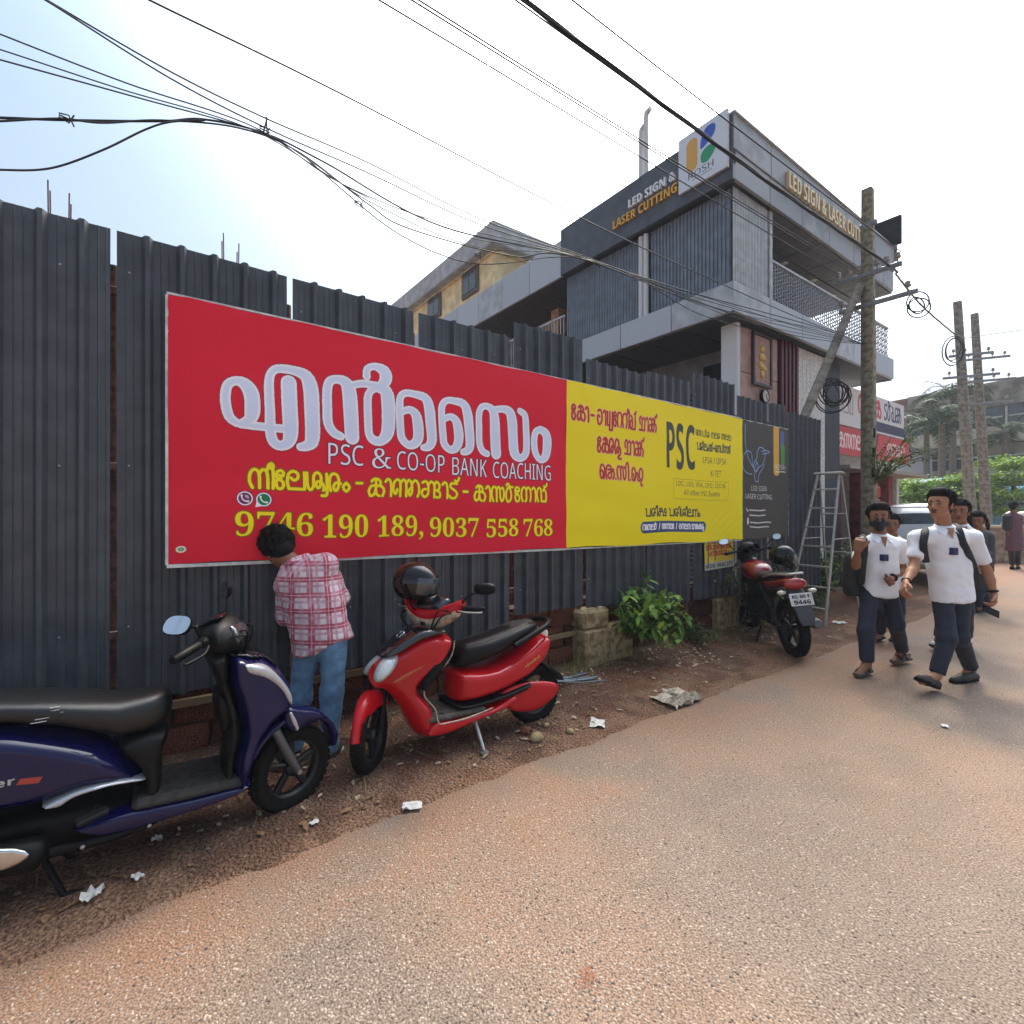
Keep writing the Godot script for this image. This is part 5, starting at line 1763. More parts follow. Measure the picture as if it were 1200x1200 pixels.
func make_red_scooter():
	var paint := mat("b80c1a", 0.3, 0.0, {"coat": 0.8, "cr": 0.04, "spec": 0.15})
	var gloss := mat("0d0f13", 0.1, 0.0, {"coat": 1.0})
	var silver := mat("c3b9a2", 0.3, 0.4, {"tex": T.stain, "s": 5.0, "world": false})
	var vinyl := mat("3a3735", 0.6, 0.0, {"tex": T.stain, "s": 3.0, "world": false})
	var seat_side := mat("101012", 0.45, 0.0, {"spec": 0.35})
	var mat_floor := mat("57534c", 0.85, 0.0, {"tex": T.stain, "s": 4.0, "world": false})
	var t := thing("scooter", "red and black electric scooter on its side stand with a helmet on the handlebar", "scooter", Vector3(1.68, 0.0, 0.66), PI - 0.02)
	t.rotation.x = 0.045
	var w := func(x): return 0.185 - 0.72 * pow(maxf(0.0, x - 0.24), 1.3)
	var s := Shape.new()
	s.pillow(outline([0.625, 0.54, 0.60, 0.60, 0.50, 0.66, 0.33, 0.745, 0.17, 0.745, 0.125, 0.69, 0.18, 0.58, 0.33, 0.46, 0.335, 0.40, 0.27, 0.31, 0.265, 0.20, 0.33, 0.145, 0.38, 0.20, 0.44, 0.33, 0.52, 0.44, 0.59, 0.47], 4), func(p): return w.call(p.x), 0.06, Transform3D(), 0.03, true)
	put("apron", s, paint, t)
	s = Shape.new()
	s.pillow(outline([0.56, 0.655, 0.40, 0.765, 0.28, 0.80, 0.16, 0.765, 0.20, 0.735, 0.34, 0.71, 0.48, 0.64], 4), func(p): return 0.155 - 0.25 * maxf(0.0, p.x - 0.3), 0.03, Transform3D(), 0.025)
	var vz := put("front_visor", s, gloss, t)
	# round emblem on the visor
	s = Shape.new()
	s.lathe([Vector2(0.028, 0.0), Vector2(0.034, 0.004), Vector2(0.034, 0.008), Vector2(0.028, 0.008)], 18, Transform3D(Basis(Vector3.BACK, 0.95), Vector3(0.42, 0.752, 0)))
	s.box(Vector3(0.426, 0.758, 0), Vector3(0.006, 0.012, 0.05), Basis(Vector3.BACK, 0.95))
	put("emblem", s, M.chrome, vz)
	# twin headlamps on the nose
	for sd in [-1, 1]:
		s = Shape.new()
		s.ball(Vector3(0.535, 0.595, 0.06 * sd), Vector3(0.115, 0.042, 0.055), 16, Basis(Vector3.UP, -0.5 * sd) * Basis(Vector3.BACK, -0.62))
		put("headlamp", s, mat("cfd4d2", 0.12, 0.25, {"coat": 1.0, "tex": T.blotch, "s": 9.0, "world": false}), t)
	s = Shape.new()
	s.pillow(outline([0.15, 0.70, 0.22, 0.70, 0.28, 0.62, 0.36, 0.47, 0.34, 0.42, 0.29, 0.46, 0.20, 0.55], 3), func(p): return 0.175, 0.02)
	put("leg_shield", s, M.black, t)
	s = Shape.new()
	s.box(Vector3(0.12, 0.245, 0), Vector3(0.40, 0.035, 0.33), Basis(Vector3.BACK, 0.03), 0.012)
	put("floorboard", s, mat_floor, t)
	s = Shape.new()
	for q in [[0.02, 0.12], [0.22, 0.12], [0.02, -0.12], [0.22, -0.12], [0.24, -0.06], [-0.04, -0.13]]:
		s.lathe([Vector2(0.0, 0.004), Vector2(0.012, 0.004), Vector2(0.014, 0.0)], 10, Transform3D(Basis(Vector3.BACK, PI / 2), Vector3(q[0], 0.264, q[1])))
	put("floor_plug", s, M.black, t)
	s = Shape.new()
	s.pillow(outline([0.34, 0.16, 0.29, 0.245, 0.1, 0.232, -0.15, 0.245, -0.3, 0.29, -0.33, 0.23, -0.2, 0.19, 0.0, 0.165, 0.2, 0.14], 4), func(p): return 0.182, 0.03, Transform3D(), 0.035, true)
	put("skirt", s, paint, t)
	var ws := func(x): return 0.165 - 0.5 * pow(maxf(0.0, x + 0.02), 1.3) - 0.12 * maxf(0.0, -x - 0.45)
	s = Shape.new()
	s.pillow(outline([0.07, 0.49, 0.10, 0.40, 0.10, 0.31, 0.04, 0.285, -0.15, 0.29, -0.35, 0.33, -0.5, 0.38, -0.64, 0.48, -0.68, 0.58, -0.62, 0.63, -0.45, 0.56, -0.2, 0.48], 4), func(p): return ws.call(p.x), 0.06, Transform3D(), 0.03, true)
	var bp_ := put("side_panel", s, paint, t)
	# worn gold lettering, too small to read: slanted strokes
	var wl := Shape.new()
	for k in 8:
		wl.box(Vector3(-0.40 - k * 0.016, 0.452 + k * 0.0068, -0.1655), Vector3(0.008, 0.017 if k % 3 else 0.012, 0.004), Basis(Vector3.BACK, -0.25 if k % 2 else 0.35))
	put("lettering", wl, mat("c9a24a", 0.35), bp_)
	s = Shape.new()
	s.pillow(outline([0.11, 0.30, 0.10, 0.27, -0.1, 0.255, -0.4, 0.28, -0.45, 0.33, -0.2, 0.30, 0.03, 0.29], 3), func(p): return 0.168, 0.015)
	put("lower_trim", s, M.black, t)
	# seat with dusty top and dark sides
	s = Shape.new()
	var rings := []
	for q in [[0.075, 0.545, 0.05, 0.03], [0.06, 0.56, 0.10, 0.06], [0.0, 0.575, 0.128, 0.075], [-0.15, 0.595, 0.14, 0.07], [-0.32, 0.635, 0.138, 0.06], [-0.47, 0.675, 0.125, 0.05], [-0.56, 0.69, 0.09, 0.035], [-0.585, 0.69, 0.04, 0.015]]:
		rings.append(oval(Vector3(q[0], q[1], 0), Vector3(0, 0, q[2]), Vector3(0, q[3], 0), 2.8, 24))
	s.loft(rings)
	put("seat", s, seat_side, t)
	s = Shape.new()
	rings = []
	for q in [[0.05, 0.612, 0.05], [0.0, 0.640, 0.095], [-0.15, 0.656, 0.108], [-0.32, 0.686, 0.106], [-0.47, 0.718, 0.092], [-0.555, 0.722, 0.05]]:
		rings.append(oval(Vector3(q[0], q[1] - 0.006, 0), Vector3(0, 0, q[2]), Vector3(0, 0.014, 0), 2.4, 20))
	s.loft(rings)
	put("seat_top", s, vinyl, t)
	s = Shape.new()
	s.tube(curve(pts3([-0.32, 0.60, -0.155, -0.5, 0.66, -0.15, -0.64, 0.70, -0.11, -0.69, 0.715, 0.0, -0.64, 0.70, 0.11, -0.5, 0.66, 0.15, -0.32, 0.60, 0.155]), 5), 0.02, 10)
	put("grab_rail", s, M.black, t)
	s = Shape.new()
	s.pillow(outline([-0.55, 0.55, -0.66, 0.66, -0.69, 0.60, -0.62, 0.50], 3), func(p): return 0.14 - 0.5 * maxf(0.0, -p.x - 0.55), 0.03)
	put("tail_lamp", s, mat("c9b9a6", 0.15, 0.0, {"coat": 1.0}), t)
	# handlebar, swung a little to the left
	s = Shape.new()
	s.tube(pts3([0.30, 0.62, 0, 0.235, 0.80, 0]), 0.05, 12)
	put("neck", s, M.black, t)
	var hb := part_node(t, "handlebar", Vector3(0.215, 0.845, 0), 0.33)
	hb.set_meta("bright", true)
	rings = []
	var rings2 := []
	for k in 13:
		var u := k / 6.0 - 1.0
		var z := u * 0.235
		var rise := 0.075 * u * u
		var th := 0.056 * (1.0 - 0.35 * u * u)
		rings.append(oval(Vector3(-0.03 * u * u, rise, z), Vector3(0.055 * (1.0 - 0.3 * u * u), 0, 0), Vector3(0, th, 0), 2.5, 16))
		rings2.append(oval(Vector3(0.022 - 0.03 * u * u, rise - 0.045, z * 0.93), Vector3(0.042 * (1.0 - 0.3 * u * u), 0, 0), Vector3(0, th * 0.72, 0), 2.5, 16))
	s = Shape.new()
	s.loft(rings)
	put("cowl", s, paint, hb)
	s = Shape.new()
	s.loft(rings2)
	put("cowl_trim", s, silver, hb)
	s = Shape.new()
	s.pillow(outline([-0.10, 0.03, -0.04, 0.125, 0.04, 0.07, 0.03, 0.03, -0.03, 0.02], 3), func(p): return 0.13, 0.02)
	put("instrument_panel", s, gloss, hb)
	bar_grip(hb, Vector3(-0.035, 0.05, 0.235), Vector3(-0.10, 0.045, 0.36), Vector3(0.05, -0.01, 0.0))
	bar_grip(hb, Vector3(-0.035, 0.05, -0.235), Vector3(-0.10, 0.045, -0.36), Vector3(0.05, -0.01, 0.0))
	mirror(hb, Vector3(-0.03, 0.07, -0.22), Vector3(-0.13, 0.17, -0.34), Vector2(0.14, 0.075), 0.35, mat("6f7478", 0.1, 1.0))
	s = Shape.new()
	for q in [[0.20, 0.0], [-0.20, 0.02], [-0.17, 0.05]]:
		s.tube(curve([Vector3(0.0, 0.03, q[0]), Vector3(0.09, 0.0 + q[1], q[0] * 0.9), Vector3(0.08, -0.09, q[0] * 0.4), Vector3(0.03, -0.12, q[0] * 0.2)], 4), 0.005, 6)
	put("control_cable", s, M.black, hb)
	for sd in [-1, 1]:
		s = Shape.new()
		s.pillow(outline([0.50, 0.50, 0.40, 0.56, 0.30, 0.60, 0.38, 0.545, 0.47, 0.485], 3), func(p): return w.call(p.x) + 0.003, 0.006, Transform3D(), 0.02)
		if sd > 0:
			put("front_indicator", s, mat("b9531a", 0.2, 0.0, {"coat": 1.0}), t)
	for sd in [-1.0, 1.0]:
		s = Shape.new()
		var edge := []
		for q in [[0.135, 0.70], [0.15, 0.63], [0.20, 0.565], [0.325, 0.465], [0.34, 0.40], [0.275, 0.315], [0.262, 0.235], [0.20, 0.222], [0.05, 0.222], [-0.12, 0.24]]:
			edge.append(Vector3(q[0], q[1], (0.158 if q[1] > 0.25 else 0.176) * sd))
		s.tube(curve(edge, 4), 0.0045, 6)
		put("edge_trim", s, silver, t)
	# front wheel turned towards the road, with a long red fender
	wheel(t, "front_wheel", Vector3(0.62, 0.2, 0.0), 0.205, 0.085, mat("202123", 0.45, 0.2), 3, 0.85)
	s = Shape.new()
	rings = []
	for k in 12:
		var a := lerpf(0.18, 2.45, k / 11.0)
		var r := 0.228 + 0.028 * sin(a)
		var deep := 0.085 * sin(clampf(a, 0.5, 2.4)) + 0.01
		var arch := PackedVector3Array()
		for q in 17:
			var b := lerpf(-1.5, 1.5, q / 16.0)
			var drop := pow(absf(b) / 1.5, 3.0) * deep
			arch.append(Vector3(cos(a), sin(a), 0) * (r - drop) + Vector3(0, 0, sin(clampf(b, -1.57, 1.57)) * 0.06 * sin(clampf(a * 0.75, 0.45, 1.57))))
		rings.append(arch)
	s.loft(rings, false, false, false)
	var fd := put("front_fender", s, paint, t, Vector3(0.62, 0.2, 0))
	fd.rotation.y = 0.85
	for sd in [-1, 1]:
		s = Shape.new()
		s.tube([Vector3(-0.14, 0.30, 0.05 * sd), Vector3(0, 0, 0.06 * sd)], 0.018, 10)
		var o := put("fork_leg", s, M.black, t, Vector3(0.62, 0.2, 0))
		o.rotation.y = 0.85
	wheel(t, "rear_wheel", Vector3(-0.58, 0.2, 0), 0.205, 0.09, mat("202123", 0.45, 0.2), 3)
	s = Shape.new()
	s.pillow(outline([-0.22, 0.30, -0.44, 0.33, -0.68, 0.28, -0.69, 0.20, -0.52, 0.13, -0.30, 0.17], 4), func(p): return 0.02, 0.03, Transform3D(Basis(), Vector3(0, 0, -0.12)))
	put("motor_cover", s, paint, t)
	s = Shape.new()
	s.pillow(outline([-0.15, 0.28, -0.5, 0.31, -0.5, 0.2, -0.2, 0.17], 3), func(p): return 0.10, 0.03)
	put("swing_arm", s, M.black, t)
	s = Shape.new()
	s.pillow(outline([-0.60, 0.44, -0.78, 0.33, -0.82, 0.25, -0.74, 0.30, -0.62, 0.40], 3), func(p): return 0.07, 0.01)
	put("mud_flap", s, M.black, t)
	s = Shape.new()
	s.tube(pts3([-0.02, 0.17, -0.12, -0.01, 0.02, -0.235]), 0.012, 8)
	s.box(Vector3(-0.01, 0.012, -0.24), Vector3(0.05, 0.012, 0.035))
	put("side_stand", s, M.alu, t)


func helmet(called: String, label: String, at: Vector3, b: Basis, shell: Material, visor_mat: Material, open := false):
	var t := thing(called, label, "helmet", at)
	t.basis = b
	var s := Shape.new()
	s.smooth()
	var rings := []
	for i in 13:
		var la := lerpf(0.02, 2.35, i / 12.0)
		var ring := PackedVector3Array()
		for k in 24:
			var lo := TAU * k / 24.0
			var d := Vector3(sin(la) * cos(lo), cos(la), sin(la) * sin(lo))
			var r := Vector3(0.150, 0.135, 0.122)
			if d.x > 0.3 and d.y < -0.25:
				r.x += 0.02
			ring.append(d * r)
		rings.append(ring)
	s.loft(rings, true, false)
	put("shell", s, shell, t)
	s = Shape.new()
	rings = []
	for i in 7:
		var y := lerpf(0.055, -0.05, i / 6.0)
		var ring := PackedVector3Array()
		for k in 15:
			var lo := lerpf(-1.25, 1.25, k / 14.0)
			var rr := sqrt(maxf(0.0, 1.0 - pow(y / 0.14, 2.0)))
			ring.append(Vector3(cos(lo) * 0.159 * rr, y, sin(lo) * 0.131 * rr))
		rings.append(ring)
	s.loft(rings, false, false, false)
	put("visor", s, visor_mat, t)
	s = Shape.new()
	s.tube(curve([Vector3(0.12, -0.085, -0.08), Vector3(0.155, -0.08, 0.0), Vector3(0.12, -0.085, 0.08)], 4), [0.02, 0.026, 0.03, 0.032, 0.034, 0.032, 0.03, 0.026, 0.02], 10)
	put("chin_bar", s, shell, t)
	s = Shape.new()
	s.tube(curve([Vector3(0.0, -0.10, -0.095), Vector3(0.03, -0.15, -0.07), Vector3(0.05, -0.165, 0.0), Vector3(0.03, -0.15, 0.07), Vector3(0.0, -0.10, 0.095)], 4), 0.007, 6)
	put("strap", s, M.black, t)
	return t


func make_motorcycle():
	var a := Vector3(5.50, 0, 0.98)
	var f := Vector3(6.28, 0, 0.06)
	var dir := (f - a).normalized()
	var turn := atan2(-dir.z, dir.x)
	var t := thing("motorcycle", "red motorcycle seen from behind with white number plate near the ladder", "motorcycle", (a + f) * 0.5, turn)
	t.rotation_order = EULER_ORDER_YXZ
	t.rotation.x = -0.10
	var red := mat("8d1218", 0.25, 0.0, {"coat": 1.0})
	var dark := mat("1a1b1d", 0.5)
	wheel(t, "rear_wheel", Vector3(-0.62, 0.295, 0), 0.295, 0.115, mat("1c1d1e", 0.4, 0.3), 5)
	wheel(t, "front_wheel", Vector3(0.64, 0.295, 0), 0.295, 0.085, mat("1c1d1e", 0.4, 0.3), 5, 0.2)
	var s := Shape.new()
	s.pillow(outline([0.34, 0.86, 0.20, 0.93, 0.02, 0.88, -0.06, 0.76, 0.05, 0.70, 0.30, 0.72], 4), func(p): return 0.14 - 0.3 * maxf(0.0, -p.x + 0.05), 0.07)
	put("fuel_tank", s, red, t)
	s = Shape.new()
	var rings := []
	for q in [[0.0, 0.775, 0.08, 0.03], [-0.05, 0.78, 0.11, 0.04], [-0.25, 0.785, 0.12, 0.04], [-0.45, 0.82, 0.11, 0.04], [-0.62, 0.84, 0.09, 0.03], [-0.68, 0.84, 0.04, 0.015]]:
		rings.append(oval(Vector3(q[0], q[1], 0), Vector3(0, 0, q[2]), Vector3(0, q[3], 0), 2.6, 18))
	s.loft(rings)
	put("seat", s, dark, t)
	s = Shape.new()
	rings = []
	for q in [[-0.2, 0.70, 0.11, 0.05], [-0.45, 0.735, 0.115, 0.055], [-0.65, 0.775, 0.10, 0.05], [-0.78, 0.79, 0.085, 0.045]]:
		rings.append(oval(Vector3(q[0], q[1], 0), Vector3(0, 0, q[2]), Vector3(0, q[3], 0), 2.6, 18))
	s.loft(rings)
	put("tail_panel", s, red, t)
	s = Shape.new()
	s.ball(Vector3(-0.785, 0.775, 0), Vector3(0.04, 0.06, 0.115), 18)
	put("tail_lamp", s, mat("a3141a", 0.12, 0.0, {"coat": 1.0}), t)
	s = Shape.new()
	s.tube(curve(pts3([-0.35, 0.80, 0.13, -0.6, 0.86, 0.135, -0.78, 0.875, 0.08, -0.80, 0.88, 0, -0.78, 0.875, -0.08, -0.6, 0.86, -0.135, -0.35, 0.80, -0.13]), 4), 0.012, 8)
	put("grab_rail", s, M.alu, t)
	# rear mudguard and number plate
	s = Shape.new()
	rings = []
	for q in [[-0.74, 0.74, 0.075], [-0.83, 0.66, 0.08], [-0.90, 0.56, 0.085], [-0.95, 0.46, 0.08], [-0.965, 0.40, 0.06]]:
		rings.append(oval(Vector3(q[0], q[1], 0), Vector3(0, 0, q[2]), Vector3(0.015, 0.006, 0), 2.6, 14))
	s.loft(rings)
	put("mudguard", s, mat("3c3d40", 0.5), t)
	var pl := part_node(t, "number_plate", Vector3(-0.885, 0.635, 0), -PI / 2)
	pl.rotation_order = EULER_ORDER_YXZ
	pl.rotation.x = -0.35
	s = Shape.new()
	s.box(Vector3.ZERO, Vector3(0.22, 0.125, 0.008), Basis(), 0.003)
	put("plate", s, M.white, pl)
	lettering(pl, "lettering", "KL 60 F", Transform3D(Basis(), Vector3(-0.085, 0.012, 0.004)), 0.034, 0.17, M.black, 0.003)
	lettering(pl, "lettering", "9446", Transform3D(Basis(), Vector3(-0.08, -0.047, 0.004)), 0.04, 0.16, M.black, 0.003)
	for sd in [-1, 1]:
		s = Shape.new()
		s.ball(Vector3(-0.80, 0.70, 0.15 * sd), Vector3(0.03, 0.024, 0.045), 12)
		put("indicator", s, mat("cfc6b8", 0.15, 0.0, {"coat": 1.0}), t)
		s = Shape.new()
		s.tube(pts3([-0.25, 0.72, 0.14 * sd, -0.60, 0.31, 0.13 * sd]), [0.028, 0.024], 12)
		put("shock_absorber", s, M.trim, t)
		s = Shape.new()
		s.tube(pts3([0.02, 0.33, 0.11 * sd, -0.62, 0.295, 0.11 * sd]), 0.02, 8)
		put("swing_arm", s, M.black, t)
		s = Shape.new()
		s.tube(pts3([0.42, 0.92, 0.09 * sd, 0.64, 0.295, 0.075 * sd]), 0.024, 10)
		put("fork_leg", s, M.alu, t)
		s = Shape.new()
		s.tube(pts3([-0.12, 0.34, 0.13 * sd, -0.14, 0.34, 0.26 * sd]), 0.012, 8)
		put("footpeg", s, M.rubber, t)
	s = Shape.new()
	s.box(Vector3(0.10, 0.42, 0), Vector3(0.42, 0.34, 0.22), Basis(), 0.06)
	s.tube(pts3([0.30, 0.38, 0, 0.42, 0.55, 0]), 0.09, 12)
	put("engine", s, M.trim, t)
	s = Shape.new()
	s.tube(curve(pts3([0.35, 0.42, 0.10, 0.25, 0.24, 0.16, -0.15, 0.26, 0.18]), 4), 0.02, 8)
	s.tube(pts3([-0.12, 0.26, 0.18, -0.2, 0.27, 0.185, -0.72, 0.34, 0.20, -0.76, 0.345, 0.20]), [0.03, 0.05, 0.055, 0.04], 14)
	put("exhaust", s, M.steel, t)
	s = Shape.new()
	s.pillow(outline([0.35, 0.80, 0.05, 0.74, -0.25, 0.68, -0.15, 0.5, 0.2, 0.45, 0.45, 0.6], 3), func(p): return 0.10, 0.04)
	put("frame", s, dark, t)
	# bars, clocks, lamp cowl
	var hb := part_node(t, "handlebar", Vector3(0.36, 0.98, 0), 0.2)
	s = Shape.new()
	s.tube(curve(pts3([-0.12, 0.05, 0.36, -0.06, 0.06, 0.2, 0.0, 0.0, 0.06, 0.0, 0.0, -0.06, -0.06, 0.06, -0.2, -0.12, 0.05, -0.36]), 4), 0.013, 8)
	put("bar", s, M.trim, hb)
	bar_grip(hb, Vector3(-0.07, 0.06, 0.22), Vector3(-0.125, 0.05, 0.37), Vector3(0.06, 0, 0))
	bar_grip(hb, Vector3(-0.07, 0.06, -0.22), Vector3(-0.125, 0.05, -0.37), Vector3(0.06, 0, 0))
	s = Shape.new()
	s.pillow(outline([-0.06, 0.10, 0.0, 0.16, 0.10, 0.10, 0.14, -0.05, 0.06, -0.12, 0.0, -0.02], 4), func(p): return 0.10, 0.06)
	put("cowl", s, dark, hb)
	s = Shape.new()
	for sd in [-1, 1]:
		s.lathe([Vector2(0, 0.0), Vector2(0.045, 0.0), Vector2(0.05, 0.02), Vector2(0.05, 0.05)], 16, Transform3D(Basis(Vector3.BACK, 2.3), Vector3(-0.05, 0.06, 0.05 * sd)))
	put("clock", s, M.black_gloss, hb)
	mirror(hb, Vector3(-0.05, 0.06, 0.2), Vector3(-0.09, 0.19, 0.34), Vector2(0.12, 0.07), 0.1, mat("c5ccd2", 0.08, 1.0))
	mirror(hb, Vector3(-0.05, 0.06, -0.2), Vector3(-0.09, 0.20, -0.36), Vector2(0.12, 0.07), -0.1, mat("dfe6ee", 0.08, 1.0))
	s = Shape.new()
	s.tube(pts3([-0.05, 0.2, -0.09, -0.12, 0.012, -0.2]), 0.012, 8)
	put("side_stand", s, M.black, t)
	var p := far_at(917, 652, 5.75)
	helmet("helmet", "black open faced helmet with clear visor hung on the red motorcycle", p, Basis(Vector3.UP, -0.55) * Basis(Vector3.BACK, -0.25), M.black_gloss, mat("9aa1a6", 0.1, 0.0, {"alpha": 0.45}))


func make_car():
	var paint := mat("c4c6c8", 0.25, 0.2, {"coat": 1.0})
	var glass := mat("1d2a30", 0.05, 0.0, {"spec": 0.7})
	var t := thing("hatchback", "silver hatchback parked tail first beyond the walking students", "car", far_at(1086, 600, 10.2) * Vector3(1, 0, 1), 0.30)
	var rings := []
	# x forward; origin at the tail; section: half width, sill height, belt, roof
	for q in [[0.0, 0.45, 0.50, 0.92, 0.78], [0.05, 0.35, 0.36, 1.0, 0.82], [0.4, 0.3, 0.30, 1.02, 0.84], [2.4, 0.3, 0.30, 1.0, 0.84], [3.2, 0.32, 0.32, 0.92, 0.80], [3.55, 0.4, 0.40, 0.75, 0.70]]:
		var y0: float = q[2]
		var y1: float = q[3]
		var hw: float = q[4]
		rings.append(oval(Vector3(q[0], (y0 + y1) * 0.5, 0), Vector3(0, 0, hw), Vector3(0, (y1 - y0) * 0.5, 0), 4.5, 28))
	var s := Shape.new()
	s.loft(rings)
	put("body", s, paint, t)
	rings = []
	for q in [[0.02, 1.0, 1.02, 0.66], [0.10, 0.98, 1.30, 0.68], [0.28, 0.98, 1.58, 0.66], [0.6, 0.98, 1.68, 0.66], [1.4, 0.98, 1.70, 0.67], [1.9, 0.98, 1.60, 0.66], [2.55, 0.96, 1.02, 0.66]]:
		rings.append(oval(Vector3(q[0], (q[1] + q[2]) * 0.5 - 0.02, 0), Vector3(0, 0, q[3]), Vector3(0, (q[2] - q[1]) * 0.5 + 0.02, 0), 5.0, 28))
	s = Shape.new()
	s.loft(rings)
	put("roof", s, paint, t)
	s = Shape.new()
	s.prism(PackedVector2Array(outline([-0.58, 1.06, 0.58, 1.06, 0.56, 1.36, 0.48, 1.46, -0.48, 1.46, -0.56, 1.36], 3)), 0.05, Transform3D(Basis(Vector3.UP, -PI / 2) * Basis(Vector3.RIGHT, -0.22), Vector3(-0.16, 0.035, 0)))
	put("rear_window", s, glass, t)
	s = Shape.new()
	s.box(Vector3(-0.03, 1.12, 0.1), Vector3(0.02, 0.02, 0.5), Basis(Vector3.RIGHT, 0.1))
	put("wiper", s, M.black, t)
	for sd in [-1, 1]:
		s = Shape.new()
		s.pillow(outline([0.0, 0.88, 0.10, 0.86, 0.16, 1.05, 0.24, 1.36, 0.16, 1.34, 0.04, 1.12], 3), func(p): return 0.07, 0.03, Transform3D(Basis(), Vector3(-0.02, 0, 0.66 * sd)))
		put("tail_lamp", s, mat("a3161d", 0.12, 0.0, {"coat": 1.0}), t)
		s = Shape.new()
		s.prism(PackedVector2Array(outline([0.45, 1.05, 2.3, 1.03, 1.85, 1.52, 1.3, 1.60, 0.65, 1.58, 0.42, 1.4], 3)), 0.03, Transform3D(Basis(), Vector3(0, 0, 0.672 * sd)))
		put("side_window", s, glass, t)
		for x in [0.55, 2.9]:
			wheel(t, "wheel", Vector3(x, 0.29, 0.72 * sd), 0.29, 0.17, M.alu, 7)
	s = Shape.new()
	s.box(Vector3(-0.01, 0.52, 0), Vector3(0.10, 0.24, 1.5), Basis(), 0.05)
	put("bumper", s, paint, t)
	s = Shape.new()
	s.box(Vector3(-0.045, 0.78, 0), Vector3(0.02, 0.12, 0.5), Basis(), 0.004)
	put("number_plate", s, M.white, t)
	s = Shape.new()
	s.box(Vector3(0.10, 1.60, 0), Vector3(0.2, 0.03, 1.1), Basis(Vector3.BACK, -0.1), 0.01)
	put("spoiler", s, paint, t)


func make_bus(at: Vector3, turn: float, label: String, color: Color):
	var paint := mat(color, 0.35, 0.0, {"tex": T.blotch, "s": 0.8})
	var glass := mat("26343a", 0.08, 0.0, {"spec": 0.7})
	var t := thing("bus", label, "bus", at, turn, "buses at the junction")
	var s := Shape.new()
	s.box(Vector3(0, 1.75, 0), Vector3(9.0, 2.7, 2.4), Basis(), 0.15)
	put("body", s, paint, t)
	s = Shape.new()
	s.box(Vector3(-4.49, 2.15, 0), Vector3(0.06, 1.15, 2.0), Basis(), 0.02)
	put("rear_window", s, glass, t)
	for sd in [-1, 1]:
		for k in 7:
			s = Shape.new()
			s.box(Vector3(-3.7 + k * 1.2, 2.2, 1.19 * sd), Vector3(1.08, 0.85, 0.06), Basis(), 0.02)
			put("window", s, glass, t)
		s = Shape.new()
		s.box(Vector3(0, 1.35, 1.2 * sd), Vector3(8.6, 0.18, 0.03))
		put("stripe", s, M.white, t)
		for x in [-2.8, 2.9]:
			wheel(t, "wheel", Vector3(x, 0.48, 1.05 * sd), 0.48, 0.26, M.steel, 6)
	s = Shape.new()
	s.box(Vector3(-4.52, 0.7, 0), Vector3(0.12, 0.3, 2.3), Basis(), 0.03)
	put("bumper", s, M.black, t)
	for sd in [-1, 1]:
		s = Shape.new()
		s.box(Vector3(-4.52, 1.15, 0.95 * sd), Vector3(0.05, 0.3, 0.2), Basis(), 0.01)
		put("tail_lamp", s, mat("a3161d", 0.2), t)


func make_vehicles():
	make_blue_scooter()
	make_red_scooter()
	var p := far_at(487, 683, 3.27)
	helmet("helmet", "black full face helmet perched on the red scooter's handlebar", p, Basis(Vector3.UP, -0.75) * Basis(Vector3.BACK, -0.12), mat("170f0e", 0.16, 0.0, {"coat": 0.8, "spec": 0.2}), mat("30373c", 0.05, 0.0, {"coat": 1.0}))
	make_motorcycle()
	make_car()
	make_bus(far_at(1078, 600, 27.0) * Vector3(1, 0, 1), 0.75, "blue bus behind the silver hatchback under the bright green tree", Color("4a8fa8"))
	make_bus(far_at(1178, 600, 33.0) * Vector3(1, 0, 1), 0.9, "pale blue bus in front of the grey office block at the far right", Color("5fb0cc"))


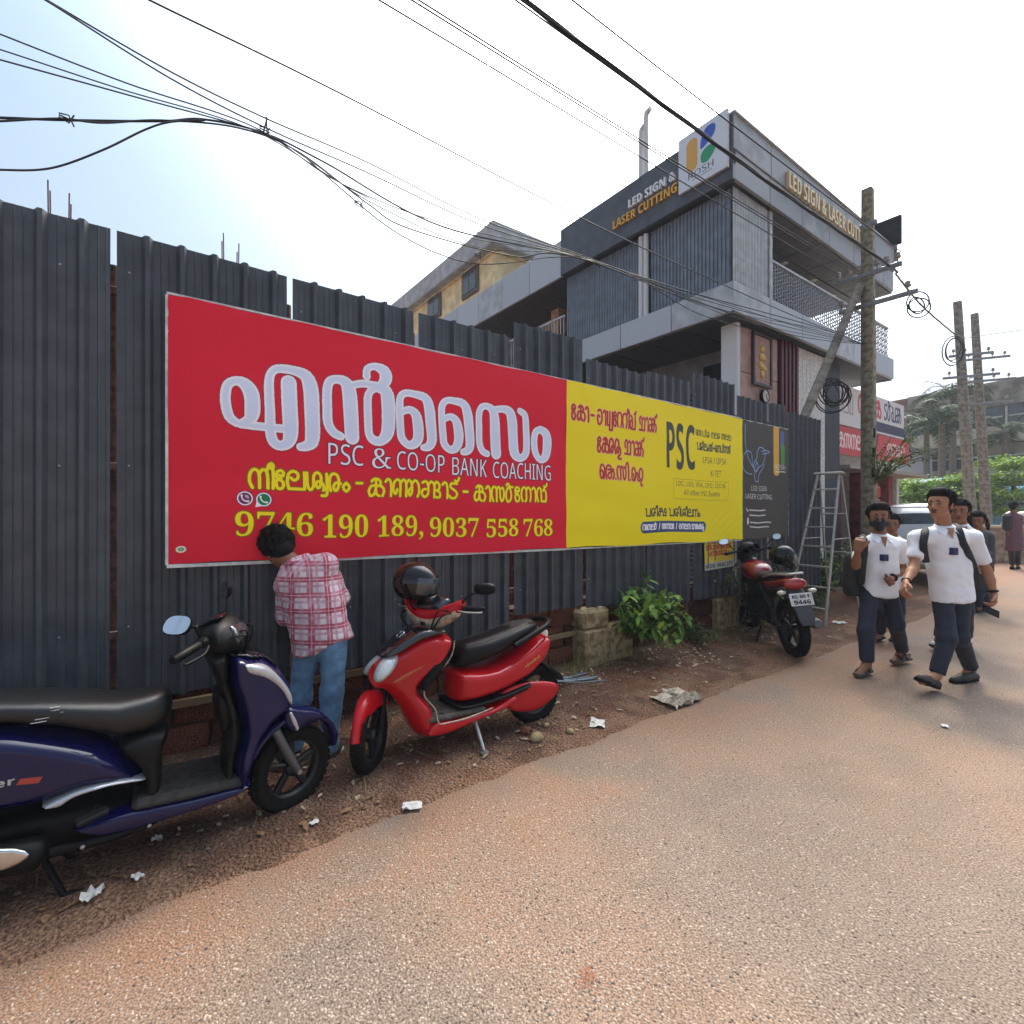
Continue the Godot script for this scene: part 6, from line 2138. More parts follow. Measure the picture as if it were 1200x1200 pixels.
# ---------------------------------------------------------------- people: joints with radii, joined as one skin
# a bone is [a, b, radius at a, radius at b, flat end at b]
func skin(s: Shape, bones: Array, cell: float, k: float, fold := 0.0, fold_scale := 1.0):
	var lo := Vector3.ONE * 1e9
	var hi := -lo
	for b in bones:
		for q in 2:
			var r: Vector3 = Vector3.ONE * (b[2 + q] + k + cell * 2.0)
			lo = lo.min(b[q] - r)
			hi = hi.max(b[q] + r)
	var nx := int((hi.x - lo.x) / cell) + 2
	var ny := int((hi.y - lo.y) / cell) + 2
	var nz := int((hi.z - lo.z) / cell) + 2
	var field := PackedFloat32Array()
	field.resize(nx * ny * nz)
	field.fill(1.0)
	for b in bones:
		var a: Vector3 = b[0]
		var ba: Vector3 = b[1] - a
		var ra: float = b[2]
		var rb: float = b[3]
		var flat_end: bool = b.size() > 4 and b[4]
		var len2 := maxf(ba.length_squared(), 1e-8)
		var length := sqrt(len2)
		var pad := maxf(ra, rb) + k + cell * 1.5
		var l: Vector3 = (a.min(b[1]) - Vector3.ONE * pad - lo) / cell
		var h: Vector3 = (a.max(b[1]) + Vector3.ONE * pad - lo) / cell
		for x in range(maxi(0, int(l.x)), mini(nx - 1, int(h.x) + 1) + 1):
			for y in range(maxi(0, int(l.y)), mini(ny - 1, int(h.y) + 1) + 1):
				var i := (x * ny + y) * nz
				for z in range(maxi(0, int(l.z)), mini(nz - 1, int(h.z) + 1) + 1):
					var p := lo + Vector3(x, y, z) * cell - a
					var t := p.dot(ba) / len2
					var d: float
					if flat_end and t > 1.0:
						d = maxf((p - ba * t).length() - rb, (t - 1.0) * length)
					else:
						t = clampf(t, 0.0, 1.0)
						d = (p - ba * t).length() - lerpf(ra, rb, t)
					var f := field[i + z]
					var m := maxf(k - absf(f - d), 0.0) / k
					field[i + z] = minf(f, d) - m * m * k * 0.25
	if fold > 0.0:
		for x in nx:
			for y in ny:
				for z in nz:
					var i := (x * ny + y) * nz + z
					if absf(field[i]) < cell * 2.5:
						var p := lo + Vector3(x, y, z) * cell
						field[i] += fold * (absf(patchy.get_noise_3d(p.x * 190.0 * fold_scale, p.y * 260.0 * fold_scale, p.z * 190.0 * fold_scale + p.y * 120.0)) * 2.0 - 0.5)
	var at := {}
	s.smooth()
	var step := [ny * nz, nz, 1]
	var corner := []
	for c in 8:
		corner.append([c & 1, (c >> 1) & 1, (c >> 2) & 1, (c & 1) * step[0] + ((c >> 1) & 1) * step[1] + ((c >> 2) & 1)])
	var pairs := [[0, 1], [2, 3], [4, 5], [6, 7], [0, 2], [1, 3], [4, 6], [5, 7], [0, 4], [1, 5], [2, 6], [3, 7]]
	for x in nx - 1:
		for y in ny - 1:
			var row := (x * ny + y) * nz
			for z in nz - 1:
				var i := row + z
				var f0 := field[i]
				if absf(f0) > cell * 3.0:
					continue
				var neg := 0
				for c in corner:
					if field[i + c[3]] < 0.0:
						neg += 1
				if neg == 0 or neg == 8:
					continue
				var sum := Vector3.ZERO
				var n := 0
				for e in pairs:
					var ca: Array = corner[e[0]]
					var cb: Array = corner[e[1]]
					var fa := field[i + ca[3]]
					var fb := field[i + cb[3]]
					if (fa < 0.0) != (fb < 0.0):
						var t := fa / (fa - fb)
						sum += Vector3(lerpf(ca[0], cb[0], t), lerpf(ca[1], cb[1], t), lerpf(ca[2], cb[2], t))
						n += 1
				at[i] = lo + (Vector3(x, y, z) + sum / n) * cell
	for i in at:
		var f0 := field[i]
		for ax in 3:
			var j: int = i + step[ax]
			if j >= field.size() or (f0 < 0.0) == (field[j] < 0.0):
				continue
			var u: int = step[(ax + 1) % 3]
			var v: int = step[(ax + 2) % 3]
			if at.has(i - u) and at.has(i - v) and at.has(i - u - v):
				if f0 < 0.0:
					s.quad(at[i], at[i - v], at[i - u - v], at[i - u])
				else:
					s.quad(at[i], at[i - u], at[i - u - v], at[i - v])
	return s


func hand_bones(wrist: Vector3, dir: Vector3, palm: Vector3, thumb: Vector3, curl: float, k := 1.0) -> Array:
	var out := []
	dir = dir.normalized()
	palm = (palm - dir * palm.dot(dir)).normalized()
	var side := dir.cross(palm).normalized()
	if side.dot(thumb) < 0.0:
		side = -side
	for i in 4:
		var base := wrist + dir * 0.085 * k + side * (1.5 - i) * 0.021 * k
		out.append([wrist + side * (1.5 - i) * 0.012 * k, base, 0.018 * k, 0.0125 * k])
		var d := dir
		var p := base
		for q in 3:
			var axis := side if (dir.cross(palm)).dot(side) > 0.0 else -side
			d = d.rotated(axis, curl * [0.7, 1.0, 0.8][q] * (1.0 + 0.12 * i))
			var e: Vector3 = p + d * [0.040, 0.026, 0.021][q] * [0.94, 1.02, 0.96, 0.78][i] * k
			out.append([p, e, [0.0100, 0.0092, 0.0085][q] * k, [0.0092, 0.0085, 0.0075][q] * k])
			p = e
	var b := wrist + dir * 0.028 * k + side * 0.026 * k
	var td := (dir * 0.75 + side * 0.6 + palm * 0.35).normalized()
	out.append([wrist + side * 0.01 * k, b, 0.018 * k, 0.014 * k])
	for q in 3:
		var e: Vector3 = b + td * [0.038, 0.03, 0.024][q] * k
		out.append([b, e, [0.013, 0.011, 0.0095][q] * k, [0.011, 0.0095, 0.008][q] * k])
		b = e
		td = (td + dir * 0.25 - side * 0.1 + palm * 0.12 * curl).normalized()
	return out


func px3(j: Array) -> Vector3:
	return far_at(j[0], j[1], j[2])


# J: joints as sight line and depth; o: clothes and looks
func person(label: String, J: Dictionary, o: Dictionary) -> Node3D:
	var P := {}
	for n in J:
		if J[n] is Array:
			P[n] = px3(J[n])
	var base := Vector3((P.hipL.x + P.hipR.x) * 0.5, 0, (P.hipL.z + P.hipR.z) * 0.5)
	var t := thing("person", label, "person", base, 0.0, o.get("group", ""))
	for n in P:
		P[n] -= base
	var cam := Basis(Vector3.UP, deg_to_rad(TURN))
	var f: Vector3 = (cam * (o.look as Vector3)).normalized()
	var up: Vector3 = (cam * (o.get("crown", Vector3.UP) as Vector3)).normalized()
	var r := up.cross(f).normalized()  # the person's left
	up = f.cross(r).normalized()
	var k: float = o.get("head", 1.0)
	var h: Vector3 = P.head
	var H := func(x, y, z): return h + (r * x + up * y + f * z) * k
	var fine: float = o.get("fine", 1.0)
	var chest_f: Vector3 = (cam * (o.chest as Vector3)).normalized()
	var across: Vector3 = (P.shL - P.shR).normalized()
	var mid_sh: Vector3 = (P.shL + P.shR) * 0.5
	var mid_hip: Vector3 = (P.hipL + P.hipR) * 0.5
	var wide: float = o.get("wide", 1.0)
	var skin_m: Material = o.skin
	# ---- body
	var body := Shape.new()
	var bones := []
	var below := (mid_hip - mid_sh).normalized() * 0.06
	bones.append([mid_sh + below - across * 0.06 * wide, mid_hip - across * 0.05 * wide, 0.08 * wide, 0.085 * wide])
	bones.append([mid_sh + below + across * 0.06 * wide, mid_hip + across * 0.05 * wide, 0.08 * wide, 0.085 * wide])
	bones.append([P.neck, H.call(0, -0.05, -0.018), 0.060 * wide, 0.052])
	for q in ["L", "R"]:
		var sh: Vector3 = P["sh" + q]
		var el: Vector3 = P["el" + q]
		var wr: Vector3 = P["wr" + q]
		bones.append([P.neck, sh, 0.045, 0.042])
		bones.append([sh, el, 0.048 * wide, 0.038 * wide])
		bones.append([el, el.lerp(wr, 0.35), 0.037 * wide, 0.038 * wide])
		bones.append([el.lerp(wr, 0.35), wr, 0.038 * wide, 0.025])
		bones.append([P["hip" + q], P["kn" + q], 0.072 * wide, 0.05])
		bones.append([P["kn" + q], P["an" + q], 0.048, 0.034])
		bones.append([P["an" + q], P["toe" + q].lerp(P["an" + q], 0.25) - Vector3(0, 0.02, 0), 0.036, 0.03])
	skin(body, bones, 0.016 * fine, 0.03)
	if o.get("hands", true):
		for q in ["L", "R"]:
			var d: Vector3 = (P["hand" + q] - P["wr" + q])
			skin(body, hand_bones(P["wr" + q], d, cam * (o["palm" + q] as Vector3), cam * (o["thumb" + q] as Vector3), o.get("curl" + q, 0.45)), 0.0062 * fine, 0.008)
	var hb := [[H.call(0, 0.045, -0.028), H.call(0, 0.038, 0.022), 0.078 * k, 0.073 * k], [H.call(0, 0.0, 0.032), H.call(0, -0.05, 0.045), 0.062 * k, 0.047 * k],
		[H.call(-0.04, -0.045, 0.01), H.call(-0.012, -0.088, 0.062), 0.026 * k, 0.022 * k], [H.call(0.04, -0.045, 0.01), H.call(0.012, -0.088, 0.062), 0.026 * k, 0.022 * k],
		[H.call(0, -0.092, 0.062), H.call(0, -0.09, 0.068), 0.020 * k, 0.02 * k], [H.call(0, 0.016, 0.090), H.call(0, -0.022, 0.112), 0.008 * k, 0.012 * k],
		[H.call(-0.013, -0.028, 0.098), H.call(0.013, -0.028, 0.098), 0.010 * k, 0.010 * k], [H.call(-0.042, 0.030, 0.076), H.call(0.042, 0.030, 0.076), 0.014 * k, 0.014 * k],
		[H.call(-0.043, -0.012, 0.06), H.call(-0.03, -0.04, 0.062), 0.024 * k, 0.02 * k], [H.call(0.043, -0.012, 0.06), H.call(0.03, -0.04, 0.062), 0.024 * k, 0.02 * k],
		[H.call(-0.02, -0.056, 0.088), H.call(0.02, -0.056, 0.088), 0.0095 * k, 0.0095 * k],
		[H.call(-0.076, 0.012, -0.008), H.call(-0.077, -0.026, -0.004), 0.014 * k, 0.009 * k], [H.call(0.076, 0.012, -0.008), H.call(0.077, -0.026, -0.004), 0.014 * k, 0.009 * k],
		[H.call(0, -0.05, -0.02), P.neck, 0.054 * k, 0.060]]
	skin(body, hb, 0.0065 * fine, 0.016)
	put("body", body, skin_m, t)
	# ---- face
	if o.get("face", true):
		for sd in [-1, 1]:
			var e := Shape.new()
			e.ball(H.call(0.031 * sd, 0.010, 0.0795), Vector3(0.0125, 0.0085, 0.0115) * k, 10)
			var eye := put("eye", e, mat("8a807a", 0.5), t)
			e = Shape.new()
			e.ball(H.call(0.031 * sd, 0.010, 0.0845), Vector3(0.0105, 0.0085, 0.0085) * k, 8)
			put("iris", e, mat("1a1210", 0.15), eye)
			e = Shape.new()
			e.tube(curve([H.call(0.014 * sd, 0.030, 0.0925), H.call(0.032 * sd, 0.036, 0.0885), H.call(0.050 * sd, 0.030, 0.075)], 3), [0.006, 0.0066, 0.007, 0.0068, 0.0062, 0.005, 0.004], 6)
			put("eyebrow", e, M.hair, t)
		var li := Shape.new()
		li.tube(curve([H.call(-0.024, -0.056, 0.090), H.call(0, -0.053, 0.0985), H.call(0.024, -0.056, 0.090)], 3), [0.004, 0.005, 0.0055, 0.006, 0.0055, 0.005, 0.004], 6)
		li.tube(curve([H.call(-0.020, -0.062, 0.089), H.call(0, -0.0625, 0.097), H.call(0.020, -0.062, 0.089)], 3), [0.003, 0.0045, 0.006, 0.0065, 0.006, 0.0045, 0.003], 6)
		put("lips", li, mat("6b3a34", 0.5), t)
		if o.get("moustache", false):
			var mo := Shape.new()
			mo.tube(curve([H.call(-0.026, -0.047, 0.088), H.call(0, -0.041, 0.102), H.call(0.026, -0.047, 0.088)], 3), [0.003, 0.0045, 0.005, 0.004, 0.005, 0.0045, 0.003], 6)
			put("moustache", mo, M.hair, t)
	# ---- hair: tufts laid over the skull
	var hs := Shape.new()
	var rr := RandomNumberGenerator.new()
	rr.seed = hash(label)
	var style: String = o.get("hair", "short")
	var tuft: float = {"short": 0.016, "curly": 0.021, "long": 0.016}[style]
	var back := [[H.call(0, 0.058, -0.03), H.call(0, 0.082, 0.020), 0.086 * k, 0.066 * k], [H.call(0, 0.03, -0.04), H.call(0, -0.025, -0.045), 0.083 * k, 0.064 * k]]
	for sd in [-1.0, 1.0]:
		back.append([H.call(0.056 * sd, 0.05, -0.004), H.call(0.064 * sd, 0.012, 0.004), 0.036 * k, 0.020 * k])
	if style == "short":
		back.append([H.call(-0.03, 0.118, 0.04), H.call(0.035, 0.118, 0.045), 0.036 * k, 0.034 * k])
	skin(hs, back, 0.010 * fine, 0.02)
	for i in (520 if style == "curly" else 620):
		var d := Vector3(rr.randfn(), rr.randfn(), rr.randfn()).normalized()
		if style == "curly" and not (d.z > 0.2 and d.y < 0.5):
			pass
		elif d.y < -0.25 - 0.5 * maxf(0.0, -d.z) or (d.z > 0.45 and d.y < 0.72) or (d.z > 0.05 and d.y < 0.3):
			continue
		var c: Vector3 = H.call(d.x * 0.088, 0.056 + d.y * 0.092, -0.012 + d.z * 0.104)
		var n: Vector3 = (r * d.x + up * d.y + f * d.z).normalized()
		if style == "curly":
			hs.ball(c + n * 0.006, Vector3.ONE * tuft * rr.randf_range(0.6, 1.15) * k, 6)
		else:
			var lay: Vector3 = (f * 0.7 + r * rr.randf_range(-0.5, 0.5) - n * 0.2 if d.y > 0.5 else -up + r * rr.randf_range(-0.3, 0.3)).normalized()
			hs.tube([c - lay * 0.012 * k, c + n * 0.008 * k, c + lay * 0.02 * k + n * rr.randf_range(-0.004, 0.016)], [0.005 * k, 0.011 * k, 0.003 * k], 5)
	if o.has("braid"):
		var pts := []
		for b in o.braid:
			pts.append(px3(b) - base)
		pts = curve(pts, 6)
		var rad := []
		for i in pts.size():
			rad.append(lerpf(0.034, 0.014, float(i) / pts.size()) * (1.0 + 0.25 * sin(i * 1.6)))
		hs.tube(pts, rad, 8)
	put("hair", hs, M.hair, t)
	# ---- shirt
	if o.has("shirt"):
		var sb := []
		var low: Vector3 = mid_hip + (mid_hip - mid_sh).normalized() * float(o.get("hem", 0.05))
		for sd in [-1.0, 0.0, 1.0]:
			var off: Vector3 = across * 0.085 * wide * sd
			var r0: float = (0.105 if sd else 0.118) * wide
			sb.append([mid_sh + off * 0.9 - Vector3(0, 0.03, 0) + chest_f * 0.005, mid_sh.lerp(low, 0.5) + off * 0.9 + chest_f * 0.008, r0, r0])
			sb.append([mid_sh.lerp(low, 0.45) + off * 0.9 + chest_f * 0.008, low + off * 0.92 + chest_f * 0.014, r0, r0 * float(o.get("flare", 1.07)), true])
		for q in ["L", "R"]:
			var sh: Vector3 = P["sh" + q]
			var el: Vector3 = P["el" + q]
			sb.append([P.neck - Vector3(0, 0.035, 0), sh - Vector3(0, 0.004, 0), 0.082, 0.068 * wide])
			var cuff: float = o.get("sleeve", 0.72)
			if cuff <= 1.0:
				sb.append([sh, sh.lerp(el, cuff), 0.062 * wide, 0.064 * wide, true])
			else:
				sb.append([sh, el, 0.066 * wide, 0.055 * wide])
				sb.append([el, el.lerp(P["wr" + q], cuff - 1.0), 0.055 * wide, 0.046 * wide, true])
		var sp := Shape.new()
		skin(sp, sb, 0.013 * fine, 0.035, o.get("fold", 0.008), o.get("fold_scale", 1.0))
		var shirt := put("shirt", sp, o.shirt, t)
		var col := Shape.new()
		for sd in [-1.0, 1.0]:
			var a: Vector3 = P.neck - chest_f * 0.088 + Vector3(0, 0.045, 0)
			var b: Vector3 = P.neck + across * 0.09 * sd + Vector3(0, 0.045, 0)
			var c: Vector3 = P.neck + across * 0.030 * sd + chest_f * 0.112 + Vector3(0, -0.004, 0)
			var e: Vector3 = P.neck + across * 0.075 * sd + chest_f * 0.138 - Vector3(0, 0.048, 0)
			var top := curve([a, b, c], 5)
			var bot := curve([a - chest_f * 0.022 - Vector3(0, 0.035, 0), b + across * 0.026 * sd - Vector3(0, 0.03, 0), e], 5)
			col.smooth()
			for i in top.size() - 1:
				col.quad(top[i], top[i + 1], bot[i + 1], bot[i])
		put("collar", col, o.shirt, shirt)
		if o.get("open_neck", true):
			var vn := Shape.new()
			var v0: Vector3 = P.neck + chest_f * 0.106 + Vector3(0, 0.012, 0)
			vn.smooth()
			var rows := []
			for i in 5:
				var u := i / 4.0
				var row := []
				for q in 5:
					var lat := (q / 4.0 - 0.5) * 0.075 * (1.0 - u)
					row.append(v0 + across * lat + chest_f * (0.03 * u - absf(lat) * 0.3) - Vector3(0, 0.095 * u, 0))
				rows.append(row)
			for i in 4:
				for q in 4:
					vn.quad(rows[i][q], rows[i][q + 1], rows[i + 1][q + 1], rows[i + 1][q])
			put("neckline", vn, skin_m, t)
		if o.has("emblem"):
			var ec: Vector3 = px3(o.emblem) - base
			var eb := Basis(across, Vector3.UP, across.cross(Vector3.UP))
			var es := Shape.new()
			es.box(ec, Vector3(0.055, 0.06, 0.05), eb)
			put("pocket_emblem", es, mat("2a2f5c", 0.7), shirt)
	# ---- trousers
	if o.has("trousers"):
		var tb := []
		var loose: float = o.get("loose", 1.0)
		tb.append([mid_hip + Vector3(0, 0.05, 0) - across * 0.06, mid_hip + Vector3(0, 0.05, 0) + across * 0.06, 0.086 * wide, 0.086 * wide])
		tb.append([mid_hip - Vector3(0, 0.02, 0) - across * 0.05, mid_hip - Vector3(0, 0.02, 0) + across * 0.05, 0.103 * wide, 0.103 * wide])
		for q in ["L", "R"]:
			var kn: Vector3 = P["kn" + q]
			var an: Vector3 = P["an" + q]
			tb.append([P["hip" + q], kn, 0.084 * wide * loose, 0.068 * loose])
			tb.append([kn, kn.lerp(an, float(o.get("leg", 0.93))), 0.068 * loose, 0.056 * loose, true])
		var ts := Shape.new()
		skin(ts, tb, 0.014 * fine, 0.03, o.get("leg_fold", 0.006))
		put("trousers", ts, o.trousers, t)
	if o.has("skirt"):
		var rings := []
		for i in 8:
			var u := i / 7.0
			var c: Vector3 = mid_hip.lerp((P.anL + P.anR) * 0.5, u * float(o.get("skirt_len", 0.8)))
			var ring := PackedVector3Array()
			for q in 28:
				var a := TAU * q / 28.0
				var rad := lerpf(0.15, 0.25, u) * (1.0 + 0.06 * sin(a * 7.0 + 1.0))
				ring.append(c + Vector3(cos(a), 0, sin(a)) * rad)
			rings.append(ring)
		var ss := Shape.new()
		ss.loft(rings)
		put("skirt", ss, o.skirt, t)
	# ---- footwear
	for q in ["L", "R"]:
		var an: Vector3 = P["an" + q]
		var toe: Vector3 = P["toe" + q]
		var heel: Vector3 = P["heel" + q]
		var ax := (toe - heel).normalized()
		var sd := ax.cross(Vector3.UP).normalized()
		var nu := sd.cross(ax).normalized()
		var so := Shape.new()
		var rings := []
		for e in [[-0.03, 0.018], [0.0, 0.034], [0.35, 0.036], [0.7, 0.046], [0.92, 0.036], [1.0, 0.014]]:
			var c: Vector3 = heel.lerp(toe, e[0])
			rings.append(oval(c + nu * 0.012, sd * e[1], nu * 0.014, 5.0, 16))
		so.loft(rings)
		var sole := put("sole", so, o.get("sole", M.rubber), t)
		var up_s := Shape.new()
		if o.get("sandal", false):
			up_s.tube(curve([heel.lerp(toe, 0.62) + sd * 0.046 + nu * 0.015, heel.lerp(toe, 0.6) + nu * 0.06, heel.lerp(toe, 0.62) - sd * 0.046 + nu * 0.015], 5), 0.012, 8)
			up_s.tube(curve([heel.lerp(toe, 0.3) + sd * 0.038 + nu * 0.015, heel.lerp(toe, 0.32) + nu * 0.085, heel.lerp(toe, 0.3) - sd * 0.038 + nu * 0.015], 5), 0.011, 8)
			up_s.tube(curve([heel.lerp(toe, 0.3) + sd * 0.036 + nu * 0.03, heel - ax * 0.02 + nu * 0.05, heel.lerp(toe, 0.3) - sd * 0.036 + nu * 0.03], 5), 0.008, 8)
			put("strap", up_s, o.shoe, t)
		else:
			skin(up_s, [[heel + nu * 0.035 + ax * 0.01, heel.lerp(toe, 0.5) + nu * 0.035, 0.038, 0.04], [heel.lerp(toe, 0.5) + nu * 0.03, heel.lerp(toe, 0.86) + nu * 0.022, 0.042, 0.032]], 0.012, 0.02)
			put("shoe", up_s, o.shoe, t)
	return t


func backpack(owner_label: String, label: String, c: Vector3, turn: float, size: Vector3, straps: Array):
	var t := thing("backpack", label, "backpack", c, turn)
	var s := Shape.new()
	var rings := []
	for e in [[-0.5, 0.7], [-0.46, 0.95], [-0.2, 1.05], [0.1, 1.0], [0.35, 0.9], [0.47, 0.7], [0.5, 0.4]]:
		rings.append(oval(Vector3(0, e[0] * size.y, 0), Vector3(size.x * 0.5 * e[1], 0, 0), Vector3(0, 0, size.z * 0.5 * e[1]), 3.0, 20))
	s.loft(rings)
	put("bag", s, M.bag, t)
	s = Shape.new()
	s.box(Vector3(0, -0.12 * size.y, size.z * 0.5), Vector3(size.x * 0.7, size.y * 0.4, 0.05), Basis(), 0.02)
	put("pocket", s, M.bag, t)
	for st in straps:
		var pts := []
		for p in st:
			pts.append((px3(p) - c).rotated(Vector3.UP, -turn))
		pts = curve(pts, 6)
		s = Shape.new()
		# a flat strap: two edges swept along
		var rings2 := []
		for i in pts.size():
			var d: Vector3 = (pts[mini(i + 1, pts.size() - 1)] - pts[maxi(i - 1, 0)]).normalized()
			var cam: Vector3 = (EYE - c).rotated(Vector3.UP, -turn).normalized()
			var sd := d.cross(cam).normalized()
			var nn := sd.cross(d).normalized()
			rings2.append(oval(pts[i], sd * 0.028, nn * 0.014, 3.0, 10))
		s.loft(rings2)
		put("strap", s, M.bag, t)


func bangle(called: String, label: String, at: Vector3, axis: Vector3, r: float, m: Material, category: String, thick := 0.009):
	var a := axis.normalized()
	var u := a.cross(Vector3.UP if absf(a.y) < 0.9 else Vector3.RIGHT).normalized()
	var v := a.cross(u)
	var pts := []
	for i in 17:
		pts.append(u * cos(TAU * i / 16.0) * r + v * sin(TAU * i / 16.0) * r)
	var s := Shape.new()
	s.tube(pts, thick, 8, false)
	return tag(put(called, s, m, self, at), label, category)


func make_people():
	M.hair = mat("120f0d", 0.75, 0.0, {"spec": 0.3})
	M.bag = mat("23282b", 0.75, 0.0, {"tex": T.blotch, "nrm": T.weave, "ns": 0.3, "s": 4.0})
	var skin1 := mat("a3755a", 0.5, 0.0, {"spec": 0.35})
	var skin2 := mat("8b6049", 0.5, 0.0, {"spec": 0.35})
	var shirt := mat("e9eaf0", 0.8, 0.0, {"rim": 0.2})
	var navy := mat("22263a", 0.8, 0.0, {"tex": T.blotch, "s": 3.0, "rim": 0.2})
	var brown := mat("332a26", 0.6)
	var vest := mat("3c4248", 0.8, 0.0, {"tex": T.blotch, "s": 3.0})
	var face_cam := Vector3(0, 0, 1)

	# student with a backpack, striding, face turned to the fence
	person("student in white shirt and navy trousers striding nearest with both backpack straps on", {
		"head": [1102.0, 592.5, 4.33], "neck": [1106, 620, 4.38], "shL": [1140, 630, 4.42], "shR": [1075, 630, 4.34], "elL": [1157, 670, 4.47], "elR": [1071, 664, 4.25],
		"wrL": [1165, 697, 4.42], "wrR": [1061, 683, 4.08], "handL": [1165, 709, 4.38], "handR": [1058, 694, 4.02], "hipL": [1125, 690, 4.38], "hipR": [1103, 690, 4.42],
		"knL": [1124, 746, 4.36], "knR": [1110, 747, 4.26], "anL": [1138, 784, 4.52], "anR": [1097, 792, 4.22], "toeL": [1114, 800.5, 4.42], "heelL": [1143, 797, 4.47], "toeR": [1074, 797, 4.10], "heelR": [1097, 807, 4.22]},
		{"moustache": true, "look": Vector3(-0.90, 0.05, 0.42), "chest": Vector3(-0.25, 0, 0.97), "skin": skin1, "shirt": shirt, "trousers": navy, "shoe": brown, "hem": 0.10, "emblem": [1116.3, 646, 4.265], "fine": 0.95, "wide": 0.94, "fold": 0.008, "fold_scale": 1.3, "head": 1.0,
		"palmL": Vector3(-0.9, 0, -0.4), "thumbL": Vector3(-0.3, 0, 1), "palmR": Vector3(0.9, -0.1, 0.2), "thumbR": Vector3(0.2, 0.5, 0.9), "curlL": 0.85, "curlR": 0.5, "group": "students walking up the road"})
	backpack("", "dark grey backpack worn by the nearest striding student", far_at(1116, 652, 4.62), deg_to_rad(TURN) + 0.2 + PI, Vector3(0.30, 0.44, 0.16), [[[1083, 619, 4.42], [1084, 624, 4.25], [1082, 637, 4.22], [1083, 648, 4.24], [1085, 658, 4.32]], [[1118, 616, 4.47], [1123, 620, 4.30], [1128, 635, 4.26], [1136, 652, 4.29], [1143, 672, 4.40], [1143, 692, 4.45]]])
	var wl := far_at(1163.5, 693, 4.43)
	bangle("wrist_watch", "dark wrist watch on the lowered hand of the nearest student", wl, far_at(1165, 697, 4.42) - far_at(1157, 670, 4.47), 0.031, M.black, "watch", 0.011)
	bangle("wristband", "thin dark band on the forward hand of the nearest student", far_at(1062, 681, 4.09), far_at(1061, 683, 4.08) - far_at(1071, 664, 4.25), 0.029, M.black, "wristband", 0.005)
	var ph := Shape.new()
	ph.box(Vector3.ZERO, Vector3(0.065, 0.13, 0.009), Basis(Vector3.UP, deg_to_rad(TURN)) * Basis(Vector3.BACK, 1.15) * Basis(Vector3.UP, 0.35), 0.004)
	tag(put("mobile_phone", ph, M.black, self, far_at(1163, 717, 4.36)), "black mobile phone held low by the nearest student", "phone")

	# student in a mask
	person("student in white shirt and black face mask walking beside the ladder", {
		"head": [1029.5, 607, 4.74], "neck": [1031, 630, 4.78], "shL": [1054, 638, 4.80], "shR": [1011, 637, 4.74], "elL": [1058, 667, 4.85], "elR": [1003, 663, 4.66],
		"wrL": [1044, 679, 4.62], "wrR": [1005, 645, 4.58], "handL": [1037, 684, 4.54], "handR": [1007, 637, 4.57], "hipL": [1042, 692, 4.78], "hipR": [1019, 692, 4.76],
		"knL": [1050, 732, 4.74], "knR": [1015, 740, 4.64], "anL": [1057, 762, 5.02], "anR": [1016, 777, 4.62], "toeL": [1045, 777, 4.90], "heelL": [1065, 773, 5.0], "toeR": [1003, 793, 4.54], "heelR": [1019, 787, 4.66]},
		{"look": Vector3(-0.5, -0.05, 0.85), "chest": Vector3(-0.3, 0, 0.95), "skin": skin2, "shirt": shirt, "trousers": navy, "shoe": mat("3a2c24", 0.7), "sole": mat("4c4038", 0.8), "sandal": true, "hem": 0.05, "emblem": [1035.5, 653.5, 4.655], "wide": 0.85, "fold": 0.007, "fold_scale": 1.3, "head": 0.98, "leg": 0.96,
		"palmL": Vector3(-0.3, 0.2, 0.9), "thumbL": Vector3(-0.2, 1.0, 0.2), "palmR": Vector3(0.6, 0, -0.7), "thumbR": Vector3(0.9, 0, 0.3), "curlL": 1.1, "curlR": 1.0, "group": "students walking up the road"})
	var mk := far_at(1029.5, 607, 4.74)
	var cam := Basis(Vector3.UP, deg_to_rad(TURN))
	var mf := (cam * Vector3(-0.5, -0.05, 0.85)).normalized()
	var mr := Vector3.UP.cross(mf).normalized()
	var ms := Shape.new()
	skin(ms, [[mk + mf * 0.070 - Vector3(0, 0.035, 0), mk + mf * 0.062 - Vector3(0, 0.085, 0), 0.049, 0.042], [mk + mr * 0.045 + mf * 0.035 - Vector3(0, 0.05, 0), mk - mr * 0.045 + mf * 0.035 - Vector3(0, 0.05, 0), 0.034, 0.034]], 0.007, 0.02)
	for sd in [-1.0, 1.0]:
		ms.tube([mk + mr * 0.055 * sd + mf * 0.05 - Vector3(0, 0.02, 0), mk + mr * 0.08 * sd - Vector3(0, 0.002, 0)], 0.003, 5)
	tag(put("face_mask", ms, mat("1b2024", 0.8)), "black cloth mask over the face of the student beside the ladder", "face mask")
	backpack("", "dark backpack slung on one shoulder of the masked student", far_at(1001, 672, 4.86), deg_to_rad(TURN) + PI + 0.5, Vector3(0.22, 0.42, 0.15), [[[1010, 628, 4.84], [1013, 634, 4.66], [1013, 646, 4.62], [1011, 664, 4.64], [1009, 684, 4.74]]])
	bangle("wrist_watch", "dark wrist watch on the raised hand of the masked student", far_at(1046, 677, 4.65), far_at(1044, 679, 4.62) - far_at(1058, 667, 4.85), 0.029, M.black, "watch", 0.012)

	# worker at the banner, bent towards the fence, seen from behind
	var plaid := Image.create(256, 256, false, Image.FORMAT_RGB8)
	plaid.fill(Color("d9d0d2"))
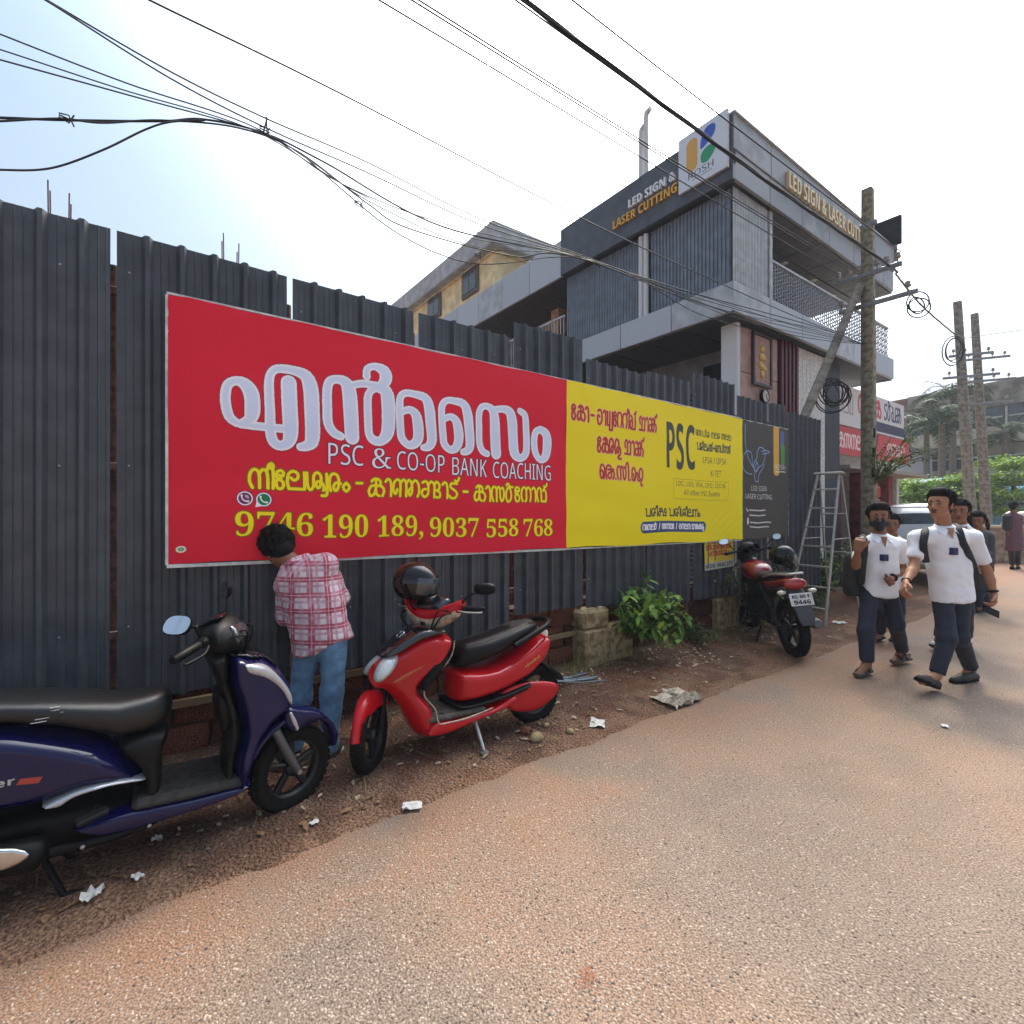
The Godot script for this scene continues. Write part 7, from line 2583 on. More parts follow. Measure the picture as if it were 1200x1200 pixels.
	for q in [[0, 44, Color("a12238")], [128, 44, Color("a8304a")], [64, 22, Color("b98a96")], [192, 22, Color("b98a96")], [20, 5, Color("e6dfe2")], [148, 5, Color("e6dfe2")]]:
		for y in 256:
			for x in range(q[0], q[0] + q[1]):
				for e in [Vector2i(x, y), Vector2i(y, x)]:
					var c := plaid.get_pixelv(e)
					plaid.set_pixelv(e, c.lerp(q[2], 0.75))
	var plaid_m := mat(Color.WHITE, 0.85, 0.0, {"tex": ImageTexture.create_from_image(plaid), "s": 5.4, "world": false, "rim": 0.2})
	var denim := mat("6f97ba", 0.85, 0.0, {"tex": T.blotch, "nrm": T.weave, "ns": 0.25, "s": 2.2, "rim": 0.15})
	person("worker in red checked shirt and jeans bending at the red banner", {
		"head": [328, 645, 3.16], "neck": [346, 664, 3.14], "shL": [336, 682, 3.10], "shR": [382, 661, 3.12], "elL": [334, 722, 3.16], "elR": [399, 700, 3.24],
		"wrL": [352, 728, 3.36], "wrR": [378, 715, 3.40], "handL": [356, 716, 3.40], "handR": [370, 705, 3.44], "hipL": [361, 750, 3.08], "hipR": [392, 744, 3.08],
		"knL": [352, 815, 3.10], "knR": [389, 812, 3.08], "anL": [344, 876, 3.12], "anR": [385, 880, 3.06], "toeL": [352, 876, 3.26], "heelL": [342, 889, 3.10], "toeR": [398, 877, 3.18], "heelR": [384, 892, 3.02]},
		{"look": Vector3(-0.45, -0.65, -0.75), "crown": Vector3(-0.55, 0.75, -0.30), "chest": Vector3(-0.1, -0.15, -0.98), "skin": skin2, "shirt": plaid_m, "trousers": denim, "shoe": mat("3c3a36", 0.7), "sole": mat("b9b4a8", 0.8), "hair": "curly", "head": 1.0, "sleeve": 1.35, "hem": 0.06, "flare": 1.1, "wide": 0.95, "fold": 0.010, "fold_scale": 0.8, "loose": 0.98, "leg_fold": 0.010, "leg": 1.0,
		"palmL": Vector3(0.5, 0, -0.8), "thumbL": Vector3(0, 1, 0), "palmR": Vector3(-0.5, 0, -0.8), "thumbR": Vector3(0, 1, 0), "curlL": 0.8, "curlR": 0.8})

	# other students further back
	person("student in white shirt and grey waistcoat half hidden behind the masked student", {
		"head": [1044, 616, 5.75], "neck": [1046, 632, 5.78], "shL": [1062, 640, 5.8], "shR": [1030, 640, 5.75], "elL": [1066, 665, 5.8], "elR": [1027, 665, 5.75], "wrL": [1060, 684, 5.65], "wrR": [1030, 684, 5.65], "handL": [1058, 692, 5.62], "handR": [1031, 692, 5.62],
		"hipL": [1053, 682, 5.78], "hipR": [1037, 682, 5.76], "knL": [1052, 716, 5.7], "knR": [1035, 716, 5.65], "anL": [1054, 744, 5.9], "anR": [1031, 742, 5.8], "toeL": [1044, 752, 5.82], "heelL": [1056, 750, 5.9], "toeR": [1024, 751, 5.78], "heelR": [1034, 748, 5.88]},
		{"look": Vector3(-0.5, 0, 0.85), "chest": Vector3(-0.3, 0, 0.95), "skin": skin2, "shirt": shirt, "trousers": navy, "shoe": brown, "sandal": true, "fine": 1.5, "wide": 0.86, "head": 0.95, "hem": 0.08, "palmL": Vector3(1, 0, 0), "thumbL": Vector3(0, 0, 1), "palmR": Vector3(1, 0, 0), "thumbR": Vector3(0, 0, 1), "group": "students walking up the road"})
	person("dark haired student in white hidden behind the nearest student", {
		"head": [1124, 601, 5.45], "neck": [1126, 618, 5.48], "shL": [1143, 628, 5.5], "shR": [1109, 628, 5.45], "elL": [1147, 655, 5.5], "elR": [1106, 655, 5.45], "wrL": [1140, 676, 5.35], "wrR": [1110, 676, 5.35], "handL": [1138, 684, 5.32], "handR": [1111, 684, 5.32],
		"hipL": [1134, 676, 5.48], "hipR": [1117, 676, 5.46], "knL": [1132, 714, 5.4], "knR": [1108, 714, 5.35], "anL": [1133, 748, 5.6], "anR": [1101, 748, 5.45], "toeL": [1122, 757, 5.52], "heelL": [1135, 755, 5.6], "toeR": [1092, 758, 5.42], "heelR": [1104, 756, 5.52]},
		{"look": Vector3(-0.7, 0, 0.7), "chest": Vector3(-0.4, 0, 0.9), "skin": skin2, "shirt": shirt, "trousers": navy, "shoe": M.white, "hair": "long", "braid": [[1128, 594, 5.58], [1134, 602, 5.6], [1137, 614, 5.6], [1139, 628, 5.6]], "fine": 1.5, "wide": 0.86, "head": 1.0, "hem": 0.08, "palmL": Vector3(1, 0, 0), "thumbL": Vector3(0, 0, 1), "palmR": Vector3(1, 0, 0), "thumbR": Vector3(0, 0, 1), "group": "students walking up the road"})
	person("student with dark ponytail and grey waistcoat carrying a bag behind the road group", {
		"head": [1145.5, 611, 7.5], "neck": [1148, 624, 7.52], "shL": [1158, 630, 7.55], "shR": [1138, 630, 7.5], "elL": [1162, 649, 7.5], "elR": [1138, 650, 7.4], "wrL": [1152, 660, 7.35], "wrR": [1144, 660, 7.3], "handL": [1148, 660, 7.3], "handR": [1148, 664, 7.3],
		"hipL": [1154, 663, 7.52], "hipR": [1144, 663, 7.5], "knL": [1153, 690, 7.45], "knR": [1146, 690, 7.45], "anL": [1156, 710, 7.7], "anR": [1147, 712, 7.5], "toeL": [1150, 716, 7.6], "heelL": [1158, 714.5, 7.72], "toeR": [1140, 718, 7.46], "heelR": [1148, 716.5, 7.55]},
		{"look": Vector3(-0.75, -0.1, 0.6), "chest": Vector3(-0.5, 0, 0.85), "skin": skin2, "shirt": shirt, "trousers": navy, "shoe": M.black, "hair": "long", "braid": [[1150, 605, 7.6], [1156, 611, 7.62], [1158, 622, 7.62], [1157, 632, 7.62]], "fine": 1.7, "wide": 0.85, "head": 0.98, "hem": 0.10, "palmL": Vector3(-1, 0, 0), "thumbL": Vector3(0, 1, 0), "palmR": Vector3(1, 0, 0), "thumbR": Vector3(0, 1, 0), "group": "students walking up the road"})
	var vs := Shape.new()
	var vc := far_at(1149, 645, 7.5)
	skin(vs, [[vc + Vector3(0, 0.19, 0) - cam.x * 0.06, vc - Vector3(0, 0.2, 0) - cam.x * 0.06, 0.118, 0.12, true], [vc + Vector3(0, 0.19, 0) + cam.x * 0.06, vc - Vector3(0, 0.2, 0) + cam.x * 0.06, 0.118, 0.12, true]], 0.02, 0.03)
	tag(put("waistcoat", vs, vest), "grey sleeveless waistcoat on the ponytailed student behind the road group", "waistcoat")
	var bg := Shape.new()
	bg.box(Vector3.ZERO, Vector3(0.24, 0.34, 0.12), Basis(Vector3.UP, deg_to_rad(TURN) + 0.6), 0.04)
	tag(put("shoulder_bag", bg, mat("2c2226", 0.8), self, far_at(1157, 659, 7.35)), "dark shoulder bag at the ponytailed student's side", "bag")
	person("woman in plum tunic and dark trousers standing by the lamp wall", {
		"head": [1187, 594, 13.2], "neck": [1187.5, 602, 13.2], "shL": [1181, 606, 13.2], "shR": [1195, 606, 13.2], "elL": [1180, 618, 13.2], "elR": [1197, 618, 13.2], "wrL": [1182, 628, 13.1], "wrR": [1196, 628, 13.1], "handL": [1183, 632, 13.1], "handR": [1196, 632, 13.1],
		"hipL": [1185, 628, 13.2], "hipR": [1191, 628, 13.2], "knL": [1185, 645, 13.2], "knR": [1192, 645, 13.2], "anL": [1186, 663, 13.3], "anR": [1193, 663, 13.3], "toeL": [1188, 667, 13.5], "heelL": [1185, 667, 13.25], "toeR": [1195, 667, 13.5], "heelR": [1192, 667, 13.25]},
		{"look": Vector3(0.6, 0, -0.6), "chest": Vector3(0.5, 0, -0.8), "skin": skin2, "shirt": mat("6e4652", 0.8, 0.0, {"tex": T.blotch, "s": 2.0}), "trousers": mat("241d20", 0.8), "shoe": M.black, "hair": "long", "fine": 2.4, "hem": 0.38, "flare": 1.2, "face": false, "hands": false})
	var sb2 := Shape.new()
	sb2.box(Vector3.ZERO, Vector3(0.3, 0.45, 0.18), Basis(Vector3.UP, 0.3), 0.06)
	tag(put("shoulder_bag", sb2, M.bag, self, far_at(1180, 612, 13.0)), "large black bag hanging on the woman in plum", "bag")


# ---------------------------------------------------------------- poles, wires, ladder
func utility_pole(label: String, at: Vector3, top: Vector3, w0: float, w1: float, m: Material) -> Node3D:
	var t := thing("utility_pole", label, "pole", at, 0.0, "concrete utility poles along the road")
	var s := Shape.new()
	var d := top - at
	var n := 10
	var rings := []
	for i in n + 1:
		var u := float(i) / n
		var w := lerpf(w0, w1, u) * 0.5
		var c := d * u - Vector3(0, 0.2 * (1.0 - u), 0)
		var q := 0.16 * w
		rings.append(PackedVector3Array([c + Vector3(-w + q, 0, -w), c + Vector3(w - q, 0, -w), c + Vector3(w, 0, -w + q), c + Vector3(w, 0, w - q), c + Vector3(w - q, 0, w), c + Vector3(-w + q, 0, w), c + Vector3(-w, 0, w - q), c + Vector3(-w, 0, -w + q)]))
	s.loft(rings)
	put("shaft", s, m, t)
	return t


func insulator(parent: Node3D, at: Vector3):
	var s := Shape.new()
	s.lathe([Vector2(0.012, -0.05), Vector2(0.012, 0.02), Vector2(0.045, 0.03), Vector2(0.05, 0.06), Vector2(0.03, 0.07), Vector2(0.042, 0.09), Vector2(0.036, 0.12), Vector2(0.0, 0.13)], 12, Transform3D(Basis(Vector3.BACK, PI / 2), at))
	put("insulator", s, mat("8a827a", 0.3), parent)


func cable(label: String, pts: Array, r: float, m: Material, twist := false):
	var p := curve(pts, 10)
	var rad := []
	for i in p.size():
		rad.append(r)
	var s := Shape.new()
	s.tube(p, rad, 6)
	if twist:
		for q in 3:
			var w := []
			for i in p.size():
				var a := i * 0.9 + TAU * q / 3.0
				w.append(p[i] + Vector3(0, cos(a), sin(a)) * r * 1.05)
			s.tube(w, r * 0.8, 6)
	tag(put("overhead_cable", s, m), label, "cable", "overhead cables from the roadside poles")


func make_street():
	var conc := mat("8b877e", 0.9, 0.0, {"tex": T.stain, "s": 1.2})
	var mossy := mat("8d8a78", 0.95, 0.0, {"tex": T.stain, "s": 1.6})
	var pole := utility_pole("tall mossy square concrete pole with two crossarms and a leaning strut", Vector3(10.5, 0, -0.02), Vector3(10.42, 7.25, -0.02), 0.22, 0.16, mossy)
	var s := Shape.new()
	for q in [[5.72, -0.5, 0.5], [5.18, -0.46, 0.72], [6.6, -0.12, 0.14]]:
		s = Shape.new()
		s.box(Vector3(-0.13, q[0], (q[1] + q[2]) * 0.5 + 0.02), Vector3(0.06, 0.075, q[2] - q[1]), Basis(), 0.006)
		put("crossarm", s, M.steel, pole)
	for z in [-0.45, -0.28, -0.12, 0.16, 0.3, 0.46]:
		insulator(pole, Vector3(-0.13, 5.80, z))
	for z in [-0.4, 0.6]:
		insulator(pole, Vector3(-0.13, 5.26, z))
	s = Shape.new()
	var a := Vector3(6.7, 0, -0.6) - pole.position
	var b := Vector3(10.36, 5.55, -0.12) - pole.position
	s.tube([a, b], [0.11, 0.085], 4)
	put("strut", s, conc, pole)
	s = Shape.new()
	for i in 3:
		s.box(Vector3(-0.12 + 0.02 * i, 2.2 + i * 0.35, 0.10), Vector3(0.05, 0.16, 0.03))
	put("cable_clamp", s, M.trim, pole)
	var pb := far_at(1141, 600, 16.5)
	var p2 := utility_pole("slightly leaning concrete pole with looped cables near the lamp wall", Vector3(pb.x, 0, pb.z), far_at(1122, 354, 16.5), 0.30, 0.2, conc)
	var pc := far_at(1159, 600, 18.2)
	var p3 := utility_pole("concrete pole crowded with insulators just behind the looped one", Vector3(pc.x, 0, pc.z), far_at(1142, 368, 18.2), 0.30, 0.2, conc)
	for q in [[p2, 5.9, 0.9], [p2, 6.6, 0.7], [p3, 5.4, 0.9], [p3, 6.2, 1.0], [p3, 7.0, 0.8]]:
		s = Shape.new()
		s.box(Vector3(-0.35, q[1], 0.0), Vector3(0.06, 0.08, q[2] * 1.6), Basis(Vector3.UP, 0.5), 0.006)
		put("crossarm", s, M.steel, q[0])
		for k in 4:
			insulator(q[0], Vector3(-0.35 + (k - 1.5) * 0.2, q[1] + 0.08, (k - 1.5) * q[2] * 0.35))
	# overhead lines: along the road from the first pole to the next one behind the camera
	var i := 0
	for q in [[-0.47, "thin overhead wire, lowest of the straight parallel lines above the signboard"], [-0.30, "thin overhead wire, second of the straight parallel lines from the left"], [-0.25, "thin overhead wire paired close beside the second parallel line"], [0.22, "thin overhead wire just left of the thick twisted cable"], [0.50, "thin overhead wire just right of the thick twisted cable"]]:
		var z: float = q[0]
		cable(q[1], [Vector3(10.37, 5.9, z), Vector3(3.0, 5.72 - 0.02 * i, z), Vector3(-6.0, 5.62, z), Vector3(-26.0, 5.95, z)], 0.0075, M.wire)
		i += 1
	cable("thick twisted black cable, heaviest of the overhead lines", [far_at(1119, 392, 16.3), far_at(1082, 360, 13.2), far_at(1052, 324, 11.2), Vector3(10.4, 5.75, 0.32), Vector3(6.0, 5.62, 0.30), Vector3(1.0, 5.60, 0.30), Vector3(-8.0, 5.65, 0.3), Vector3(-26.0, 6.0, 0.3)], 0.013, M.wire, true)
	cable("single thin wire crossing the sky above the red banner to the pole", [on_z(40, -70, 0), on_z(175, 0, 0), on_z(400, 110, 0), on_z(650, 240, 0), on_z(800, 312, 0), on_z(960, 382, 0), Vector3(10.42, 4.62, -0.02)], 0.0055, M.wire)
	cable("thin pale wire running on from the far poles to the right edge", [far_at(1122, 398, 16.4), far_at(1160, 392, 17.0), far_at(1260, 378, 18.0)], 0.012, M.wire_pale)
	# slack bundle of service cables just above the fence
	var hub := Vector3(10.42, 4.5, -0.05)
	var bundle := [
		["paired black service cable entering at the upper left corner, higher strand", [[20, -22], [55, 0], [200, 84], [310, 138], [430, 190], [560, 255], [681, 299], [820, 350], [960, 388]], 0.008, 0.0],
		["paired black service cable entering at the upper left corner, lower strand", [[20, -18], [58, 3], [200, 92], [312, 150], [430, 202], [560, 262], [681, 301], [830, 358], [960, 392]], 0.008, 0.03],
		["black service cable from the left edge, highest of the three converging ones", [[-30, 28], [0, 40], [150, 98], [300, 150], [400, 215], [520, 262], [681, 302], [900, 372], [960, 390]], 0.007, -0.03],
		["black service cable from the left edge, middle of the three converging ones", [[-30, 50], [0, 58], [140, 104], [300, 154], [420, 226], [540, 276], [685, 304], [840, 362], [962, 386]], 0.006, 0.05],
		["black service cable from the left edge, lowest of the three converging ones", [[-30, 62], [0, 70], [160, 114], [305, 155], [360, 186], [440, 240], [560, 290], [683, 304], [860, 372], [960, 395]], 0.007, 0.02],
		["thick black service cable running level from the left edge", [[-40, 137], [0, 138], [90, 141], [190, 142], [240, 140], [310, 156], [380, 190], [520, 266], [682, 302], [800, 340], [960, 384]], 0.011, -0.02],
		["second level black cable twisted round the thick service cable", [[-40, 143], [0, 142], [70, 139], [120, 144], [190, 141], [280, 150], [350, 178], [430, 238], [480, 268], [600, 300], [690, 306], [900, 384], [960, 398]], 0.009, 0.0],
		["slack black cable hanging in a low curve at the left edge", [[-40, 196], [0, 199], [60, 197], [120, 176], [170, 152], [200, 143], [240, 141]], 0.009, 0.01],
		["drooping black cable, lowest over the yellow half of the banner", [[355, 182], [440, 255], [485, 284], [524, 301], [560, 309], [597, 308], [640, 302], [681, 303], [740, 322], [815, 366], [880, 386]], 0.008, 0.04]]
	for q in bundle:
		var pts := []
		for v in q[1]:
			pts.append(on_z(v[0], v[1], q[3]))
		if q[1][-1][0] >= 950:
			pts.append(hub + Vector3(0, 0, q[3]))
		cable(q[0], pts, q[2] * 0.55, M.wire)
	var ty := Shape.new()
	for q in [[312, 137, 313, 155], [313, 138, 309, 154]]:
		ty.tube([on_z(q[0], q[1], 0.0), on_z(q[2], q[3], 0.02)], 0.005, 5)
	for q in [[78, 140], [310, 154], [420, 240], [560, 300], [682, 302], [700, 310]]:
		for k in 3:
			var c := on_z(q[0], q[1], 0.0)
			ty.tube([c + Vector3(-0.03, 0.01 * k, 0), c + Vector3(0.01, -0.02 + 0.02 * k, 0.01), c + Vector3(0.03, 0.035 - 0.03 * k, 0)], 0.004, 5)
	tag(put("cable_tie", ty, M.wire), "short black wire ties hanging the slack cables together", "cable tie")
	# coils
	rng.seed = 31
	for q in [["tangled black cable coil hung on the leaning strut", far_at(977, 462, 8.6), 0.25, 9], ["loop of spare cable hanging in the sky right of the tall pole", far_at(1076, 357, 11.8), 0.24, 3], ["oval loops of cable hung on the leaning far pole", far_at(1117, 412, 16.2), 0.45, 4]]:
		s = Shape.new()
		for k in q[3]:
			var pts := []
			var r: float = q[2] * rng.randf_range(0.7, 1.05)
			var tilt := Basis(Vector3.UP, deg_to_rad(TURN) + rng.randf_range(-0.5, 0.5)) * Basis(Vector3.RIGHT, rng.randf_range(-0.3, 0.3))
			var off := Vector3(rng.randf_range(-0.05, 0.05), rng.randf_range(-0.08, 0.08), 0)
			for e in 19:
				var w := TAU * e / 18.0
				pts.append(tilt * (Vector3(cos(w) * r * (0.62 if q[2] > 0.4 else 1.0), sin(w) * r, 0) + off))
			s.tube(pts, 0.010 if q[2] < 0.26 and q[3] > 5 else 0.016, 5, false)
		tag(put("cable_coil", s, M.wire, self, q[1]), q[0], "cable coil", "spare cable coils")

	# aluminium step ladder
	var l := thing("step_ladder", "tall aluminium step ladder standing open at the end of the fence", "ladder", Vector3(7.2, 0, 0.34))
	var f0 := Vector3(0.02, 0, -0.27)
	var f1 := Vector3(-0.06, 0, 0.27)
	var t0 := Vector3(0.74, 2.04, -0.15)
	var t1 := Vector3(0.80, 2.04, 0.11)
	var r0 := Vector3(1.36, 0, -0.25)
	var r1 := Vector3(1.36, 0, 0.16)
	for q in [[f0, t0, "front_rail"], [f1, t1, "front_rail"], [r0, t0 + Vector3(0.06, -0.03, 0), "rear_rail"], [r1, t1 + Vector3(0.06, -0.03, 0), "rear_rail"]]:
		s = Shape.new()
		var d: Vector3 = q[1] - q[0]
		var y := d.normalized()
		var z := Vector3(0.1, 0, 1).normalized()
		z = (z - y * z.dot(y)).normalized()
		s.box((q[0] + q[1]) * 0.5, Vector3(0.055 if q[2] == "front_rail" else 0.04, d.length(), 0.022), Basis(y.cross(z), y, z), 0.004)
		put(q[2], s, M.alu, l)
	for k in 7:
		var u := (k + 0.8) / 7.6
		s = Shape.new()
		var e0 := f0.lerp(t0, u)
		var e1 := f1.lerp(t1, u)
		var d := e1 - e0
		s.box((e0 + e1) * 0.5, Vector3(0.085, 0.022, d.length()), Basis(Vector3.UP, atan2(d.x, d.z)), 0.003)
		put("step", s, M.alu, l)
	for k in 3:
		var u := (k + 0.6) / 3.6
		s = Shape.new()
		s.tube([r0.lerp(t0, u), r1.lerp(t1, u)], 0.012, 8)
		put("rear_brace", s, M.alu, l)
	s = Shape.new()
	s.box((t0 + t1) * 0.5 + Vector3(0.02, 0.02, 0), Vector3(0.16, 0.03, 0.36), Basis(Vector3.UP, 0.2), 0.006)
	put("top_cap", s, M.alu, l)
	s = Shape.new()
	s.tube([f1.lerp(t1, 0.55), r1.lerp(t1, 0.55)], 0.007, 6)
	s.tube([f0.lerp(t0, 0.55), r0.lerp(t0, 0.55)], 0.007, 6)
	put("spreader", s, M.alu, l)

	# boundary wall with globe lamps at the junction
	var w0 := far_at(1119, 600, 15.6) * Vector3(1, 0, 1)
	var w1 := far_at(1260, 600, 14.4) * Vector3(1, 0, 1)
	var dir := w1 - w0
	var wall := thing("boundary_wall", "low cream compound wall with globe lamps at the junction", "wall", w0, atan2(-dir.z, dir.x))
	slab(wall, "wall", 0, dir.length(), -0.1, 1.02, -0.09, 0.09, mat("b7a58e", 0.85, 0.0, {"tex": T.stain, "s": 0.8}))
	slab(wall, "coping", -0.05, dir.length() + 0.05, 1.02, 1.10, -0.13, 0.13, mat("c4b49c", 0.85), 0.01)
	for k in 5:
		slab(wall, "pier", k * 1.25 - 0.14, k * 1.25 + 0.14, -0.1, 1.18, -0.14, 0.14, mat("c0ae96", 0.85, 0.0, {"tex": T.stain, "s": 0.8}), 0.01)
	rng.seed = 3
	for k in 4:
		var pm := slab(wall, "pasted_poster", k * 1.25 + 0.22, k * 1.25 + 0.75 + rng.randf() * 0.2, 0.35, 0.85, 0.092, 0.10, mat([Color("8f3a45"), Color("7d8791"), Color("a0705c"), Color("6a3d5a")][k], 0.7, 0.0, {"tex": T.stain, "s": 4.0}))
	for q in [[1145.0, 604.0, "white globe lamp left of the leaning poles on the boundary wall"], [1185.0, 602.0, "cream globe lamp above the woman in plum"], [1198.0, 601.0, "cream globe lamp at the right edge of the boundary wall"]]:
		var p := far_at(q[0], q[1], 15.0)
		var g := thing("globe_lamp", q[2], "lamp", Vector3(p.x, 1.1, p.z), 0.0, "globe lamps on the boundary wall")
		s = Shape.new()
		s.lathe([Vector2(0.09, -0.02), Vector2(0.07, 0.05), Vector2(0.05, 0.09), Vector2(0.09, 0.12)], 14, Transform3D(Basis(Vector3.BACK, PI / 2), Vector3.ZERO))
		put("base", s, M.steel, g)
		s = Shape.new()
		s.ball(Vector3(0, 0.26, 0), Vector3.ONE * 0.165, 18)
		put("globe", s, mat("d9d2ba", 0.35, 0.0), g)


# ---------------------------------------------------------------- plants
func leaf(s: Shape, base: Vector3, dir: Vector3, nrm: Vector3, length: float, width: float):
	var side := dir.cross(nrm).normalized() * width * 0.5
	var m1 := base + dir * length * 0.35 + nrm * length * 0.04
	var m2 := base + dir * length * 0.7 + nrm * length * 0.01
	var tip := base + dir * length - nrm * length * 0.10
	s.flat()
	s.tri(base, m1 + side, m1 - side)
	s.quad(m1 + side, m2 + side * 0.75, m2 - side * 0.75, m1 - side)
	s.tri(m2 + side * 0.75, tip, m2 - side * 0.75)


func leafy_plant(called: String, label: String, at: Vector3, stems: int, length: float, lean: Vector3, leaf_len: float, leaf_wide: float, per: int, mats: Array, seed_: int) -> Node3D:
	var t := thing(called, label, "plant", at)
	var r := RandomNumberGenerator.new()
	r.seed = seed_
	var st := Shape.new()
	var lv := []
	for m in mats:
		lv.append(Shape.new())
	for i in stems:
		var d := (lean + Vector3(r.randf_range(-0.7, 0.7), r.randf_range(0.1, 0.8), r.randf_range(-0.5, 0.6))).normalized()
		var pts := [Vector3(r.randf_range(-0.08, 0.08), 0, r.randf_range(-0.05, 0.05))]
		var ln := length * r.randf_range(0.55, 1.1)
		for k in 5:
			pts.append(pts[-1] + d * ln / 5.0)
			d = (d + Vector3(r.randf_range(-0.2, 0.2), -0.16, r.randf_range(-0.1, 0.2))).normalized()
		var c := curve(pts, 3)
		st.tube(c, 0.006, 5)
		for k in per:
			var u := 0.2 + 0.8 * (k + r.randf()) / per
			var p: Vector3 = c[int(u * (c.size() - 1))]
			var ax: Vector3 = (c[mini(int(u * (c.size() - 1)) + 1, c.size() - 1)] - c[maxi(int(u * (c.size() - 1)) - 1, 0)]).normalized()
			var side := ax.cross(Vector3(r.randf_range(-1, 1), r.randf_range(-1, 1), r.randf_range(-1, 1))).normalized()
			var ld := (ax * 0.5 + side * 0.8 + Vector3(0, -0.25, 0)).normalized()
			leaf(lv[r.randi() % lv.size()], p, ld, ld.cross(side.cross(Vector3.UP)).normalized() if absf(ld.y) > 0.95 else ld.cross(Vector3.UP).normalized().cross(ld).normalized().lerp(side, 0.3).normalized(), leaf_len * r.randf_range(0.6, 1.2), leaf_wide * r.randf_range(0.7, 1.2))
	put("stem", st, mat("5b5a3a", 0.8), t)
	for i in mats.size():
		put("leaves", lv[i], mats[i], t)
	return t


func frond_mesh(length: float, droop: float, seed_: int) -> ArrayMesh:
	var s := Shape.new()
	var r := RandomNumberGenerator.new()
	r.seed = seed_
	var pts := []
	var p := Vector3.ZERO
	var d := Vector3(0.75, 0.66, 0)
	for k in 9:
		pts.append(p)
		p += d * length / 8.0
		d = (d + Vector3(0, -droop * (0.4 + 0.25 * k) * 0.35, 0)).normalized()
	var c := curve(pts, 3)
	s.tube(c, 0.018, 4)
	for k in range(3, c.size()):
		var u := float(k) / c.size()
		var ax: Vector3 = (c[mini(k + 1, c.size() - 1)] - c[k - 1]).normalized()
		for sd in [-1.0, 1.0]:
			for e in 1:
				var ld := (ax * 0.55 + Vector3(0, -0.05 - r.randf() * 0.45, sd * 0.85)).normalized()
				leaf(s, c[k] + ax * e * 0.03, ld, ld.cross(Vector3(0, 0, sd)).normalized(), length * 0.30 * (1.0 - pow(absf(u - 0.45) * 1.6, 2.0) * 0.6) * r.randf_range(0.8, 1.1), 0.045)
	return s.done()


func palm(label: String, at: Vector3, height: float, spread: float, seed_: int, fronds: Array, bark: Material, green: Material):
	var t := thing("palm_tree", label, "palm tree", at, 0.0, "palms at the junction")
	var s := Shape.new()
	var rings := []
	for i in 9:
		var u := i / 8.0
		rings.append(oval(Vector3(0.1 * sin(u * 2.0), height * u - 0.1 * (1.0 - u), 0), Vector3(lerpf(0.2, 0.12, u), 0, 0), Vector3(0, 0, lerpf(0.2, 0.12, u)), 2.0, 12))
	s.loft(rings)
	put("trunk", s, bark, t)
	var r := RandomNumberGenerator.new()
	r.seed = seed_
	for k in 17:
		var o := MeshInstance3D.new()
		o.mesh = fronds[k % fronds.size()]
		o.material_override = green
		o.name = "frond"
		t.add_child(o, true)
		o.position = Vector3(0.1 * sin(2.0), height - 0.05, 0)
		o.rotation = Vector3(0, TAU * k * 0.382 + r.randf() * 0.3, r.randf_range(-1.0, 0.55))
		o.scale = Vector3.ONE * spread * r.randf_range(0.85, 1.1)


func tree(called: String, label: String, at: Vector3, height: float, crown_r: Vector3, layers: int, leaf_len: float, n: int, mats: Array, bark: Material, seed_: int):
	var t := thing(called, label, "tree", at, 0.0, "trees at the junction")
	var r := RandomNumberGenerator.new()
	r.seed = seed_
	var s := Shape.new()
	var top := Vector3(0, height, 0)
	s.tube(curve([Vector3(0, -0.1, 0), Vector3(0.06, height * 0.35, 0.03), Vector3(-0.05, height * 0.7, 0), top], 4), [0.14, 0.135, 0.13, 0.12, 0.11, 0.1, 0.1, 0.09, 0.08, 0.07, 0.06, 0.05, 0.04], 8)
	var sprays := []
	for i in layers:
		var y := height * lerpf(0.5, 1.05, float(i) / maxi(1, layers - 1))
		var k := 1.0 - pow(absf(float(i) / maxi(1, layers - 1) - 0.35), 1.5)
		for q in 7:
			var a := TAU * (q + r.randf() * 0.7) / 7.0 + i
			var e := Vector3(cos(a) * crown_r.x * k * r.randf_range(0.6, 1.0), y + r.randf_range(-0.15, 0.25) * crown_r.y, sin(a) * crown_r.z * k * r.randf_range(0.6, 1.0))
			var o := Vector3(0, y - 0.3, 0)
			s.tube(curve([o, o.lerp(e, 0.5) + Vector3(0, 0.15, 0), e], 3), [0.035, 0.03, 0.026, 0.022, 0.018, 0.013, 0.008], 5)
			for z in 5:
				sprays.append(o.lerp(e, 0.35 + 0.16 * z) + Vector3(r.randf_range(-0.25, 0.25), r.randf_range(-0.06, 0.14), r.randf_range(-0.25, 0.25)))
	put("trunk", s, bark, t)
	var per := int(n / sprays.size())
	var crowns := []
	for m in mats:
		crowns.append(Shape.new())
	for c in sprays:
		for k in per:
			var off := Vector3(r.randfn() * 0.30, r.randfn() * 0.09, r.randfn() * 0.30) * crown_r.x * 0.42
			var d := Vector3(r.randf_range(-1, 1), r.randf_range(-0.5, 0.25), r.randf_range(-1, 1)).normalized()
			var up := Vector3(r.randf_range(-0.4, 0.4), 1, r.randf_range(-0.4, 0.4)).normalized()
			leaf(crowns[r.randi() % mats.size()], c + off, d, (up - d * up.dot(d)).normalized(), leaf_len * r.randf_range(0.6, 1.2), leaf_len * 0.45)
	for i in mats.size():
		put("crown", crowns[i], mats[i], t)


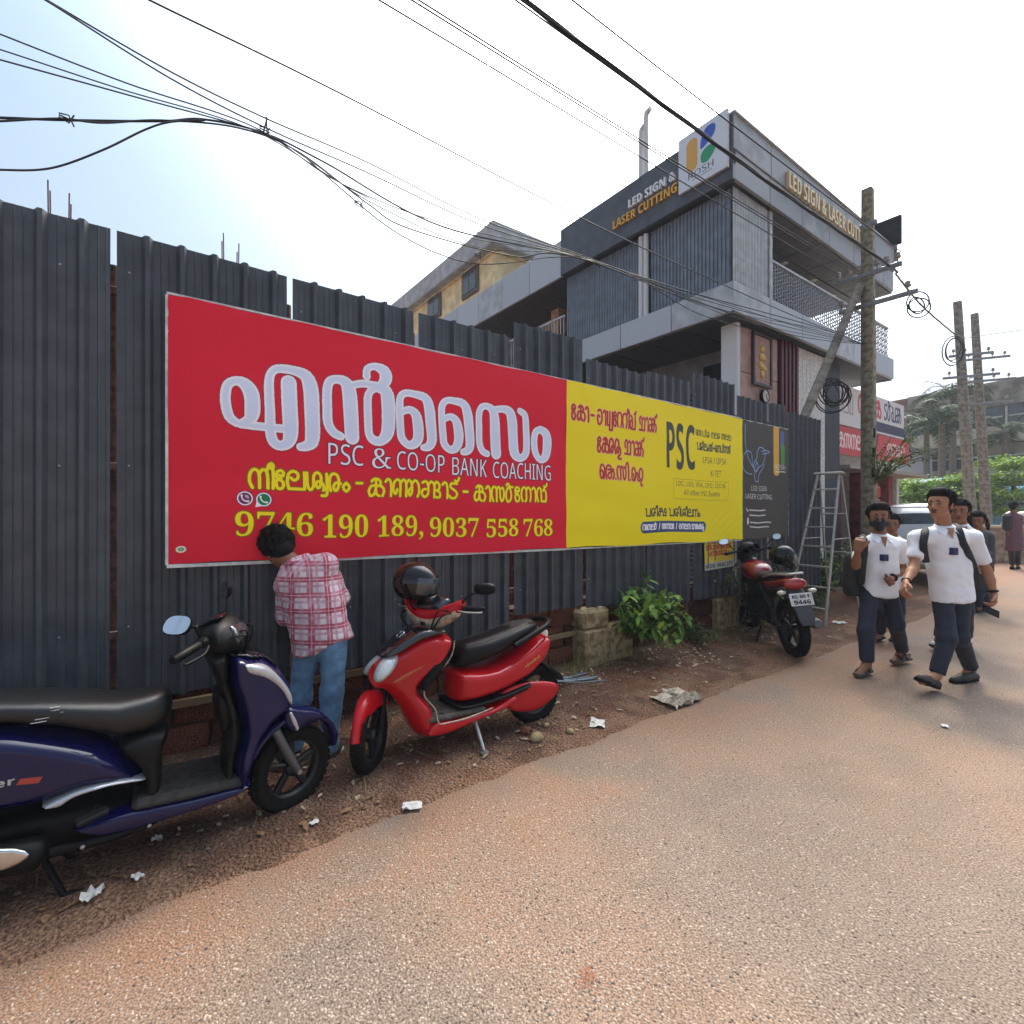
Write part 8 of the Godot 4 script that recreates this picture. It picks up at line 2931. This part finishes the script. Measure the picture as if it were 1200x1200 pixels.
func make_plants():
	var g1 := mat("5d7d33", 0.55, 0.0, {"back": Color(0.25, 0.35, 0.08), "both": true, "spec": 0.25})
	var g2 := mat("3f5c2a", 0.55, 0.0, {"back": Color(0.12, 0.2, 0.05), "both": true, "spec": 0.25})
	var g3 := mat("7d9a48", 0.5, 0.0, {"back": Color(0.35, 0.42, 0.1), "both": true, "spec": 0.25})
	var dk := mat("2f4227", 0.6, 0.0, {"back": Color(0.06, 0.1, 0.03), "both": true, "spec": 0.25})
	var gr := mat("64705c", 0.6, 0.0, {"back": Color(0.1, 0.12, 0.06), "both": true, "spec": 0.25})
	var bright := mat("7f9c3a", 0.55, 0.0, {"back": Color(0.45, 0.55, 0.12), "both": true, "spec": 0.25})
	var bright2 := mat("688635", 0.55, 0.0, {"back": Color(0.3, 0.4, 0.1), "both": true, "spec": 0.25})
	leafy_plant("leafy_bush", "bright green leafy bush leaning out over the mouldy stub", Vector3(3.98, 0.22, 0.06), 44, 0.66, Vector3(0.18, 0.32, 0.42), 0.14, 0.056, 15, [g1, g2, g3], 4)
	leafy_plant("creeping_weed", "low dark green weed creeping along the footing past the bush", Vector3(4.95, 0.05, 0.0), 14, 0.45, Vector3(0.3, 0.1, 0.5), 0.08, 0.035, 10, [g2, dk], 6)
	leafy_plant("small_leaved_shrub", "dark shrub with small pale leaves behind the red motorcycle", Vector3(6.5, 0.05, 0.06), 60, 0.85, Vector3(-0.1, 0.6, 0.2), 0.06, 0.024, 26, [dk, gr, gr], 8)
	leafy_plant("climbing_weed", "grey green climber hanging on the fence above the stub", Vector3(5.75, 0.55, 0.05), 9, 0.4, Vector3(-0.2, 0.7, 0.15), 0.06, 0.025, 9, [g2, gr], 10)
	leafy_plant("potted_shrub", "green shrub growing behind the ladder at the fence's end", Vector3(8.75, 0.0, -0.2), 44, 1.25, Vector3(0.0, 0.9, 0.1), 0.11, 0.04, 22, [g2, dk, g1], 12)
	leafy_plant("potted_shrub", "dense dark shrub at the foot of the tall mossy pole", Vector3(10.0, 0.0, 0.0), 40, 1.0, Vector3(0.1, 0.8, 0.2), 0.1, 0.04, 20, [g2, dk], 13)
	leafy_plant("pole_creeper", "small green creeper clinging to the tall mossy pole", Vector3(10.40, 2.0, 0.14), 22, 1.0, Vector3(-0.1, 0.6, 0.25), 0.07, 0.05, 12, [g1, g2], 14)
	leafy_plant("ladder_weed", "thin weeds growing beside the foot of the ladder", Vector3(7.75, 0.0, 0.05), 24, 0.5, Vector3(0.1, 0.8, 0.3), 0.08, 0.02, 12, [g2, gr], 15)
	var bark := mat("8d8578", 0.9, 0.0, {"tex": T.mould, "s": Vector3(1, 3, 1)})
	var palm_green := mat("38492c", 0.6, 0.0, {"back": Color(0.05, 0.07, 0.03), "both": true, "spec": 0.25})
	var fronds := [frond_mesh(2.0, 0.5, 1), frond_mesh(2.1, 0.75, 2), frond_mesh(1.8, 0.35, 3)]
	for q in [[1103.0, 497.0, 24.0, 1.0, "pale trunked palm left of the leaning pole"], [1085.0, 500.0, 27.0, 1.1, "dark trunked palm in front of the office block's brown end"], [1116.0, 462.0, 26.0, 0.95, "tallest palm rising behind the leaning pole"], [1177.0, 505.0, 26.0, 0.9, "palm between the crowded pole and the office windows"]]:
		var p := far_at(q[0], q[1], q[2])
		palm(q[4], Vector3(p.x, 0, p.z), p.y, q[3], int(q[0]), fronds, bark, palm_green)
	for q in [[1072.0, 22.0, 2.6, 3.0, "bright layered green tree above the silver hatchback", 5], [1125.0, 21.0, 2.7, 2.8, "bright green tree between the pale palm and the poles", 9], [1188.0, 20.0, 3.3, 3.2, "bright green spreading tree at the right edge", 11]]:
		var p := far_at(q[0], 600, q[1])
		tree("spreading_tree", q[4], Vector3(p.x, 0, p.z), q[2], Vector3(q[3], 1.0, q[3]) * 0.62, 4, 0.17, 5200, [bright, bright2, g3], bark, q[5])
	# grass and weeds along the footing
	var gs := Shape.new()
	rng.seed = 17
	for i in 900:
		var x := rng.randf_range(2.6, 8.4)
		if rng.randf() > (1.0 if x < 3.4 or x > 7.0 else 0.45):
			continue
		var z := 0.02 + absf(rng.randfn()) * (0.12 if x < 7.0 else 0.25)
		var p := Vector3(x, soil_y(x, z) - 0.005, z)
		var d := Vector3(rng.randf_range(-0.6, 0.6), 1, rng.randf_range(-0.3, 0.7)).normalized()
		leaf(gs, p, d, d.cross(Vector3.RIGHT).normalized(), rng.randf_range(0.05, 0.16), 0.008)
	var go := put("verge_grass", gs, mat("7c7d4c", 0.7, 0.0, {"both": true, "spec": 0.25}))
	go.set_meta("kind", "stuff")
	go.set_meta("label", "dry grass tufts along the foot of the fence")


# ---------------------------------------------------------------- litter, stones
func crumple(r: RandomNumberGenerator, size: float, high: float, n := 7) -> Shape:
	var s := Shape.new()
	s.flat()
	var p := []
	for i in n + 1:
		var row := []
		for k in n + 1:
			var u := (i / float(n) - 0.5) * size * 1.35
			var v := (k / float(n) - 0.5) * size
			row.append(Vector3(u + r.randf_range(-0.06, 0.06) * size, absf(r.randfn()) * high * 0.5 + 0.004, v + r.randf_range(-0.06, 0.06) * size))
		p.append(row)
	for i in n:
		for k in n:
			s.quad(p[i][k], p[i + 1][k], p[i + 1][k + 1], p[i][k + 1])
	return s


func make_litter():
	var r := RandomNumberGenerator.new()
	r.seed = 99
	var paper := mat("cdc9c2", 0.75, 0.0, {"both": true, "spec": 0.25})
	for q in [[108.0, 1052.0, 0.05, 0.03, "crumpled white paper scrap below the blue scooter, nearest the camera"], [161.0, 1029.0, 0.03, 0.015, "tiny white paper scrap under the blue scooter's footboard"], [483.0, 944.0, 0.07, 0.012, "flat torn white paper on the verge below the red scooter"], [368.0, 964.0, 0.03, 0.012, "white cigarette packet scrap near the blue front wheel"], [107.0 + 77.0, 988.0, 0.03, 0.02, "white scrap in the shade beneath the blue scooter"], [984.0, 731.0, 0.12, 0.02, "crumpled white wrapper at the ladder's foot"], [1107.0, 850.0, 0.04, 0.005, "small white paper fleck out on the road"], [700.0, 848.0, 0.10, 0.02, "pale torn wrapper among the leaves beside the footpath edge"]]:
		var g := on_ground(q[0], q[1], 0.01)
		var o := put("paper_scrap", crumple(r, q[2], q[3], 5), paper, self, Vector3(g.x, (soil_y(g.x, g.z) if g.z < 1.1 else 0.0) + 0.004, g.z))
		o.rotation.y = r.randf() * TAU
		tag(o, q[4], "paper", "paper scraps on the ground")
	var g := on_ground(792, 819, 0.01)
	var sk := put("plastic_sack", crumple(r, 0.26, 0.055, 9), mat("b8aa95", 0.5, 0.0, {"both": true, "tex": T.stain, "s": 6.0}), self, Vector3(g.x, 0.0, g.z))
	tag(sk, "crumpled beige plastic sack lying at the road edge below the bush", "sack")
	for q in [[616.0, 859.0, 0.05, "dark laterite lump behind the red scooter's rear wheel"], [629.0, 866.0, 0.055, "pale flat stone beside the laterite lump"], [640.0, 852.0, 0.03, "small grey stone near the cable bundle"], [668.0, 858.0, 0.035, "small brown stone on the verge among wrappers"]]:
		var p := on_ground(q[0], q[1], 0.01)
		var s := Shape.new()
		s.smooth()
		var b := Basis(Vector3.UP, r.randf() * 3.0)
		s.ball(Vector3.ZERO, Vector3(q[2], q[2] * 0.6, q[2] * 0.8), 9, b)
		tag(put("stone", s, M.laterite[r.randi() % 4] if q[0] < 620.0 else M.concrete, self, Vector3(p.x, soil_y(p.x, p.z) + q[2] * 0.25, p.z)), q[3], "stone", "loose stones on the verge")
	# cut bundle of grey cable behind the red scooter
	var c := on_ground(655, 805, 0.02)
	var cs := Shape.new()
	for i in 12:
		var z := r.randf_range(-0.06, 0.06)
		cs.tube(curve([Vector3(-0.35, 0.03, z * 0.5), Vector3(-0.1, 0.05 + r.randf() * 0.04, z), Vector3(0.15, 0.03, z * 1.6), Vector3(0.35 + r.randf() * 0.1, 0.01, z * 2.6)], 4), 0.005, 5)
	tag(put("cable_offcut", cs, mat("7d8a90", 0.6), self, Vector3(c.x, soil_y(c.x, c.z), c.z)), "bundle of grey cable offcuts on the verge behind the red scooter", "cable")
	# fallen leaves and twigs
	var ls := Shape.new()
	for i in 900:
		var x := r.randf_range(-0.9, 8.3)
		var z := r.randf_range(0.02, 1.05)
		if r.randf() < 0.5:
			z = r.randf_range(0.02, 0.55)
		var d := Vector3(r.randf_range(-1, 1), r.randf_range(-0.15, 0.25), r.randf_range(-1, 1)).normalized()
		leaf(ls, Vector3(x, soil_y(x, z) + 0.008, z), d, Vector3(r.randf_range(-0.3, 0.3), 1, r.randf_range(-0.3, 0.3)).normalized(), r.randf_range(0.025, 0.085), r.randf_range(0.01, 0.03))
	var lo := put("leaf_litter", ls, mat("8b6b48", 0.8, 0.0, {"both": true, "tex": T.stain, "s": 9.0}))
	lo.set_meta("kind", "stuff")
	lo.set_meta("label", "dry fallen leaves scattered over the verge")
	var l2 := Shape.new()
	for i in 520:
		var x := r.randf_range(-0.9, 8.3)
		var z := absf(r.randfn()) * 0.3 + 0.03 if r.randf() < 0.6 else r.randf_range(0.05, 1.0)
		if z > 1.05:
			continue
		var d := Vector3(r.randf_range(-1, 1), r.randf_range(-0.1, 0.3), r.randf_range(-1, 1)).normalized()
		leaf(l2, Vector3(x, soil_y(x, z) + 0.01, z), d, Vector3(r.randf_range(-0.4, 0.4), 1, r.randf_range(-0.4, 0.4)).normalized(), r.randf_range(0.02, 0.07), r.randf_range(0.012, 0.035))
	var l2o := put("bleached_litter", l2, mat("b9a98c", 0.8, 0.0, {"both": true, "tex": T.stain, "s": 9.0}))
	l2o.set_meta("kind", "stuff")
	l2o.set_meta("label", "bleached leaf and wrapper scraps scattered along the footing")
	var tw := Shape.new()
	for i in 60:
		var x := r.randf_range(-0.8, 8.0)
		var z := r.randf_range(0.05, 1.0)
		var d := Vector3(r.randf_range(-1, 1), 0.02, r.randf_range(-1, 1)).normalized() * r.randf_range(0.04, 0.16)
		tw.tube([Vector3(x, soil_y(x, z) + 0.006, z), Vector3(x, soil_y(x, z) + 0.014, z) + d], 0.003, 4)
	put("twig_litter", tw, M.wood).set_meta("kind", "stuff")
	# pebbles on the verge and the aggregate that stands out of the worn road
	var ps := Shape.new()
	ps.ball(Vector3.ZERO, Vector3(1.0, 0.42, 0.75), 6)
	var pm := ps.done()
	for job in [["verge_gravel", 5200, 1], ["road_aggregate", 70000, 2]]:
		var mm := MultiMesh.new()
		mm.transform_format = MultiMesh.TRANSFORM_3D
		mm.use_colors = true
		mm.mesh = pm
		mm.instance_count = job[1]
		for i in job[1]:
			var p: Vector3
			var sz: float
			var col: Color
			if job[2] == 1:
				var x := r.randf_range(-0.9, 8.4)
				var z := r.randf_range(0.0, 1.15)
				p = Vector3(x, soil_y(x, z), z)
				sz = 0.004 + 0.012 * pow(r.randf(), 4.0)
				col = lin(96, 70, 54).lerp(lin(140, 118, 100), pow(r.randf(), 2.0))
			else:
				# denser towards the tripod
				var d := 1.0 + 6.5 * pow(r.randf(), 1.5)
				var a := r.randf_range(-0.95, 0.95)
				var dirv := Basis(Vector3.UP, deg_to_rad(TURN)) * Vector3(tan(a) * 0.85, 0, -1)
				p = EYE + dirv * d
				p.y = patchy.get_noise_2d(p.x * 14.0, p.z * 14.0 + 70.0) * 0.006 - 0.05 * pow(clampf((1.35 - p.z) / 0.6, 0.0, 1.5), 2.0)
				if p.z < 1.3 + 0.12 * r.randfn() or p.z > 7.0:
					p.y = -1.0
				sz = r.randf_range(0.003, 0.0078)
				col = lin(128, 114, 103).lerp(lin(186, 165, 147), r.randf())
				if r.randf() < 0.09:
					col = lin(84, 76, 70)
				p.y += sz * -0.14
			mm.set_instance_transform(i, Transform3D(Basis(Vector3.UP, r.randf() * TAU) * Basis(Vector3.RIGHT, r.randf_range(-0.25, 0.25)) * Basis.from_scale(Vector3.ONE * sz), p))
			mm.set_instance_color(i, col)
		var o := MultiMeshInstance3D.new()
		o.name = job[0]
		o.multimesh = mm
		o.material_override = mat(Color.WHITE, 0.62, 0.0, {"vc": true, "spec": 0.4})
		add_child(o)
		o.set_meta("kind", "stuff")
	# brick red betel stain on the road
	var st := on_ground(690, 1152)
	var bs := Shape.new()
	bs.flat()
	for i in 55:
		var c0 := Vector3(r.randfn() * 0.020, 0, r.randfn() * 0.026)
		var size := r.randf_range(0.001, 0.0045)
		var ring := PackedVector3Array()
		for k in 7:
			ring.append(c0 + Vector3(cos(TAU * k / 7.0), 0, sin(TAU * k / 7.0)) * size)
		for v in ring.size():
			ring[v].y = i * 0.00012
		bs.fan(ring, false)
	tag(put("betel_stain", bs, mat("9a5a3e", 0.9, 0.0, {"both": true, "spec": 0.25}), self, Vector3(st.x, 0.0095, st.z)), "small orange red spit stain on the road in front", "stain")


func _ready():
	rng.seed = 77
	make_light_and_camera()
	make_materials()
	make_ground()
	make_fence()
	make_banners()
	make_plot()
	make_shop_building()
	make_cream_building()
	make_shop_row()
	make_far_building()
	make_vehicles()
	make_people()
	make_street()
	make_plants()
	make_litter()
